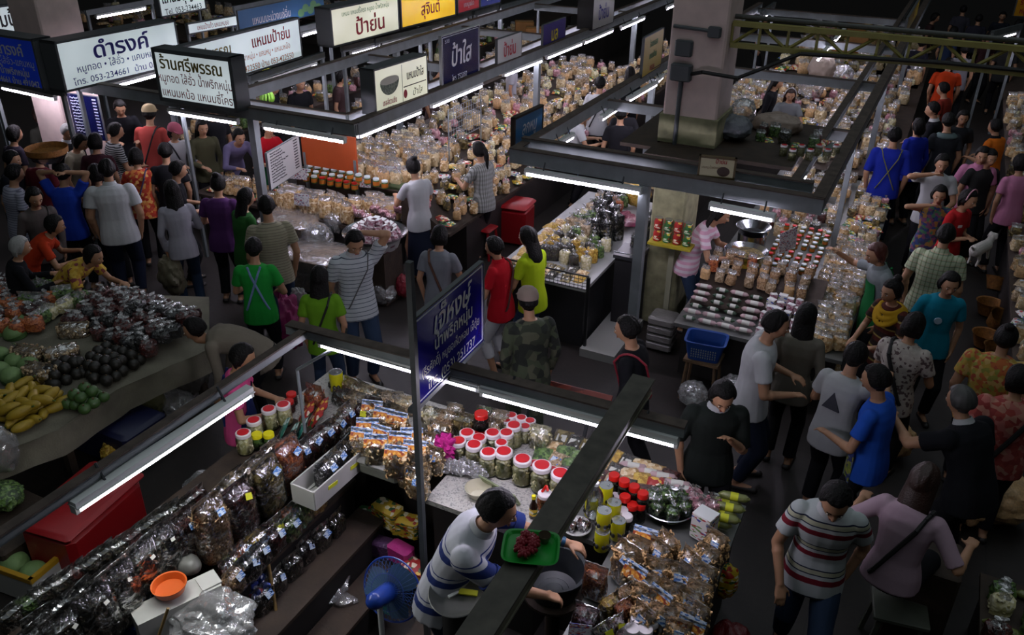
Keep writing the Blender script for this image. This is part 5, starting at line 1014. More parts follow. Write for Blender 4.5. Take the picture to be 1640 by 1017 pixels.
P(85, 343, 100, 'person in red-orange shirt bending toward the vegetables', shirt=C_('a83418'), lean=45, hp=20, L='work', R='work', fem=True, hair='bob', h=1.55)
P(28, 378, 90, 'grey-haired person in dark jacket seated at the vegetable stall', hairm=HAIRG, shirt=DK, top='long', hp=15, L='work', R='work', fem=True, hair='bob', h=1.5, lean=15)
P(148, 392, 130, 'person in yellow floral blouse bending over the vegetables', shirt=YFL, lean=62, hp=25, L='work', R='work', fem=True, hair='bob', h=1.58, xy=None)
P(306, 508, -70, 'person in beige shirt bent double beside the netted sacks', shirt=C_('6f685c'), lean=88, hp=20, top='long', L='down', R='down', h=1.62, legm=DK)
P(510, 425, 10, 'person with long black hair in moss green tee and dark strap', shirt=LIME, fem=True, hair='verylong', h=1.52, extras=(strap('14140f'),), legm=JEAN)
P(568, 370, 168, 'person in thin-striped white polo with hand on head', shirt=THIN, L='headtop', R='down', legm=JEAN, h=1.75, hp=35, extras=(collar(WPOLO), strap('5a5a5a', -1, .006)), vox=.008, build=1.05)
P(660, 252, -28, 'person with hair bun, white blouse and long navy skirt', shirt=WPOLO, fem=True, hair='bun', legs='longskirt', legm=DNAVY, L='work', R='work', h=1.6, hp=20, lean=12)
P(766, 226, -45, 'person with ponytail in white blouse and grey checked tunic', shirt=stripes('grey_tunic', [(0, '9a9c9a'), (.5, '8a8c88')], .06, [(0, 'ffffff'), (.6, 'bababa')], 'X', .03), fem=True, hair='pony', L='work', R='front', h=1.62, hp=15)
P(704, 360, 15, 'person in grey tee with brown strap seen from behind', shirt=GREY, fem=True, hair='bob', extras=(strap('4a2a18', -1, .014),), L='down', R='front', h=1.55)
P(791, 378, -60, 'person in red shirt and white cropped trousers facing left', shirt=REDT, fem=True, legs='capri', legm=WPOLO, extras=(strap('4a2018'), collar(REDT)), h=1.56, L='front', R='down')
P(845, 362, -50, 'person with long black hair in neon green tee', shirt=NEON, fem=True, hair='long', h=1.6, legm=JEAN, L='front', R='front')
P(846, 462, -20, 'person in beige cap and camouflage jacket with backpack', shirt=CAMO, top='long', legs='trousers', legm=CAMO, extras=(cap('8a7a70'),), h=1.6, build=1.1)
P(390, 550, 105, 'vendor in hot pink shirt and navy apron behind the left counter', shirt=HOTP, fem=True, hair='bob', hp=30, L='front', R='front', extras=(apron('1a2450'),), h=1.55, vox=.0085)
P(962, 122, 10, 'person in white tee with black shoulder strap, upper aisle', shirt=WPOLO, extras=(strap('141414'),), h=1.68, vox=.012)
P(940, 170, 80, 'vendor in white tee reaching right under the middle stall frame', shirt=WPOLO, L='work', R='work', h=1.6, vox=.012, lean=15, extras=(apron('6a8ab0'),), z0=.0, hp=30)
P(1010, 106, 0, 'person with long dark hair in the upper aisle, black top', shirt=DK, fem=True, hair='long', vox=.014)
P(955, 135, 40, 'dark-haired person in green top beside the white tee', shirt=C_('1c5a2a'), vox=.014, h=1.6) if False else None
P(1003, 163, 170, 'vendor in black cardigan over white looking down, middle stall', shirt=C_('2a2a2e'), fem=True, hair='long', hp=35, vox=.012, L='work', R='work')
P(1160, 326, 100, 'vendor in pink and white striped tee stirring a steel bowl', shirt=PST, fem=True, hair='long', L='work', R='work', lean=28, hp=30, h=1.66, legm=JEAN, xy=None)
P(1006, 505, -75, 'person in black jacket walking left in the middle aisle', shirt=DK, top='long', h=1.66, pose='walk', extras=(strap('8a2030', -1, .01),))
P(1163, 615, 165, 'person in dark green jumper looking down, hand on belly', shirt=DG, top='half', L='chest', R='down', hair='bob', fem=True, hp=40, h=1.68, build=1.12, vox=.008, extras=(collar(WSH),))
P(1247, 497, 85, 'person in white tee facing right with white wristband', shirt=WPOLO, h=1.72, build=1.1, L='front', R='front', vox=.0085, legm=DNAVY)
P(1296, 485, 5, 'person with long black hair in beige blouse seen from behind', shirt=C_('6a665c'), fem=True, hair='verylong', top='long', h=1.6)
P(1376, 548, 20, 'person in white tee with dark triangle print on the back', shirt=WSH, h=1.62, extras=(patch('tri', (.62, -.02), .15, '3a3c44'),), L='front', R='reach', lean=12)
P(1408, 584, -75, 'person in bright blue tee and floral apron facing left', shirt=C_('2250b0', 'bright_blue_tee'), h=1.66, L='front', R='down', extras=(apron('x', m_=APF, cross=False), patch('rect', (.62, .03), .11, '9ab0c8', False)), vox=.0085)
P(1470, 500, 15, 'person in dotted pale blouse with black strap across the back', shirt=DOT, fem=True, hair='bob', h=1.6, extras=(strap('141414', -1, .018),), build=1.1, L='chest', R='front')
P(1432, 447, -140, 'person in striped top with mustard yellow scarf', shirt=YST, fem=True, hair='bun', h=1.58, extras=(scarf(C_('a8841c', 'mustard_scarf')),), L='front', R='hold')
P(1527, 435, 165, 'person in turquoise tee with black bob facing the camera', shirt=TEAL, fem=True, hair='bob', h=1.62, L='down', R='down', extras=(patch('disc', (.6, .02), .07, 'a0b8c8', False),))
P(1405, 388, -120, 'vendor in grey polo and green apron reaching over the goods', shirt=C_('7a8284', 'grey_polo'), fem=True, hair='bob', hairm=HAIRR, h=1.62, R=(.5, .55, .12), L='down', extras=(apron('1c6a38', m_=C_('1c6a38')), patch('rect', (.25, 0), .12, 'c8d0c8', False), collar(C_('7a8284', 'grey_polo'))), lean=14, vox=.0085, hp=25)
P(1520, 358, 5, 'person in green plaid shirt seen from behind', shirt=PLD, h=1.68, build=1.12, extras=(collar(PLD),))
P(1556, 303, 120, 'person in red polo with pink headband, arms around a white dog', shirt=C_('a82024', 'bright_red_polo'), fem=True, hair='bob', extras=(band('c890a0'), patch('rect', (.72, .07), .05, 'c8c8c8', False)), L='fold', R='fold', h=1.62)
P(1509, 296, 175, 'person in blue floral top holding a hand to the forehead', shirt=BFL, fem=True, hair='bob', L='down', R='face', top='none', h=1.58)
P(1513, 246, 170, 'person in white V-neck tee with hand near the chin', shirt=WSH, R='face', L='front', h=1.68, vox=.011)
P(1578, 234, 175, 'person in pink polo facing the camera', shirt=PINKP, extras=(collar(PINKP),), h=1.64, vox=.011)
P(1436, 203, -5, 'person in royal blue jacket with crossed straps seen from behind', shirt=NAVYT, extras=(strap('6a6a2a', 1, .007), strap('6a6a2a', -1, .007)), h=1.7, top='half', build=1.12, vox=.011, legm=DNAVY)
P(1476, 190, -40, 'person in blue top smiling up at the shaven-headed one', shirt=NAVYT, fem=True, hair='bob', hp=-15, vox=.012, top='long')
P(1497, 162, -80, 'shaven-headed person in black shirt with white collar', shirt=DK, hair='thin', extras=(collar(WPOLO),), h=1.7, vox=.012, L='front', R='front')
P(1522, 180, -20, 'person in dark grey shirt right of the white collar', shirt=C_('2a2c30'), h=1.68, vox=.012, extras=(scarf(C_('5a6a6a')),))
P(1546, 176, 170, 'person in charcoal tee facing the camera in the right aisle', shirt=C_('26282c'), fem=True, hair='bob', vox=.012, h=1.6)
P(1513, 131, -70, 'person with short hair in dull red top, right aisle', shirt=C_('7a2a20'), vox=.013)
P(1522, 92, -10, 'person in vivid orange shirt bending at the far display', shirt=C_('b83a14', 'vivid_orange_shirt'), hair='short', lean=25, vox=.013, build=1.15)
P(1597, 190, -60, 'person in orange shirt with dark collar at the right stall', shirt=C_('c8681c', 'amber_shirt'), h=1.6, vox=.012, L='front', R='front', extras=(collar(DK),))
P(1638, 246, -30, 'person in pink shirt cut by the right photo edge', shirt=PINKP, vox=.012, fem=True, hair='bob')
P(1268, 140, 175, 'vendor in grey tee with headband preparing food, middle stall', shirt=C_('6a6e70'), fem=True, hair='long', hairm=HAIRB, extras=(band('b0b0b0'),), hp=30, L='work', R='work', vox=.012)
P(1247, 120, 100, 'person in black headscarf behind the grey tee vendor', shirt=DK, fem=True, hair='long', vox=.013, top='long')
P(1618, 520, 0, 'person in yellow and orange floral blouse, right photo edge', shirt=YOF, fem=True, hair='bun', h=1.58, build=1.3)
P(1638, 585, -20, 'person in rust pink floral top with broad black straps', shirt=PRF, fem=True, hair='bob', h=1.58, build=1.3, extras=(strap('141414', 1, .02),))
P(1545, 618, -60, 'grey-templed person in black polo with white piping, arm on sacks', shirt=DK, top='short', h=1.64, build=1.2, lean=28, L='reach', R='down', extras=(collar(WSH),), hairm=mat('dark_grey_hair', '3a3a38', .5), vox=.0085)
P(1490, 742, 10, 'person with long dark hair in lavender blouse, black belt strap', shirt=LAV, fem=True, hair='long', hairm=HAIRB, top='half', h=1.62, pose='sit', L=(.35, .35, -.35), R=(.35, .35, -.35), lean=14, vox=.0085, hp=30, build=1.08, z0=.32, extras=(strap('141414', 1, .016),))
P(1345, 782, 172, 'person in white polo with maroon and navy stripes, foreground right', shirt=MST, h=1.74, build=1.0, lean=16, L='back', R='swing', pose='walk', hp=42, legm=JEAN, vox=.008, extras=(collar(WPOLO),))
# -- seller inside the front stall
def sleeve_band(c):
    for k in 'LR':
        sh, el, wr = c['J'][k]; m = MB(); a_ = sh+(el-sh)*.60; b_ = sh+(el-sh)*.80; m.cyl(a_, b_, .070*c['W']*c['s'], .069*c['W']*c['s']+.002, 18); m.build('cuff', C_('24336a'), c['root'])
def wrist(c):
    el, wr = c['J']['L'][1:]; m = MB(); d = (wr-el)/np.linalg.norm(wr-el); m.cyl(wr-d*.045, wr-d*.02, .031*c['s'], .031*c['s'], 16); m.build('wristband', mat('teal_band', '1a4a6a', .4), c['root'])
SELC = P(802, 786, 105, 'seller in white polo with navy stripes reaching over the counter', shirt=SEL, h=1.74, build=1.12, lean=30, L=('px', 942, 882, 1.27), R=('px', 893, 962, 1.2), hp=26, vox=.0062, z0=.18, extras=(collar(WPOLO), sleeve_band, wrist), legm=DNAVY, curl=.75, hy=-8)
m = MB(); p_ = SELC['root'].location; m.box((p_[0]+.0, p_[1]+.0, .08), (1.1, .9, .16)); tag(m.build('wooden_platform', DWOOD), 'low wooden platform under the striped-polo seller', 'platform')
# -- upper stalls and far crowd
P(480, 122, 150, 'vendor in plain black shirt behind the crackling heap', shirt=DK, vox=.013, hair='thin'); P(436, 128, 120, 'vendor in black shirt behind the green banana bunch', shirt=DK, vox=.013, top='long')
P(547, 112, 100, 'vendor whose dark head shows over the crackling bags', shirt=C_('3a2a2a'), vox=.013, fem=True, hair='bob'); P(614, 76, 90, 'vendor with small yellow hair ornament in the upper left stall', shirt=C_('4a4a40'), vox=.014, fem=True, hair='bun', extras=(band('c8b03a'),))
for i, (px, py, c_, rel, f) in enumerate(((827, 88, '9a9aa0', 90, 1), (680, 95, '3a1c1c', 60, 1), (700, 108, '5a4a4a', 120, 0), (1570, 22, '2a2a34', 0, 0), (1530, 42, '24304a', 40, 0), (1548, 70, '6a6a6e', -5, 0), (1590, 48, '3a2426', 150, 1), (1620, 60, '2a2a2a', 0, 0), (1500, 20, '3a2a2a', 90, 1), (1545, 8, '3a3a42', 0, 0), (1608, 18, '20242c', 180, 0), (1635, 30, '3a2a24', 60, 1), (1590, 238, '2a2a2a', 150, 0), (1480, 60, '20202a', 30, 0), (1225, 22, '1c1c20', 90, 1), (995, 170, '1c1c20', 0, 0), (20, 200, '2a2430', 60, 1), (150, 212, '3a1c24', 20, 1), (262, 228, '1c1c20', 10, 0), (340, 165, '1a1a1e', 160, 0))):
    P(px, py, rel, ['distant person', 'distant long-haired person'][f]+f' in {["pale", "maroon", "dusty", "slate", "navy", "grey", "plum", "black", "brown", "ash", "steel", "umber", "sooty", "indigo", "jet", "coal", "violet", "wine", "ebony", "inky"][i]} top, {["by the upper jars", "under the orange sign", "by the fruit crates", "top right corner", "top right aisle", "grey back at the far display", "facing back down the aisle", "far right edge", "at the far display", "top edge of the aisle", "top right crossing", "right edge top", "behind the pink polo", "between far stalls", "behind the roof truss", "behind the black cardigan", "left edge crowd", "left of orange floral", "behind the cap wearer", "behind the olive jacket"][i]}', shirt=C_(c_), fem=bool(f), hair='bob' if f else 'short', vox=.016)
# white dog in the red polo's arms
def dog(px, py, z):
    p = at(px, py, z); e = empty('dog', (p[0], p[1], z), -.5); tag(e, 'small white dog carried by the person in the red polo', 'dog'); m = MB(); F = mat('white_fur', 'b0aca6', .9, bump=(120, .8))
    m.cyl((0, -.12, 0), (0, .10, .02), .075, .065, 14, round_=True); m.cyl((0, .10, .03), (0, .17, .09), .05, .04, 12, round_=True); m.sph((0, .19, .11), (.048, .052, .045), 14, 10); m.cyl((0, .22, .10), (0, .265, .085), .024, .018, 10, round_=True)
    for q in (-1, 1):
        m.cyl((q*.035, .195, .145), (q*.05, .18, .10), .016, .012, 8, round_=True); m.cyl((q*.04, .08, -.02), (q*.045, .11, -.13), .022, .016, 8, round_=True); m.cyl((q*.045, -.12, -.02), (q*.05, -.09, -.10), .03, .02, 8, round_=True); m.cyl((q*.05, -.09, -.10), (q*.05, -.12, -.17), .017, .014, 8, round_=True)
    m.cyl((0, -.18, .03), (0, -.25, .08), .018, .01, 8, round_=True); me = remesh(m, .008, 2); me.materials.append(F); link('body', me, e)
    k = MB(); k.sph((0, .283, .09), .009, 8, 6)
    for q in (-1, 1): k.sph((q*.022, .235, .125), .006, 8, 6)
    k.build('nose_and_eyes', IRIS, e)
dog(1572, 398, 1.08)
for i, (px, py) in enumerate(((1325, 545), )): pass
# ---------------------------------------------------------------- pillars, truss
zp = 2.28; a, b, c3 = at(1064, 215, zp), at(1138, 238, zp), at(1166, 225, zp)
PX0, PX1, PY0 = -2.62, -2.03, 8.98
pillar('pillar', PX0, PX1, PY0, PY0+.6, 2.2, 'square pink-grey pillar rising through the middle stall')
m = MB(); m.rbox(((PX0+PX1)/2-.12, PY0+.3, 1.1), (PX1-PX0-.2, .6, 2.2), .02); tag(m.build('pillar', PLIN), 'stained lower part of the middle pillar below the board roof', 'pillar', kind='structure')
m = MB(); m.box(((PX0+PX1)/2, PY0+.3, 2.42), (PX1-PX0+.05, .65, .30)); tag(m.build('trim_1', PLIN, smooth=False), 'green-stained plinth band round the middle pillar', 'plinth', kind='structure')
pillar('pillar', -11.8, -11.2, 8.03, 8.71, 0, 'broad pink-grey pillar at the top left behind the signs')
e = empty('roof_board', (-2.35, 9.3, 0)); tag(e, 'stained wooden board roof around the foot of the middle pillar', 'board'); z = 2.24
m = MB()
for x0, x1, y0, y1 in ((-3.0, -2.64, 8.75, 10.5), (-2.01, -1.15, 8.75, 10.5), (-2.64, -2.01, 8.5, 8.94), (-2.64, -2.01, 9.62, 10.5)): m.box(((x0+x1)/2, (y0+y1)/2, z), (x1-x0, y1-y0, .04))
m.build('board', DWOOD, e, smooth=False); loc_children(e)
GBOX = mat('grey_meter_box', '4a4f52', .5)
def onp(px, py): z_ = zat(px, py, *( (lambda d: (d[0], d[1]))(at(px, py, 3.2)) )); d = at(px, py, 0); t = PY0/d[1]; return np.array((d[0]*t, PY0, zat(px, py, d[0]*t, PY0)))
for (x0, y0, x1, y1), lab, dp in (((1084, 62, 1109, 91), 'small grey breaker box high on the pillar face', .06), ((1078, 99, 1108, 130), 'larger grey cable box below the breaker box', .09), ((1136, 41, 1155, 61), 'grey junction box near the pillar corner', .05)):
    A_, B_ = onp(x0, y0), onp(x1, y1); m = MB(); m.rbox(((A_[0]+B_[0])/2, PY0-dp/2, (A_[2]+B_[2])/2), (B_[0]-A_[0], dp, A_[2]-B_[2]), .012); o = m.build('electric_box', GBOX); tag(o, lab, 'electric box')
    m = MB(); m.rbox(((A_[0]+B_[0])/2, PY0-dp-.005, (A_[2]+B_[2])/2), ((B_[0]-A_[0])*.86, .01, (A_[2]-B_[2])*.9), .004); m.build('cover', GBOX, o)
A_ = onp(1092, 128); B_ = onp(1087, 212); m = MB(); m.cyl((A_[0], PY0-.03, A_[2]), (A_[0], PY0-.03, 2.2), .025); tag(m.build('conduit_pipe', GBOX), 'grey vertical conduit pipe under the cable box', 'pipe')
A_ = onp(1080, 41); B_ = onp(1138, 49); m = MB(); m.cyl((A_[0], PY0-.02, A_[2]), (B_[0], PY0-.02, B_[2]), .018); tag(m.build('conduit_pipe', GBOX), 'grey horizontal conduit leading to the junction box', 'pipe')
CABLE = mat('black_cable', '141414', .5)
q = [onp(1105, 118)+[0, -.05, 0], onp(1130, 112)+[0, -.12, 0], np.array((-1.85, 8.9, 3.05)), np.array((-1.3, 9.05, 3.32)), np.array((0, 9.1, 3.36)), np.array((2.5, 9.1, 3.36))]; m = MB(); m.path(q, .02, 8); tag(m.build('power_cable', CABLE), 'thick black cable sagging from the cable box to the truss', 'cable')
TY = 9.15; zt, zb = zat(1300, 48, *(lambda d: (d[0]*TY/d[1], TY))(at(1300, 48, 0))), zat(1300, 84, *(lambda d: (d[0]*TY/d[1], TY))(at(1300, 84, 0)))
TM = mat('olive_truss', '8a8444', .55, noise=(6, .15)); e = empty('roof_truss', (-1.9, TY, 0)); tag(e, 'olive yellow lattice truss crossing the upper right', 'truss')
X0, X1 = -2.02, 3.6
for nm, zz in (('top_chord', zt), ('bottom_chord', zb)):
    m = MB(); m.box(((X0+X1)/2, TY, zz), (X1-X0, .07, .05)); m.build(nm, TM, e, smooth=False)
m = MB(); m.cyl((X0, TY+.05, zt+.06), (X1, TY+.05, zt+.06), .025); m.build('water_pipe', mat('grey_pipe', '3a3c36', .5), e)
n = 20; st = (X1-X0)/n
for i in range(n+1):
    m = MB(); m.box((X0+i*st, TY, (zt+zb)/2), (.025, .03, zt-zb)); m.build('vertical_bar', TM, e, smooth=False)
    if i < n: q0, q1 = ((X0+i*st, TY, zt), (X0+(i+1)*st, TY, zb)) if i % 2 else ((X0+i*st, TY, zb), (X0+(i+1)*st, TY, zt)); m = MB(); m.cyl(q0, q1, .017, n=4); m.build('diagonal_bar', TM, e, smooth=False)
loc_children(e)
# ---------------------------------------------------------------- middle stall, left table
WT = mat('white_formica', '9a9c9a', .35)
counter('white table with black wire rail loaded with tea-coloured bags, middle stall', -4.15, -3.0, 7.95, 10.9, .8, body='17181a', topm=WT)
e = empty('wire_rail', (-3.6, 7.93, .8)); tag(e, 'black wire mesh rail along the front of the white table', 'rail'); m = MB()
for zz in (.0, .04, .08, .12, .16): m.cyl((-.56, 0, zz), (.62, 0, zz), .004, n=4)
for i in range(25): m.cyl((-.56+i*.049, 0, 0), (-.56+i*.049, 0, .16), .003, n=4)
m.build('mesh', BLACKP, e); m = MB(); m.box((.64, 0, -.32), (.03, .03, .96)); m.build('upright', BLACKP, e, smooth=False); m = MB(); m.cyl((-.58, 0, .17), (.64, 0, .17), .010); m.build('top_bar', BLACKP, e)
e = counter('black steel cabinet with chrome rail beside the white table', -2.93, -2.62, 8.6, 9.0, .98, body='141416', topm=mat('dark_top', '2c2e30', .3), name='cabinet'); m = MB(); m.path([(-.15, -.2, 1.02), (.15, -.2, 1.02), (.15, .2, 1.02)], .008); m.build('chrome_rail', CHROME, e)
zf = lambda x, y: .8
W1 = 'white table'
heap(-4.08, -3.1, 8.02, 8.35, zf, 7, 2, [(PKYE, 'flat packet of yellow noodles', 'packet'), (PKO, 'flat packet of olive chips', 'packet'), (PKD, 'flat packet of dark herbs', 'packet'), (PKT, 'flat packet of crackling', 'packet')], 'front of the '+W1, 'flat packets at the front of the white table', along='x', tilt=.25)
fd = [(farbag('white', .10, .08, .15, tied=True), 'tied bag of pale flakes'), (farbag('yellow', .10, .08, .15, tied=True), 'tied bag of yellow flakes'), (farbag('dark', .10, .08, .15, tied=True), 'tied bag of dark leaves'), (farbag('green', .10, .08, .15, tied=True), 'tied bag of green leaves')]
heap(-4.12, -3.85, 8.4, 9.7, zf, 2, 8, [(PKYE, 'flat packet of yellow noodles', 'packet'), (PKT, 'flat packet of crackling', 'packet'), (PKN, 'flat packet of nuts', 'packet')], 'left side of white table', 'flat packets at the left side of the white table', tilt=.1)
heap(-3.82, -3.12, 8.4, 9.1, zf, 5, 4, fd, W1, 'tied bags on the white table', along='x', sc=(1.1, 1.35))
heap(-3.82, -3.45, 9.1, 10.6, lambda x, y: .82, 3, 8, fd[:1]+[(farbag('nut', .13, .10, .19, tied=True), 'tied bag of grey-brown flakes'), (farbag('orange', .11, .09, .14, tied=True), 'tied bag of orange crumbs'), (farbag('green', .12, .10, .16, tied=True), 'tied bag of tea leaves')], 'rear '+W1, 'bags at the rear of the white table', along='x', sc=(1.1, 1.35))
KT = B('black', .15, .13, .30, .07, tied=True, n=80)
for i, (px, py) in enumerate(((610 - 0 + 0, 0),)*0 or ((967, 338), (961, 322), (975, 312), (983, 330), (990, 345), (955, 352), (972, 356))): p = at(px, py, 1.12); put(KT, (p[0], p[1], .8), 0, f'tall tied bag of black seeds on the white table, {ordn(i)}', 'bag', 'tall black seed bags', (1.05, 1.05, 1.25), (0, 0, i))
for i, (px, py) in enumerate(((1003, 338), (1010, 345), (1018, 352), (1008, 357))): top(packet('pkm', one('w_mag', mat('magenta_packet', '8a2a50', .4))), px, py, .87, .80+.02*i, f'pink and white packet stacked behind black seed bags, {ordn(i)} up', 'packet', rz=.5, group='pink packets', sc=1.3)
for i, (px, py) in enumerate(((1021, 378), (1028, 362), (1034, 350), (1042, 340))): top(B('black', .14, .12, .14, .03), px, py, 1.12, .985, f'bag of black beans on the cabinet, {ordn(i)} from the front', group='black bean bags on the cabinet', sc=1.0)
crumple('yellow_sack', at(1022, 315, .95), (.34, .3, .34), CW['yellow'], 'big sack of yellow noodles under the white-framed tube', 'sack', 33, .8, 5)
m = MB(); 
TIL = mat('white_tiles', '8e8e8a', .4); p0 = at(975, 515, .02); m.box((-2.78, 8.35, .05), (.42, 1.0, .1)); o = m.build('floor_tiled_step', stripes('tile_grid', [(0, '8c8c88'), (.95, '4a4a48')], .3, 'X' and [(0, 'ffffff'), (.95, '808080')], 'Y', .3) if False else TIL); tag(o, 'white tiled raised floor inside the middle stall', 'floor', kind='structure')
# middle stall, right display
def zr(x, y): return .72+.34*max(0, min(1, (y-7.95)/1.1))
counter('right display counter of the middle stall stacked with rolls and jars', -1.95, -.25, 7.85, 13.6, .70, body='1c1a18', topm=mat('steel_top', '6d6f6c', .4, .4))
m = MB(); m.box((-1.25, 8.62, .88), (1.3, .75, .02), rotm(rx=.33)); tag(m.build('display_board', DWOOD, smooth=False), 'tilted board under the wrapped rolls of the right display', 'board')
heap(-1.9, -1.15, 7.9, 8.5, zr, 4, 6, [(ROLLD, 'dark green roll with pale label', 'roll'), (ROLLP, 'pale pink sausage roll', 'roll')], 'front of right display', 'wrapped rolls at the front of the right display', along='x', jit=.05, rzj=.06, tilt=0, sc=(.95, 1.05))
heap(-1.9, -.75, 8.52, 8.98, zr, 8, 3, [(farbag('ring', .10, .08, .14), 'bag of brown rings'), (farbag('shred', .10, .08, .14), 'bag of brown shreds'), (farbag('nut', .10, .08, .14), 'bag of pale nuts'), (farbag('orange', .10, .08, .14), 'bag of orange snacks')], 'right display', 'bags on the right display', along='x')
heap(-1.12, -.74, 7.92, 8.5, zr, 4, 6, [(BXP, 'pink printed carton', 'box'), (BXP, 'pink printed carton', 'box'), (BXW, 'white printed carton', 'box')], 'right display corner', 'cartons at the right display corner', along='x')
heap(-1.35, -.75, 9.0, 10.4, lambda x, y: .98, 6, 10, [(SJ, 'small jar with pale lid', 'jar'), (SJ, 'small jar with pale lid', 'jar'), (SJR, 'small jar with red lid', 'jar')], 'sauce jars', 'small sauce jars on the right display', along='x', jit=.05, skip=.15, sc=(.98, 1.02))
heap(-.72, -.28, 7.95, 10.6, lambda x, y: .72, 4, 17, FT(), 'right edge of right display', 'crackling bags along the aisle side of the right display', jit=.25, sc=(1., 1.25))
heap(-.72, -.28, 10.6, 13.4, lambda x, y: .72, 4, 14, FMIX()+FPK(), 'aisle side behind', 'mixed bags further along the right display', jit=.25)
heap(-1.8, -.8, 10.5, 13.4, lambda x, y: .75, 7, 12, FMIX()+FDARK(), 'inner rear display', 'mixed goods behind the right display', jit=.25, skip=.1)
for zz, lab in ((.0, 'lower wide steel bowl holding yellow relish'),): 
    p = at(1195, 405, 1.1); m = MB(); bowl_fn(.24, .10)(m); o = m.build('steel_bowl', CHROME, None, loc=(p[0], p[1], 1.03)); tag(o, 'wide steel bowl of green-yellow relish being stirred', 'bowl'); m = MB(); m.lathe([(.16, .03), (.20, .06), (.1, .085), (.004, .09)], 24); m.build('relish', OLV, o); m = MB(); m.cyl((0, 0, 0), (0, 0, .33), .16, .2, 24); q = m.build('yellow_pot', mat('yellow_enamel', 'a8902a', .35), None, loc=(p[0], p[1], .70)); tag(q, 'yellow enamel pot beneath the wide steel bowl', 'pot')
p = at(1207, 365, 1.2); m = MB(); bowl_fn(.2, .07)(m); tag(m.build('steel_bowl', CHROME, None, loc=(p[0], p[1], 1.15)), 'empty steel bowl stacked behind the relish bowl', 'bowl'); m = MB(); m.cyl((0, 0, 0), (0, 0, .44), .15, .17, 24); tag(m.build('steel_pot', CHROME, None, loc=(p[0], p[1], .70)), 'steel pot under the empty bowl', 'pot')
e = empty('can_shelf', (-2.32, 8.80, 0), .0); tag(e, 'yellow shelf of tins behind the grey post', 'shelf'); m = MB(); m.box((0, 0, 1.16), (.5, .2, .03)); m.build('board', mat('yellow_shelf', 'a89a2a', .5), e, smooth=False); m = MB(); m.box((0, .08, .58), (.06, .04, 1.15)); m.build('support', mat('pale_panel', '8a8a72', .7), e, smooth=False)
for i in range(4):
    for j in range(2): put(simple('tin%d' % (i % 2), 'food_can', lambda m: m.lathe([(.045, 0), (.047, .004), (.047, .13), (.045, .134)], 18), [(REDP, GREENP)[i % 2]], [('lid', lambda m: m.lathe([(.0455, .132), (.0455, .137), (.004, .137)], 18), [CANLID])]), (e.location[0]-.17+.115*i, e.location[1], 1.177+.14*j), 0, f'printed tin on the yellow shelf, {("lower", "upper")[j]} row, {ordn(i)} from left', 'tin', 'tins on the yellow shelf', 1.0)
# basket on stool, brooms, floor goods
p = at(1130, 555, .6); e = empty('wooden_stool', (p[0], p[1], 0)); tag(e, 'worn wooden stool under the blue plastic basket', 'stool'); m = MB(); m.box((0, 0, .47), (.36, .3, .03)); m.build('seat', WOOD, e, smooth=False)
for sx in (-1, 1):
    for sy in (-1, 1): m = MB(); m.cyl((sx*.14, sy*.11, .46), (sx*.17, sy*.14, 0), .018, n=5); m.build('leg', WOOD, e, smooth=False)
e = empty('blue_basket', (p[0], p[1], .487), .1); tag(e, 'dark blue perforated plastic basket on the wooden stool', 'basket'); BB = mat('basket_blue', '163a78', .4); m = MB(); m.loft([ring(np.array((0, 0, z_)), np.array((1., 0, 0)), np.array((0, 1., 0)), a_, b_, 32, 6) for z_, a_, b_ in ((0, .16, .12), (.20, .20, .15), (.21, .215, .165), (.22, .215, .165), (.215, .19, .14), (.01, .15, .11), (.012, .01, .01))]); m.build('basket_body', BB, e)
m = MB()
for i in range(11):
    for j in range(4): t = .05+.03*j; m.box((-.12+.024*i, -.125-.15*t, t), (.010, .004, .014))
m.build('holes', mat('basket_holes', '7a8078', .6), e, smooth=False)
# ---------------------------------------------------------------- upper left stall
counter('long counter of the upper left stall under the row of tubes', -5.95, -5.2, 8.75, 25, .72, body='1f1a18', topm=DWOOD, slope=('x', -5.25, -5.93, 1.15)); counter('front counter of the upper left stall facing the big bales', -9.2, -6.0, 8.35, 9.1, .72, body='1f1a18', topm=DWOOD)
def zs(x, y): return .74+.42*max(0, min(1, (-5.25-x)/.65))
seg = [(8.85, 9.9, 'nearest stretch', 'a'), (9.9, 11.2, 'second stretch', 'b'), (11.2, 13.4, 'third stretch', 'c'), (13.4, 16.2, 'fourth stretch', 'd'), (16.2, 20, 'far stretch', 'e')]
for y0, y1, w_, _k in seg:
    ny = int((y1-y0)/(.155 if y0 < 13 else .2)); heap(-5.92, -5.22, y0, y1, zs, 5, ny, FT()+FMIX()+(FPK()[:4] if y0 < 13 else FMIX()), w_+', upper counter', 'bags on the '+w_+' of the upper left counter', jit=.3, sc=(.95, 1.15), rz=math.pi/2)
heap(-7.9, -6.4, 9.5, 11.2, lambda x, y: .9, 7, 9, FT(), 'inner heap', 'crackling bags heaped inside the upper left stall', jit=.3, sc=(1.2, 1.6)); counter('inner table of the upper left stall under the crackling heap', -8.0, -6.3, 9.4, 18.5, .88, body='1f1a18', topm=DWOOD, legs=False)
heap(-7.9, -6.4, 11.4, 18.3, lambda x, y: .9, 6, 22, FMIX()+FPK()[:3], 'inner rear heap', 'mixed bags inside the rear of the upper left stall', jit=.3, sc=(1.2, 1.6))
crumple('crackling_sack', at(635, 150, 1.3), (.5, .45, .75), CW['tan'], 'tall clear sack of crackling left of the bowl-picture sign', 'sack', 51, .9, 8, amp=.12)
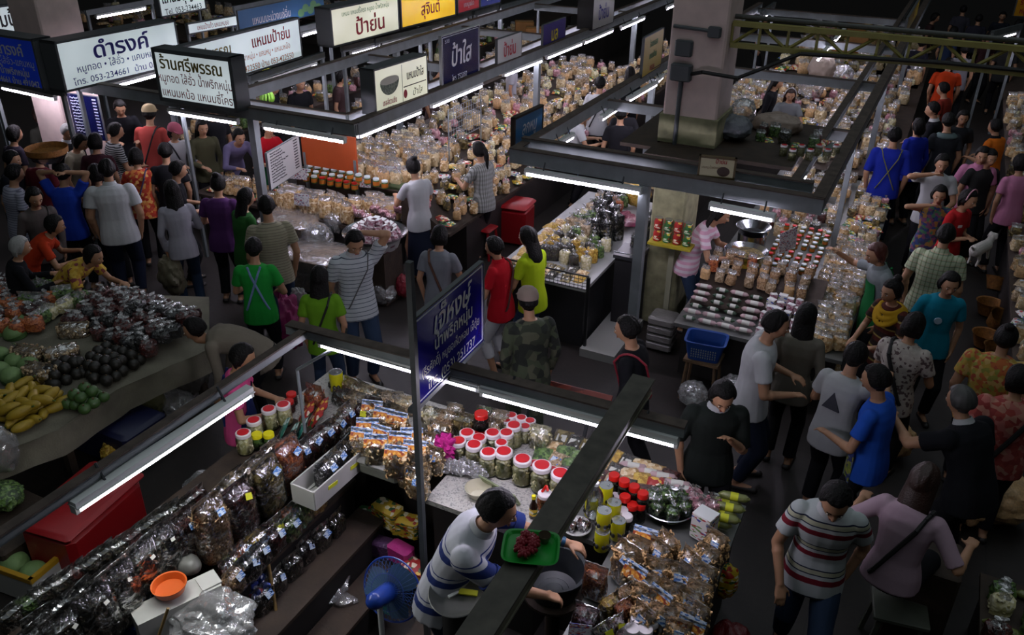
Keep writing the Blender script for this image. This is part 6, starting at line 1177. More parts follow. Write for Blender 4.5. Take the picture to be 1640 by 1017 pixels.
# front part: jars, bales, tray
A = at(505, 275, 1.05)
q_ = at(545, 285, .93); m = MB(); m.box((q_[0]-.1, q_[1]+.12, .82), (1.25, .42, .2)); tag(m.build('jar_stand', DWOOD, smooth=False), 'low stand lifting the pale-lidded sauce jars', 'stand')
pj = [(at(495+13.0*i-3*j, 258+7*j+2.2*i, 1.1), i, j) for i in range(7) for j in range(3)]
for p, i, j in pj: put(SJR if (j == 2 and i > 1) else SJ, (p[0], p[1], .93), 0, f'pale-lidded sauce jar, {ordn(i)} from left, {ordn(j)} row, left block', 'jar', 'sauce jars before the orange panel', 1.45)
for i in range(5):
    for k in range(4):
        p = at(562+13*i, 290+4*i, 1.0); p2 = at(600, 300, 1.0)
        q = at(560+14*i, 275+3.5*i, .75+.115*k+.1); put(SJ, (q[0], q[1], .75+.112*k), 0, f'orange-labelled jar, {ordn(i)} column, {ordn(k)} layer up, right block', 'jar', 'stacked jars by the green display box', 1.45)
heap(-7.75, -6.5, 8.38, 8.72, lambda x, y: .74, 7, 2, [(farbag('tan', .17, .13, .24), 'large bag of crackling')], 'front counter', 'large crackling bags on the front counter', along='x', sc=(1.05, 1.2))
heap(-9.1, -7.8, 8.4, 9.05, lambda x, y: .74, 8, 3, FT()+FPK()[:3]+[(farbag('tan', .17, .13, .2), 'large bag of crackling')], 'far left counter', 'bags on the far left counter', along='x')
BALE = one('bale_crackling', mat('bale_tan', '7a6248', .6, noise=(25, .35))); BTOP = film('bale_film', haze=.10, scale=4., gloss=.2)
def bale(px, py, zt_, w, d, h, lab, rz=0.):
    p = at(px, py, zt_); m = MB(); m.rbox((0, 0, h/2), (w, d, h), .05); v = np.concatenate(m.v); e = m.build('bale', BALE, None, loc=(p[0], p[1], zt_-h), rz=rz); tag(e, lab, 'bale'); m = MB(); m.rbox((0, 0, h/2+.01), (w+.03, d+.03, h+.04), .06)
    m.build('wrapping', BTOP, e)
bale(468, 345, .75, .75, .6, .5, 'upper clear-wrapped bale of crackling behind the beige striped shirt', .1); bale(505, 400, .55, .8, .6, .5, 'lower clear-wrapped bale of crackling left of the hand-on-head person', .1)
crumple('plastic_bag', at(505, 365, .7), (.5, .4, .34), FILMH, 'open clear bag between the two wrapped bales', 'bag', 77, .4, 6); crumple('carrier_bag', at(535, 345, .8), (.3, .22, .28), FILMH, 'white-striped carrier bag by the round tray', 'bag', 78, .55, 6)
p = at(600, 365, .95); e = empty('round_tray', (p[0], p[1], .84)); tag(e, 'big round white-rimmed tray tiled with small pink boxes', 'tray'); m = MB(); m.lathe([(.30, 0), (.34, .02), (.40, .06), (.405, .065), (.38, .055), (.30, .02), (.004, .02)], 40); m.build('tray_rim', CHROME, e); m = MB(); m.lathe([(.28, -.13), (.33, .0), (.004, 0)], 30); m.build('basin_side', printed('basin_print', '9a9a98', ['5a2a3a', '8a8a88'], (12, 30), .7), e)
m = MB(); m.box((0, 0, -.48), (.5, .4, .7)); m.build('stand', DWOOD, e, smooth=False)
for rr, nn, zz, lean_ in ((.30, 15, .05, .5), (.19, 9, .11, .35), (.08, 4, .16, .2)):
    for i in range(nn): a = i/nn*2*math.pi; put(BXP, (p[0]+math.cos(a)*rr, p[1]+math.sin(a)*rr, .84+zz-.03), 0, f'small pink box in the {({15: "outer", 9: "middle", 4: "inner"})[nn]} ring of the round tray, {ordn(i)} anticlockwise', 'box', 'pink boxes on the round tray', 1.15, (-lean_, 0, a+math.pi/2))
for i in range(7): top(B('pink', .13, .10, .09, .04, tied=True), 560+13*i, 318+(i % 3)*6, 1.05, .86, f'pink knotted bag behind the round tray, {ordn(i)} from the left', group='pink knotted bags behind the tray')
q = at(640, 290, 1.0); m = MB(); m.rbox((q[0]+.0, q[1]+.1, .82), (.7, .3, .2), .01); tag(m.build('display_box', mat('green_display', '3a4a2c', .6)), 'olive green display box with a long price card, by the bun hairdo', 'box')
heap(-6.6, -6.05, 8.72, 9.05, lambda x, y: .74, 4, 2, [(farbag('tan', .16, .12, .18), 'bag of crackling'), (farbag('ring', .16, .12, .18), 'bag of brown twists')], 'corner by the bun hairdo', 'bags at the corner by the bun hairdo', along='x', sc=(1.1, 1.3))
for px, py, s_, mm, lab, rz in ((727, 388, (.28, .26, .42), CW['tan'], 'clear sack of crackling rings on the floor by the ponytail', 0), (842, 285, (.45, .4, .6), CW['tan'], 'large sack of crackling behind the ponytail person', 0), (622, 420, (.24, .2, .34), one('w_sal', mat('salmon', 'a8403c', .5)), 'salmon red plastic bag hanging under the round tray', 0), (612, 465, (.36, .3, .26), FILMH, 'clear empty bag on the floor under the salmon bag', 0), (645, 455, (.2, .2, .3), one('w_cr', mat('crimson_bag', '8a1028', .5)), 'crimson bag on the floor by the navy skirt', 0)):
    crumple('plastic_sack', at(px, py, s_[2]*.6+.02), s_, mm, lab, 'sack', int(px) % 97, .01 if s_[2] < .7 else .01, 6, amp=.2)
p = at(818, 332, .5); e = empty('red_cooler', (p[0], p[1], 0), .1); RB_ = mat('red_plastic', '8a1016', .4); tag(e, 'big red plastic cooler chest in the upper aisle', 'cooler'); m = MB(); m.rbox((0, 0, .27), (.6, .45, .54), .04); m.build('chest_body', RB_, e); m = MB(); m.rbox((0, 0, .57), (.64, .49, .07), .03); m.build('lid', RB_, e)
p = at(776, 365, .42); e = empty('red_stool', (p[0], p[1], 0)); tag(e, 'red plastic stool before the red cooler', 'stool'); m = MB(); m.rbox((0, 0, .42), (.3, .3, .04), .02); m.build('seat', RB_, e)
for sx in (-1, 1):
    for sy in (-1, 1): m = MB(); m.cyl((sx*.11, sy*.11, .41), (sx*.15, sy*.15, 0), .02, n=6); m.build('leg', RB_, e)
p = at(835, 330, .25); m = MB(); m.rbox((0, 0, .13), (.32, .3, .26), .01); o = m.build('cardboard_box', CARD, None, loc=(p[0], p[1], 0)); tag(o, 'small cardboard box beside the large crackling sack', 'box')
m = MB(); q = at(520, 245, 1.35); m.box((0, 0, 0), (.9, .03, .5)); o = m.build('orange_board', mat('orange_panel', 'a8481c', .5, noise=(3, .1)), None, loc=(q[0], q[1]+.1, 1.35), rz=.05); tag(o, 'plain orange-brown panel behind the sauce jars', 'panel')
for k_, dx in (('l', -.42), ('r', .42)): m = MB(); m.box((dx, 0, -.72), (.04, .04, 1.3)); m.build('leg', STEEL, o, smooth=False)
# ---------------------------------------------------------------- vegetable stall on the left
e = empty('vegetable_table', (-7.2, 4.3, 0)); tag(e, 'low sloping vegetable table draped with sackcloth', 'table'); m = MB(); SACK = mat('sack_cloth', '6a6658', .9, noise=(4, .25), bump=(60, .4))
A = [at(335, 560, .72), at(200, 618, .72), at(95, 690, .72), at(-60, 745, .72)]; Bk = [at(335, 478, .8), at(200, 478, .8), at(60, 462, .8), at(-60, 470, .8)]
v = [(*A[0], .72), (*A[1], .72), (*A[2], .72), (*A[3], .72), (*Bk[3], .85), (*Bk[2], .85), (*Bk[1], .85), (*Bk[0], .82)]; F = [tuple(range(8))]; vb = [(x, y, z_-.05) for x, y, z_ in v]; m.add(v, F); m.add(vb, [tuple(range(7, -1, -1))]); m.add(v+vb, [(i, (i+1) % 8, 8+(i+1) % 8, 8+i) for i in range(8)]); m.build('sackcloth_top', SACK, e, smooth=False)
m = MB(); pts = []
for t in np.linspace(0, 1, 40):
    k = t*2.999; i = int(k); u = k-i; q = A[i]+(A[i+1]-A[i])*u; pts.append((q[0], q[1]))
pts = np.array(pts); rows = []
for zz in (.73, .6, .48): w_ = wav(np.stack([pts[:, 0]*1., pts[:, 1], np.full(len(pts), zz)], 1), 14, 4)*.03; rows.append(np.stack([pts[:, 0]+.02+w_, pts[:, 1]-.02-w_, np.full(len(pts), zz)+(w_*1.2 if zz < .5 else 0)], 1))
n = len(pts); v = np.concatenate(rows); v2 = v-np.array((.01, 0, 0)); F = [(r_*n+i, r_*n+i+1, (r_+1)*n+i+1, (r_+1)*n+i) for r_ in range(2) for i in range(n-1)]; m.add(np.concatenate([v, v2]), F+[tuple(x+3*n for x in f[::-1]) for f in F]); m.build('hanging_cloth', SACK, e)
for q in (A[0]+[-.3, .1], A[2]+[-.3, .2], Bk[0]+[-.1, -.2], Bk[2]): m = MB(); m.box((q[0], q[1], .34), (.07, .07, .68)); m.build('leg', DWOOD, e, smooth=False)
loc_children(e)
def zv(px, py): return .74
AVO = mat('dark_avocado', '1c1a14', .5, bump=(40, .4)); PEP = mat('round_gourd', '3c5a2a', .45, noise=(20, .3)); MANG = mat('yellow_squash', '9a8020', .5, noise=(14, .2)); CAB = mat('cabbage', '6d8a54', .6, bump=(18, .5), noise=(6, .2)); ONI = mat('red_onion', '54222e', .45, noise=(10, .3))
AV = simple('avo', 'avocado', lambda m: m.sph((0, 0, .05), (.052, .05, .052), 16, 10), [AVO], [('stem', lambda m: m.cyl((0, 0, .095), (0, 0, .108), .006), [WOOD])])
MG = simple('mango', 'yellow_squash', lambda m: m.loft([ring(np.array((x, .03*math.sin(x*9), .045)), np.array((0, 1., 0)), np.array((0, 0, 1.)), r_, r_, 14, 2) for x, r_ in ((-.09, .004), (-.085, .018), (-.05, .036), (0, .042), (.05, .034), (.08, .018), (.087, .005))]), [MANG], [('stem', lambda m: m.cyl((-.085, -.02, .045), (-.11, -.025, .05), .006), [GRN])])
CB = simple('cabb', 'cabbage', lambda m: m.sph((0, 0, .09), (.10, .10, .085), 20, 14), [CAB], [('outer_leaf', lambda m: m.loft([ring(np.array((0, 0, z_)), np.array((1., 0, 0)), np.array((0, 1., 0)), r_, r_*.9, 16, 2) for z_, r_ in ((.02, .07), (.05, .106), (.09, .112), (.092, .105), (.06, .095), (.03, .06))]), [mat('cabbage_leaf', '4a6a38', .6, bump=(18, .5))])])
TO = simple('gourd', 'green_gourd', lambda m: m.sph((0, 0, .05), (.052, .052, .045), 14, 10), [PEP], [('stem', lambda m: m.cyl((0, 0, .09), (0, 0, .105), .008), [WOOD])])
rows_ = [((120, 560), (225, 590), 9, AV, 'avocado', 3, .07), ((70, 590), (130, 615), 6, AV, 'avocado', 2, .06)]
def pile(cx, cy, nx, ny, k, noun, where, cat, dx=.10, dy=.10, sc=(1, 1.15), layers=2, rot=False, zb=.74):
    c = at(cx, cy, zb+.05)
    for L in range(layers):
        for i in range(nx-L):
            for j in range(ny-L):
                put(k, (c[0]+(i-(nx-L-1)/2)*dx+RND.uniform(-.01, .01), c[1]+(j-(ny-L-1)/2)*dy+RND.uniform(-.01, .01), zb+L*dx*.75), 0, f'{noun}, {ordn(i)} across, {ordn(j)} back, {("lower", "upper", "top")[L]} layer, {where}', cat, noun+'s in the '+where, RND.uniform(*sc), (RND.uniform(-.3, .3), RND.uniform(-.3, .3), RND.uniform(0, 6) if rot else 0))
pile(172, 585, 5, 5, AV, 'dark avocado', 'big dark heap', 'avocado'); pile(100, 600, 3, 4, AV, 'dark avocado', 'middle dark heap', 'avocado'); pile(138, 640, 3, 3, TO, 'green gourd', 'front basket', 'gourd', sc=(1, 1.1))
pile(40, 650, 5, 5, MG, 'yellow squash', 'yellow heap', 'squash', .12, .10, rot=True); pile(10, 590, 3, 2, CB, 'pale cabbage', 'left edge', 'cabbage', .2, .19, layers=1, sc=(.9, 1)); pile(22, 525, 3, 2, CB, 'green cabbage', 'back left', 'cabbage', .2, .19, layers=1)
GB = B('nut', .30, .20, .16, .03, n=120); gi = 0
for px, py, rz_, lab in ((40, 552, .2, 'left'), (95, 552, 1.0, 'middle'), (115, 515, .6, 'upper'), (60, 580, .2, 'lower')): top(GB, px, py, .95, .76, f'clear bag of garlic and shallots, {lab} one of four', rz=rz_)
heap(-7.3, -6.05, 4.7, 5.35, lambda x, y: .80+.12*(1-abs(y-5.15)/.4), 9, 5, [(farbag('red', .17, .14, .13, tied=True), 'clear bag of red onions'), (farbag('red', .17, .14, .13, tied=True), 'clear bag of purple shallots'), (farbag('black', .16, .13, .12, tied=True), 'clear bag of dark figs')], 'onion mound', 'bags of red onions mounded on the vegetable table', along='x', jit=.35, rzj=3, sc=(.95, 1.2))
heap(-8.6, -7.4, 4.3, 5.1, lambda x, y: .85, 6, 6, [(farbag('green', .22, .16, .12), 'clear bag of green leaves'), (farbag('red', .16, .14, .12, tied=True), 'clear bag of tomatoes'), (farbag('orange', .16, .14, .12, tied=True), 'clear bag of red peppers'), (farbag('white', .2, .14, .12), 'clear bag of pale gourds')], 'back greens', 'mixed vegetable bags at the back of the table', along='x', jit=.35, rzj=3, sc=(.95, 1.25))
# below the vegetable table
p = at(130, 800, .5); e = empty('red_crate', (p[0], p[1], 0), math.radians(8)); tag(e, 'large red plastic bin with lid on the dark aisle floor', 'bin'); m = MB(); m.rbox((0, 0, .25), (.5, .8, .46), .05); m.build('bin_body', RB_, e); m = MB(); m.rbox((0, 0, .50), (.54, .85, .06), .03); m.build('lid', RB_, e)
p = at(55, 870, .3); e = empty('foam_box', (p[0], p[1], .02), .1); tag(e, 'white foam box of green cabbages with yellow taped rim', 'box'); m = MB(); w, d, h = .5, .55, .26
for c_, s_ in (((0, -d/2, h/2), (w, .03, h)), ((0, d/2, h/2), (w, .03, h)), ((-w/2, 0, h/2), (.03, d, h)), ((w/2, 0, h/2), (.03, d+.03, h)), ((0, 0, .015), (w, d, .03))): m.box(c_, s_)
m.build('foam_walls', mat('white_foam', 'a0a09c', .8), e, smooth=False); m = MB(); 
for c_, s_ in (((0, -d/2-.017, h-.02), (w+.02, .004, .04)), ((w/2+.017, 0, h-.02), (.004, d+.03, .04)), ((0, -d/2, h+.001), (w+.03, .034, .003)), ((w/2, 0, h+.001), (.034, d+.03, .003))): m.box(c_, s_)
m.build('yellow_tape', mat('yellow_tape', 'a8801c', .5), e, smooth=False)
for i in range(4): q = (e.location[0]-.11+.22*(i % 2), e.location[1]-.13+.25*(i//2), .06); put(CB, q, i, f'wrapped green cabbage in the foam box, {("near left", "near right", "far left", "far right")[i]}', 'cabbage', 'cabbages in the foam box', 1.05)
for i, (px, py, s_, mm, lab) in enumerate(((25, 800, (.3, .28, .4), FILMH, 'clear bag of greens hanging left of the red bin'), (20, 840, (.35, .3, .2), CW['green'], 'green vegetables heaped left of the red bin'), (182, 730, (.22, .2, .24), CW['yellow'], 'bag of yellow fruit on the floor beyond the red bin'), (215, 715, (.3, .25, .18), CW['orange'], 'bag of orange fruit on the floor beyond the yellow'), (240, 640, (.3, .26, .5), mat('green_net_sack', '5a5a3a', .8, bump=(60, .6)), 'upright woven net sack under the vegetable table'), (300, 590, (.45, .4, .7), mat('coiled_sack', '4a4844', .8, bump=(30, .5)), 'stack of grey sacking under the bent person'), (330, 790, (.4, .35, .25), FILMH, 'clear empty bag on the dark aisle floor'), (285, 650, (.4, .3, .25), FILMH, 'dark crumpled plastic under the net sack'))):
    crumple('plastic_bag' if mm is FILMH else 'sack', at(px, py, s_[2]*.5), s_, mm, lab, 'bag', 100+i, .02 if i > 1 else .5 if i == 0 else .3, 6, amp=.2)
m = MB(); m.rbox((*at(20, 850, .15), .15), (.7, .6, .29), .02); tag(m.build('wooden_crate', DWOOD), 'dark crate under the greens at the left edge', 'crate')
m = MB(); p = at(190, 720, .25); m.rbox((p[0]-.3, p[1]+.25, .2), (.8, .5, .38), .03); tag(m.build('blue_crate', mat('dark_blue_plastic', '14183a', .5)), 'dark blue crate under the edge of the vegetable table', 'crate')
# cans of sugar near floor of S2, wooden bench with orange print
p = at(900, 625, .45); m = MB(); m.rbox((0, 0, .0), (1.0, .02, .18), .004); o = m.build('price_board', printed('orange_poster', '7a2c14', ['5a1c0c', '8a3418'], (8, 20), .6), None, loc=(p[0], p[1], .42)); o.rotation_euler = (-.5, 0, .05); tag(o, 'orange-brown board lying low in the aisle behind the right tube', 'board'); 
for q in (-.3, .3): m = MB(); m.box((q, .03, -.2), (.03, .03, .45)); m.build('leg', DKSTEEL, o, smooth=False)
p = at(1062, 520, .3)
for i in range(4): m = MB(); m.rbox((0, 0, .05), (.3, .28, .10), .02); o = m.build('wrapped_stack', one('w_st%d' % i, mat('stack_grey', '6a6864', .5)) if i == 0 else MATS.setdefault('w_stack', one('w_stack', MATS['stack_grey'])), None, loc=(p[0], p[1], .02+.105*i)); tag(o, f'plastic-wrapped pack standing by the grey post, {ordn(i)} from the floor', 'pack', 'wrapped packs by the grey post')
for i, (px, py, s_, mm) in enumerate(((1110, 630, (.3, .3, .25), FILMH), (1175, 620, (.3, .25, .25), FILMH), (1325, 600, (.28, .25, .4), CW['tan']), (1600, 790, (.6, .5, .45), CW['ring']), (1555, 800, (.45, .4, .4), CW['ring']), (1430, 700, (.4, .35, .35), CW['ring']), (1500, 300, (.3, .25, .3), FILMH))): crumple('sack', at(px, py, s_[2]*.6), s_, mm, f'plastic sack on the floor, {("under the stool", "right of the stool", "golden, behind the white tee", "noodle-filled, lower right edge", "noodle-filled, beside the lower right one", "noodle-filled, before the black polo", "clear, right aisle")[i]}', 'sack', 130+i, .02, 7, amp=.15)
# ---------------------------------------------------------------- right stalls, baskets
counter('right-hand stall counter along the photo edge', 1.25, 2.3, 8.2, 24, .7, body='1f1a18', topm=DWOOD, slope=('x', 1.25, 2.2, 1.1)); counter('lower right counter with jars and green rolls', 1.05, 2.0, 4.6, 5.6, .5, body='1f1a18', topm=DWOOD)
heap(1.25, 1.95, 8.3, 12.5, lambda x, y: .72+.3*(x-1.25)/.7, 4, 20, FMIX()+FPK(), 'right edge stall', 'goods on the near right-hand stall', jit=.3, sc=(1., 1.2)); heap(1.25, 2.1, 12.5, 20, lambda x, y: .72+.3*(x-1.25)/.7, 4, 24, FMIX(), 'far right stall', 'goods on the far right-hand stall', jit=.3, sc=(1.1, 1.5))
heap(1.1, 1.9, 4.7, 5.5, lambda x, y: .5, 5, 5, [(ROLLG, 'yellow-green wrapped roll', 'roll'), (farbag('green', .12, .1, .12, tied=True), 'knotted green bag'), (farbag('white', .12, .1, .12, tied=True), 'knotted pale bag'), (farbag('red', .12, .1, .12, tied=True), 'knotted red bag')], 'lower right corner', 'goods in the lower right corner', jit=.3, sc=(1.2, 1.5))
p = at(1440, 975, .42); e = empty('wooden_stool', (p[0], p[1], 0), .15); tag(e, 'grey-green wooden stool behind the lavender blouse', 'stool'); SW = mat('grey_wood', '4c5044', .6, noise=(4, .3)); m = MB(); m.rbox((0, 0, .44), (.36, .34, .035), .006); m.build('seat', SW, e)
for sx in (-1, 1):
    for sy in (-1, 1): m = MB(); m.cyl((sx*.13, sy*.12, .43), (sx*.17, sy*.16, 0), .022, n=4); m.build('leg', SW, e, smooth=False)
m = MB(); m.rbox((0, 0, .38), (.4, .4, .76), .02); sp_ = at(1490, 905, .75); o = m.build('wooden_seat_box', DWOOD, None, loc=(sp_[0], sp_[1]+.12, 0)); tag(o, 'dark box seat under the person in the lavender blouse', 'seat')
for i in range(9):
    p = at(1590-6*i, 500-22*i if i < 4 else 420-10*i, .5)
for i, (px, py) in enumerate(((1590, 470), (1598, 500), (1585, 520), (1600, 445), (1605, 540))): m = MB(); m.lathe([(.10, 0), (.15, .16), (.16, .17), (.145, .16), (.10, .02), (.004, .02)], 24); p = at(px, py, .3); o = m.build('wicker_basket', WK, None, loc=(p[0], p[1], .02+.1*(i % 2))); o.rotation_euler = (.5*(i % 2), 0, i); tag(o, f'brown wicker basket by the right stall, {ordn(i)} from the top', 'basket', 'wicker baskets by the right stall')
# red bag and things right of the front stall
for px, py, s_, mm, lab in ((1180, 975, (.3, .25, .3), one('w_rb', mat('red_bag', '6a0c14', .5)), 'dark red bag hanging below the right counter'), (1160, 930, (.2, .15, .3), YELP, 'yellow printed bag below the right counter')): crumple('hanging_bag', at(px, py, .5), s_, mm, lab, 'bag', int(px) % 31, .02 if py > 950 else .35, 5)
# ---------------------------------------------------------------- rear of the middle stall and rear stalls
counter('rear table of the middle stall behind the pillar', -3.3, -1.0, 14.4, 19.5, .75, body='2a2622', topm=DWOOD); counter('left inner counter of the middle stall behind the white table', -3.85, -3.0, 11.3, 20, .75, body='2a2622', topm=DWOOD)
heap(-3.8, -3.05, 11.4, 19.8, lambda x, y: .77, 4, 34, FT()+FMIX(), 'left inner counter, middle stall', 'bags on the left inner counter of the middle stall', jit=.3, sc=(1.1, 1.5))
heap(-2.9, -1.1, 14.6, 19.3, lambda x, y: .77, 8, 14, FMIX()+FPK()+[(JDK, 'white-lidded jar', 'jar')], 'rear table', 'goods on the rear table of the middle stall', jit=.3, sc=(1.1, 1.6))
heap(-1.7, -.5, 13.8, 21, lambda x, y: .77, 5, 20, FMIX(), 'rear right counter', 'goods on the rear right counter of the middle stall', jit=.3, sc=(1.1, 1.6)); counter('rear right counter of the middle stall', -1.75, -.3, 13.7, 26, .75, body='2a2622', topm=DWOOD)
for i, (px, py, zz, s_, mm, lab) in enumerate(((1176, 205, 2.26, (.40, .36, .26), one('w_gs', mat('grey_stack', '5a6066', .5)), 'grey clear-wrapped pack of rolls on the board roof'), (1190, 180, 2.26, (.3, .3, .3), FILMH, 'clear plastic bag behind the grey pack on the roof'), (1245, 200, 2.2, (.55, .4, .26), one('w_cs', mat('cream_stack', '9a8676', .6)), 'cream wrapped bundle right of the grey pack'), (1110, 222, 2.26, (.35, .2, .1), one('w_pm', mat('pink_meat', '6a3a34', .5)), 'flat bag of dark pink scraps at the pillar foot'), (1316, 110, 1.3, (.5, .4, .5), one('w_cr2', mat('prawn_crackers', '9a8a7c', .6)), 'big sack of pale crackers in the rear of the middle stall'), (1350, 120, 1.2, (.4, .35, .35), FILMH, 'clear ball of plastic bags beside the pale crackers'), (1300, 140, .8, (.5, .4, .45), FILMH, 'large clear sack of grey goods in the rear stall'))): crumple('plastic_sack', at(px, py, zz+s_[2]*.5), s_, mm, lab, 'sack', 150+i, zz, 6, amp=.14)
for i in range(7): top(JW, 1257+14*i, 228+(i % 2)*7, 2.27+.13, 2.25, f'pickle jar on the roof shelf behind the grey beam, {ordn(i)} from left', 'jar', sc=.8, group='jars on the roof shelf')
m = MB(); q = at(1300, 240, 2.2); m.box((q[0]-.25, q[1], 2.23), (.9, .5, .03)); tag(m.build('roof_shelf', mat('grey_green_board', '5a6a68', .6)), 'grey-green shelf board on the stall frame holding jars', 'shelf')
heap(q[0]-.6, q[0]+.15, q[1]-.2, q[1]+.2, lambda x, y: 2.25, 8, 2, FDARK()+FPK()[:2], 'roof shelf', 'small goods on the roof shelf', along='x', skip=.5)
for i, (px, py) in enumerate(((1195, 370), (1230, 300), (1215, 285), (1250, 270), (1270, 290), (1290, 285), (1245, 295))): pass
# rear rows beyond the upper left stall
counter('counter of the rear left stall beyond the lit signs', -11.5, -10.6, 9, 26, .75, body='2a2622', topm=DWOOD); heap(-11.4, -10.6, 10, 22, lambda x, y: .77, 3, 36, FMIX()+FDARK()+FPK(), 'rear left stall', 'goods in the rear left stall', jit=.3, sc=(1.2, 1.8), skip=.1)
counter('far counter at the top of the photo', -9.8, -8.6, 12, 27, .75, body='2a2622', topm=DWOOD); heap(-9.7, -8.7, 12.2, 24, lambda x, y: .77, 4, 36, FMIX()+FPK(), 'far top stall', 'goods in the far top stall', jit=.3, sc=(1.2, 1.8), skip=.1)
for nm, x0, x1, y0, y1, nx, ny, kk, lab in (('rearmost table beyond the middle stall', -3.6, -.4, 20.3, 27, 8, 15, FMIX()+FPK(), 'rearmost middle stall'), ('rearmost counter at the top left of the photo', -23, -17, 16.5, 20.5, 12, 7, FMIX()+FPK(), 'rearmost top left stall'), ('rearmost counter behind the mango banner', -18, -14.5, 20.8, 24, 8, 6, FMIX()+FDARK(), 'stall by mango banner')):
    counter(nm, x0, x1, y0, y1, .75, body='2a2622', topm=DWOOD); heap(x0+.05, x1-.05, y0+.1, y1-.1, lambda x, y: .77, nx, ny, kk, lab, 'goods of the '+lab, jit=.35, sc=(1.6, 2.4), skip=.08)
for i, (px, py, w_, h_) in enumerate(((1375, 62, .5, .45), (1352, 70, .5, .4), (1372, 40, .45, .4), (1215, 175, .3, .2), (858, 45, .5, .4), (840, 32, .5, .35), (885, 38, .4, .35))):
    zt_ = 1.15; p = at(px, py, zt_); m = MB(); m.rbox((0, 0, h_/2), (w_, w_*.8, h_), .01); o = m.build('crate', mat('amber_crate', '9a6a34', .7, noise=(4, .2)), None, loc=(p[0], p[1], .77), rz=.1*i); tag(o, f'brown carton among the rear stalls, {("right group lower", "right group left", "right group upper", "behind the middle pillar", "above the violet sign", "farther above the violet sign", "right above the violet sign")[i]}', 'crate'); k = MB(); k.box((0, 0, h_+.002), (w_*.95, .05, .003)); k.build('tape', mat('tape_tan', 'b89a6a', .4), o, smooth=False)
# ---------------------------------------------------------------- lettering and signs
GL = {}
def glyph(ch):
    if ch in GL: return GL[ch]
    def width(s):
        cu = bpy.data.curves.new('t', 'FONT'); cu.body = s; cu.resolution_u = 8; cu.offset = .004; o = bpy.data.objects.new('t', cu); scn2.collection.objects.link(o); vl2.update(); w = o.dimensions.x
        me = bpy.data.meshes.new_from_object(o.evaluated_get(vl2.depsgraph)); bpy.data.objects.remove(o); return w, me
    if 'base' not in GL: GL['base'] = width('HH')[0]
    adv = width('H'+ch+'H')[0]-GL['base']; me = width(ch)[1]
    v = vget(me) if len(me.vertices) else np.zeros((0, 3)); f = [tuple(p.vertices) for p in me.polygons]
    GL[ch] = (v, f, adv); return GL[ch]
UP = 'ิีึืั็'; TONE = '่้๊๋์'
def text_mesh(mb, s, cx, cz, size, y, sx=1., slant=0., bold=True):
    "adds the glyphs of s centred at (cx, cz) in the sign's plane"
    pen = 0; items = []
    for i, ch in enumerate(s):
        if ch == ' ': pen += .28; continue
        v, f, adv = glyph(ch); dz = 0; dx = 0
        if ch in TONE:
            if i and s[i-1] in UP: dz = .19
            elif i+1 < len(s) and s[i+1] == 'ำ': dz = .17; dx = -.04
            if i and s[i-1] in 'ปฝฟ': dx = -.1
        if len(v): items.append((v, f, pen+dx, dz))
        pen += adv
    for v, f, px_, dz in items:
        for ox, oz in (((0, 0), (.022, .008), (-.022, -.008)) if bold else ((0, 0),)):
            x = (v[:, 0]+px_-pen/2+ox+slant*(v[:, 1]+dz))*size*sx+cx; z = (v[:, 1]-.35+dz+oz)*size+cz
            mb.add(np.stack([x, np.full(len(x), y-.0012*abs(ox)/.022*(1 if ox > 0 else 2)), z], 1), [q[::-1] for q in f])
def emat(name, c, es, lo=.75):
    "translucent sign panel lit from behind, a little uneven where the tubes sit"
    if name in MATS: return MATS[name]
    m = mat(name, c, .25); nt = m.node_tree; b = nt.nodes['Principled BSDF']; b.inputs['Emission Color'].default_value = srgb(c); tc = nd(nt, 'ShaderNodeTexCoord'); t = nd(nt, 'ShaderNodeTexNoise', Scale=1.6, Detail=1.); nt.links.new(tc.outputs['Object'], t.inputs['Vector'])
    mr = nd(nt, 'ShaderNodeMapRange'); mr.inputs[1].default_value = .3; mr.inputs[2].default_value = .7; mr.inputs[3].default_value = es*lo; mr.inputs[4].default_value = es*1.15; nt.links.new(t.outputs[0], mr.inputs[0]); nt.links.new(mr.outputs[0], b.inputs['Emission Strength']); return m
FR = mat('sign_frame', '4c5052', .5); LW = emat('lit_white_panel', 'c8d4d8', .62); LWARM = emat('lit_cream_panel', 'd8d8c0', .6); LYEL = emat('lit_yellow_panel', 'e0b010', .75); LBLU = emat('lit_blue_panel', '0c1e6c', .4); LRED = emat('lit_red_panel', '8a1820', .4)
EBLU = mat('blue_enamel', '1c1686', .12, coat=.6); ENAV = mat('navy_enamel', '14184a', .15, coat=.5); EWHT = mat('white_enamel', 'b0b2b0', .3); EYEL = mat('yellow_enamel', 'c8a81c', .35); EPUR = mat('violet_enamel', '24186c', .3); ECYN = mat('sky_enamel', '2a6a9c', .3)
INK = {k: mat('paint_'+k, c, .5) for k, c in dict(blue='2a2a8a', red='a01828', gold='8a7a40', brown='6a4a30', orange='c06a2a', black='14141a', white='d8d8dc', green='2a7a3a', yellow='d8c820', dark='2a1c18').items()}
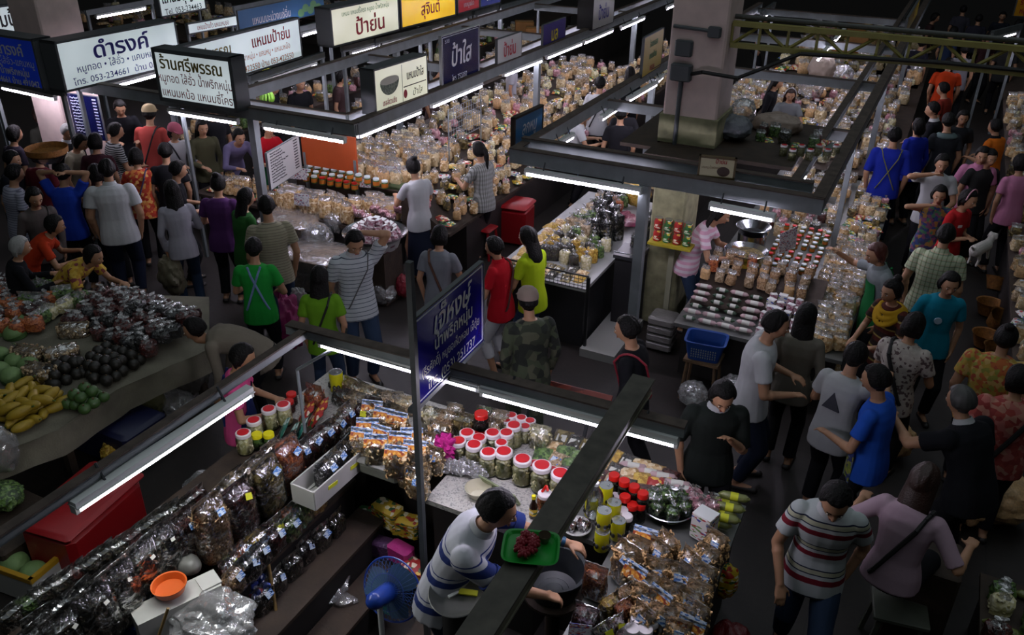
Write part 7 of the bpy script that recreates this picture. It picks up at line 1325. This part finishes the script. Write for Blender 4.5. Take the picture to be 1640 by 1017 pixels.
def sign(label, BL, BR, z0, TL, panel, texts, depth=.06, frame=.03, fm=None, name='shop_sign', top_z=None, side=1, extra=None, border=None, legs=0):
    p0, p1 = at(*BL, z0), at(*BR, z0); d = p1-p0; L = float(np.linalg.norm(d)); an = math.atan2(d[1], d[0]); ztop = top_z or zat(*TL, *p0); H = ztop-z0
    e = empty(name, (p0[0], p0[1], z0), an); tag(e, label, 'sign'); m = MB()
    m.box((L/2, depth/2+.004, H/2), (L-.01, depth-.01, H-.01))
    for c, s in (((L/2, depth/2, H-frame/2), (L, depth+.012, frame)), ((L/2, depth/2, frame/2), (L, depth+.012, frame)), ((frame/2, depth/2, H/2), (frame, depth+.012, H)), ((L-frame/2, depth/2, H/2), (frame, depth+.012, H))): m.box(c, s)
    m.build('frame', fm or FR, e, smooth=False)
    k = MB(); k.box((L/2, .001, H/2), (L-2*frame+.004, .006, H-2*frame+.004)); k.build('panel', panel, e, smooth=False)
    if border:
        k = MB(); g = frame+.03*H
        for c, s in (((L/2, -.003, H-g), (L-2*g, .002, .008)), ((L/2, -.003, g), (L-2*g, .002, .008)), ((g, -.003, H/2), (.008, .002, H-2*g)), ((L-g, -.003, H/2), (.008, .002, H-2*g))): k.box(c, s)
        k.build('border_line', border, e, smooth=False)
    for t in texts:
        s, u, v, sz, c = t[:5]; kw = t[5] if len(t) > 5 else {}
        k = MB(); kw = dict(kw); kw['sx'] = kw.get('sx', 1.)*.98; text_mesh(k, s, u*L, v*H, sz*H*1.32, -.0045, **kw); 
        if k.n: k.build('lettering', INK[c], e, smooth=False)
    if extra: extra(e, L, H)
    if legs:
        for q in (.06*L, .94*L): m = MB(); m.box((q, depth+.03, (.05-z0)/2+.0), (.04, .04, z0+.05)); m.build('leg', STEEL, e, smooth=False)
    return e
def legsign(*a, **k): return sign(*a, legs=1, **k)
# front stall sign, hung above the tube from its pole
def s1x(e, L, H): m = MB(); m.box((L/2, .03, -.02), (L+.02, .05, .03)); m.build('hanger_rail', DKSTEEL, e, smooth=False)
sign('big blue enamel sign with white Thai lettering above the front stall', (667, 655), (775, 546), 2.12, (664, 512), EBLU, [('เจ๊หงษ์', .5, .77, .25, 'white', dict(slant=.25, sx=.95)), ('น้ำพริกหนุ่ม', .53, .54, .155, 'white', dict(sx=.9)), ('(ธีรศักดิ์) หมูยอเห็ดหอม เจ๊ตุ้ย', .5, .335, .105, 'white', dict(sx=.78, bold=False)), ('โทร. (053) 251737', .5, .14, .115, 'white', dict(sx=.95, bold=False))], depth=.02, frame=.012, border=INK['white'], extra=s1x)
ZS = 2.24
sign('white lit sign with blue lettering ดำรงค์, phone 053-234661', (105, 149), (292, 104), ZS, (78, 68), LW, [('ดำรงค์', .5, .70, .34, 'blue', dict(sx=1.25)), ('หมูทอด • ไส้อั่ว • แคบหมู • น้ำพริก', .56, .40, .15, 'blue', dict(sx=1.05, bold=False)), ('โทร. 053-234661  บ้าน 053-491042', .55, .16, .135, 'blue', dict(sx=1.2, bold=False))], depth=.28)
sign('blue lit sign with white lettering at the far left edge', (-70, 120), (72, 146), ZS, (-100, 42), LBLU, [('ดำรงค์', .72, .74, .24, 'white'), ('หมูทอด-ไส้อั่ว-แคบหมู', .66, .50, .15, 'white', dict(bold=False)), ('น้ำพริกหนุ่ม', .72, .30, .15, 'white'), ('โทร. 234661 บ้าน 491042', .66, .11, .13, 'white')], depth=.25)
legsign('dark-framed lit sign reading ร้านศรีพรรณ in gold and red', (257, 161), (382, 181), ZS, (238, 76), LW, [('ร้านศรีพรรณ', .48, .75, .24, 'gold', dict(sx=.95)), ('หมูทอด ไส้อั่ว น้ำพริกหนุ่ม', .5, .47, .17, 'red', dict(sx=.82, bold=False)), ('แหนมหม้อ แหนมซี่โครง', .53, .20, .17, 'red', dict(sx=.9, bold=False))], depth=.22, frame=.05)
sign('long white lit sign with gold ศรีพรรณ and red แหนมป้าย่น', (392, 157) if False else (300, 150), (485, 92), ZS, (262, 76), LW, [('ศรีพรรณ', .24, .70, .24, 'gold'), ('แหนมป้าย่น', .72, .70, .27, 'red', dict(sx=.95)), ('หมูทอด ไส้อั่ว น้ำพริกหนุ่ม • แคบหมู • แหนมหม้อ', .54, .40, .15, 'orange', dict(sx=.8, bold=False)), ('โทร. 053-422550 บ้าน 053-422550', .60, .14, .15, 'orange', dict(sx=1., bold=False))], depth=.1, frame=.03)
sign('white lit sign with big red ป้าย่น and green small line', (533, 77), (640, 49), ZS+.05, (512, 14), LWARM, [('ป้าย่น', .55, .38, .42, 'red', dict(sx=1.15)), ('แหนม แหนมซี่โครง หมูยอ น้ำพริกหนุ่ม', .5, .80, .13, 'green', dict(sx=.85, bold=False))], depth=.3)
sign('yellow lit sign with red lettering สุจินต์', (643, 47), (730, 25), ZS+.05, (638, -14), LYEL, [('สุจินต์', .52, .40, .34, 'red', dict(sx=.95)), ('หมูยอ-แหนม', .5, .82, .2, 'green', dict(bold=False))], depth=.2)
sign('red sign with small white lettering at the top edge', (733, 24), (768, 14), ZS+.05, (731, -10), LRED, [('แคบหมูแผ่นใจ', .5, .4, .25, 'white', dict(sx=.6, bold=False))], depth=.1); sign('blue sign with white lettering at the top edge', (769, 14), (802, 5), ZS+.05, (768, -18), LBLU, [('ป้าแก้ว', .5, .5, .4, 'white', dict(sx=.7))], depth=.1)
def bowlpic(e, L, H):
    m = MB(); a = np.linspace(math.pi, 2*math.pi, 20); x = L*.27+np.cos(a)*L*.17; z_ = H*.66+np.sin(a)*H*.30; m.add(np.stack([x, np.full(20, -.0045), z_], 1), [tuple(range(20))]); m.build('bowl_picture', vmat('bowl_print', ['4a5a48', '7a8a70', '5a6a54'], 60, .5, 0), e, smooth=False)
    m = MB(); a = np.linspace(0, 2*math.pi, 24, endpoint=False); m.add(np.stack([L*.27+np.cos(a)*L*.17, np.full(24, -.006), H*.68+np.sin(a)*H*.09], 1), [tuple(range(24))]); m.build('bowl_filling_picture', mat('bowl_filling', 'c8c8b8', .5), e, smooth=False)
    m = MB(); m.box((L*.50, -.004, H*.5), (.006, .002, H*.86)); m.box((L*.74, -.004, H*.42), (L*.44, .002, .012)); m.build('divider_line', INK['black'], e, smooth=False)
    m = MB(); m.sph((L*.55, -.005, H*.26), (L*.035, .001, H*.10), 12, 8); m.build('red_mark', INK['red'], e, smooth=False)
sign('cream lit box sign with bowl picture and แหนมป้าใส', (602, 186), (686, 155), ZS-.02, (598, 112), LWARM, [('แหนมป้าใส', .75, .66, .2, 'dark', dict(sx=.62)), ('เซลล์ชวนชิม', .26, .22, .13, 'red', dict(sx=.65)), ('ร ร อ', .27, .09, .08, 'dark', dict(bold=False)), ('ป้าใส', .78, .24, .16, 'dark', dict(slant=.3, bold=False))], depth=.2, frame=.02, extra=bowlpic)
sign('navy sign with large white ป้าใส on the stall beam', (708, 143), (768, 119), ZS-.02, (706, 58), ENAV, [('ป้าใส', .5, .55, .40, 'white', dict(sx=.85, slant=.1)), ('ราย', .15, .88, .09, 'white', dict(bold=False)), ('โทร 252292', .45, .13, .11, 'white', dict(sx=.9, bold=False))], depth=.03, frame=.012, fm=EWHT, border=INK['white'])
sign('small white sign with red ป้าย่น beside the navy one', (796, 107), (835, 92), ZS, (794, 63), EWHT, [('ป้าย่น', .5, .5, .5, 'red', dict(sx=.72))], depth=.03, frame=.01)
sign('violet sign with yellow lettering มล', (869, 77), (905, 62), ZS, (869, 40), EPUR, [('มล', .5, .45, .62, 'yellow', dict(sx=.85))], depth=.03, frame=.01)
sign('white sign with blue ป้าย่น on a black box, top edge', (948, 49), (982, 36), ZS, (949, -4), EWHT, [('ป้าย่น', .5, .45, .42, 'blue', dict(sx=.75))], depth=.3, frame=.012, fm=BLACKP)
sign('yellow sign with green and red lettering left of the pillar', (1027, 126), (1058, 106), ZS, (1030, 60), EYEL, [('ร้านแหนมสด', .5, .76, .17, 'green', dict(sx=.62)), ('แหนมป้าย่น', .5, .46, .17, 'green', dict(sx=.62)), ('053-234', .5, .14, .13, 'red', dict(sx=.7))], depth=.03, frame=.012)
sign('sky blue framed sign with pale script at the middle aisle', (823, 236), (869, 212), ZS-.04, (823, 189), ECYN, [('ลูกหมู', .5, .5, .48, 'white', dict(sx=.72, slant=.3, bold=False))], depth=.04, frame=.025, fm=mat('dark_frame', '2a2018', .6))
legsign('white lit sign with black lettering แหนมบุญศรี, Tel 053-234463', (258, 29), (331, 15), ZS+.1, (246, -22), LW, [('แหนมบุญศรี', .5, .62, .40, 'black', dict(sx=.72)), ('Tel. 053-234463', .5, .16, .2, 'black', dict(bold=False))], depth=.1); legsign('pale lit sign partly hidden by the left pillar', (-30, 74), (46, 62), ZS, (-36, 14), LW, [('เทนมป้า', .5, .62, .42, 'black', dict(sx=.75)), ('053-234', .6, .14, .22, 'black', dict(bold=False))], depth=.1)
legsign('narrow white sign with red small lettering behind the long sign', (302, 56), (381, 41), ZS, (299, 38), LW, [('แหนมป้าแก้ว แหนมหมูยอ', .5, .5, .5, 'red', dict(sx=.6, bold=False))], depth=.05, frame=.02)
def mango(e, L, H):
    for i, (u, v) in enumerate(((.70, .25), (.76, .45), (.82, .3), (.86, .55), (.92, .35))): m = MB(); m.sph((u*L, -.006, v*H), (L*.04, .002, H*.2), 12, 8); m.build('mango_picture', mat('mango_print', '5a8a5a', .5), e, smooth=False)
legsign('blue banner with green mango pictures behind the signs', (384, 52), (520, 20), ZS, (382, 17), mat('cyan_banner', '1a5a8a', .5), [('แหนมมะม่วงแช่อิ่ม', .36, .4, .4, 'white', dict(sx=.8, bold=False))], depth=.02, frame=.008, extra=mango)
sign('framed certificate-like sign reading ป้าย่น on the stall roof', (1116, 283), (1176, 289), 2.27, (1125, 249), mat('parchment', 'c8c09c', .5), [('ป้าย่น', .6, .8, .2, 'red', dict(sx=.9)), ('แคบหมู น้ำพริกหนุ่ม', .35, .5, .12, 'brown', dict(sx=.7, bold=False))], depth=.03, frame=.02, legs=0, fm=mat('wood_frame', '5a4a2a', .5), extra=lambda e, L, H: (lambda m: (m.sph((L*.68, -.004, H*.35), (L*.17, .002, H*.22), 20, 10), m.build('oval_picture', mat('oval_print', '3a2418', .5), e, smooth=False)))(MB()))
sign('small yellow sign with red lettering on the right stall beam', (1448, 60), (1468, 24), 2.3, (1449, 28), EYEL, [('มี ร้าน', .5, .6, .3, 'red', dict(sx=.6))], depth=.03, frame=.01)
sign('orange-yellow sign with red lettering at the top right corner', (1622, 26), (1668, 28), 2.6, (1626, -8), mat('amber_sign', 'c88a14', .4), [('ร้านเจ๊ใจ', .5, .7, .3, 'red', dict(sx=.8)), ('หมูทอด', .5, .28, .28, 'red', dict(sx=.8))], depth=.03, frame=.01)
# menu boards
def lines(n, w0, c, x0=.08, x1=.6, cols=1):
    def f(e, L, H):
        rs = np.random.RandomState(n); m = MB()
        for i in range(n):
            z_ = H*(.92-.84*i/n)
            x = L*x0
            while x < L*(x0+(x1-x0)*(.55+.45*rs.rand())): w = L*.02*(1+rs.rand()*1.5); m.box((x+w/2, -.004, z_+H*.006*rs.randn()), (w, .002, H*.30/n)); x += w*1.35
            m.box((L*.86, -.004, z_), (L*.12, .002, H*.32/n))
        m.build('lettering', INK[c], e, smooth=False)
    return f
sign('dark navy menu board with white price lines left of centre', (123, 219), (171, 226), 1.3, (106, 149), ENAV, [], depth=.02, frame=.006, extra=lines(12, 1, 'white'), name='menu_board')
sign('white menu board with dark price lines behind the bales', (434, 305), (484, 272), 1.15, (420, 246), EWHT, [], depth=.02, frame=.006, extra=lines(11, 1, 'black'), name='menu_board')
def notice(px, py, z, w, h, mm, lab, rz=0, tilt=0):
    p = at(px, py, z); m = MB(); m.box((0, 0, 0), (w, .006, h)); o = m.build('price_card', mm, None, loc=(p[0], p[1], z)); o.rotation_euler = (tilt, 0, rz); tag(o, lab, 'card')
PC = printed('price_card_print', 'b8bab8', ['8a2a34', '5a5a70'], (60, 120), .68)
for i, (px, py, z, w, h, lab) in enumerate(((483, 320, .95, .22, .16, 'price card leaning on the big crackling bags'), (585, 292, 1.05, .16, .14, 'price card on the orange-labelled jars'), (620, 272, 1.05, .42, .12, 'long price card on the olive display box'), (478, 278, 1.1, .26, .16, 'white card behind the pale jars'), (703, 305, .95, .16, .16, 'price card right of the white blouse'), (622, 383, .62, .24, .16, 'price card hanging under the round tray'), (800, 227, 1.1, .30, .14, 'pale green card on the upper counter'), (575, 390, .7, .3, .08, 'printed strip on the basin of the round tray') if False else (745, 305, .9, .1, .1, 'small card on the upper counter edge'))): notice(px, py, z, w, h, PC, lab, .2, -.2)
notice(1262, 385, 1.35, .34, .24, PC, 'white price sheet standing in the right display', 1.2, -.1)
# wire grille and hanging bananas
p = at(745, 190, 1.5); e = empty('wire_grille', (p[0], p[1], 1.25), math.pi/2); tag(e, 'wire mesh grille hung with small packets, upper left counter', 'grille'); m = MB()
for i in range(14): m.cyl((-.5+i*.077, 0, 0), (-.5+i*.077, 0, .5), .004, n=4)
for i in range(7): m.cyl((-.5, 0, i*.083), (.5, 0, i*.083), .004, n=4)
m.build('mesh', STEEL, e); m = MB(); m.cyl((.5, 0, -.5), (.5, 0, .5), .01); m.cyl((-.5, 0, -.5), (-.5, 0, .5), .01); m.build('leg', STEEL, e)
p = at(427, 150, 1.75); e = empty('banana_bunch', (p[0], p[1], 1.72)); tag(e, 'green banana bunch hanging on strings under the long white sign', 'bananas')
for i in range(12): a = i/12*6.28; m = MB(); m.path([(math.cos(a)*.02, math.sin(a)*.02, .06), (math.cos(a)*.08, math.sin(a)*.08, .03), (math.cos(a)*.10, math.sin(a)*.10, -.04), (math.cos(a)*.08, math.sin(a)*.08, -.09)], .020, 7); me = remesh(m, .009, 1, 'banana'); me.materials.append(mat('green_banana', '6a9a2c', .5)); link('banana', me, e)
for q in (-1, 1): m = MB(); m.cyl((q*.02, 0, .05), (q*.01, 0, .42), .006); m.build('string', mat('raffia', '8a8a3a', .7), e)
crumple('yellow_sack', at(428, 128, 1.9), (.14, .1, .16), YSTICK, 'small yellow bag hanging above the green bananas', 'bag', 3, 1.95, 5)
# ---------------------------------------------------------------- the rest of the tubes
TL_ = [((5, 141), (88, 159), 'under the blue sign at the left edge'), ((148, 148), (248, 121), 'under the white ดำรงค์ sign'), ((273, 180), (380, 197), 'under the gold-lettered framed sign'), ((425, 205), (551, 227), 'at the near end of the upper left stall'), ((575, 219), (672, 180), 'nearest on the long upper left beam'), ((692, 171), (770, 138), 'under the navy ป้าใส sign'), ((807, 121), (866, 98), 'under the small white and violet signs'), ((876, 93), (930, 71), 'between the violet sign and the white box sign'), ((936, 69), (980, 50), 'under the white box sign'), ((995, 46), (1031, 30), 'farther along toward the pillar'), ((1068, 14), (1082, 8), 'last one before the pillar'),
 ((418, 135), (505, 105), 'inside behind the green bananas'), ((563, 87), (606, 75), 'inside left of the bowl-picture sign'), ((616, 74), (678, 58), 'inside above the yellow hair ornament'), ((682, 54), (709, 46), 'inside right of the yellow sign'), ((768, 29), (793, 21), 'at the top edge right of the blue sign'), ((728, 40), (746, 34), 'short, above the navy sign'), ((155, 28), (232, 14), 'at the top right of the left pillar'), ((388, 21), (450, 8), 'above the blue mango banner'), ((484, 57), (517, 48), 'right of the blue mango banner'), ((400, 18), (425, 12), 'small, behind the long white sign'), ((810, 19), (856, 6), 'at the top edge behind the stacked crates'),
 ((844, 278), (1024, 309), 'big, over the white table of the middle stall'), ((1139, 333), (1237, 352), 'over the steel bowl vendor'), ((963, 192), (993, 172), 'inner left beam of the middle stall, nearer'), ((1006, 162), (1050, 136), 'inner left beam of the middle stall, farther'), ((891, 236), (916, 220), 'short, left inner corner of the middle stall'), ((1053, 131), (1060, 124), 'tiny, left of the pillar'), ((1222, 28), (1236, 18), 'tiny, top right beyond the pillar'), ((1595, 62), (1625, 54), 'dim, beyond the truss at the right')]
REAR = {0, 1, 11, 12, 13, 14, 15, 16, 17, 18, 19, 20, 21, 28, 29}
for i, (a, b_, w) in enumerate(TL_):
    tube_lamp(a, b_, ZB, 'lit fluorescent tube '+w)
    if i in REAR:
        A_, B_ = at(*a, ZB), at(*b_, ZB); d = (B_-A_)/np.linalg.norm(B_-A_); A_ = A_-d*.25; B_ = B_+d*.25; e = empty('lamp_gantry', (A_[0], A_[1], 0)); tag(e, 'grey steel gantry carrying the tube '+w, 'gantry'); beam(e, A_, B_, 2.17, .06, .1, cap=False)
        post(e, A_+d*.04, 0, 2.12, .05); post(e, B_-d*.04, 0, 2.12, .05); loc_children(e)
for i, (x, y0, y1, w) in enumerate(((-1.05, 9.0, 10.2, 'nearest'), (-1.04, 10.9, 12.1, 'second'), (-1.02, 13.6, 14.8, 'third'), (-1.9, 15.3, 16.5, 'rear'), (-1.9, 17.2, 18.4, 'farthest'))):  # extra tubes, added out of sight to brighten the inner middle stall goods
    e = empty('tube_lamp', (x, (y0+y1)/2, 2.09), math.pi/2); tag(e, f'added unseen tube lighting the inner goods of the middle stall, {w} one', 'lamp', 'fluorescent tubes under the stall frames'); m = MB(); m.box((0, 0, .045), (1.24, .06, .03)); m.build('housing', WHITEP, e, smooth=False); m = MB(); m.cyl((-.6, 0, 0), (.6, 0, 0), .018, n=10); m.build('glowing_tube', TUBEB, e)
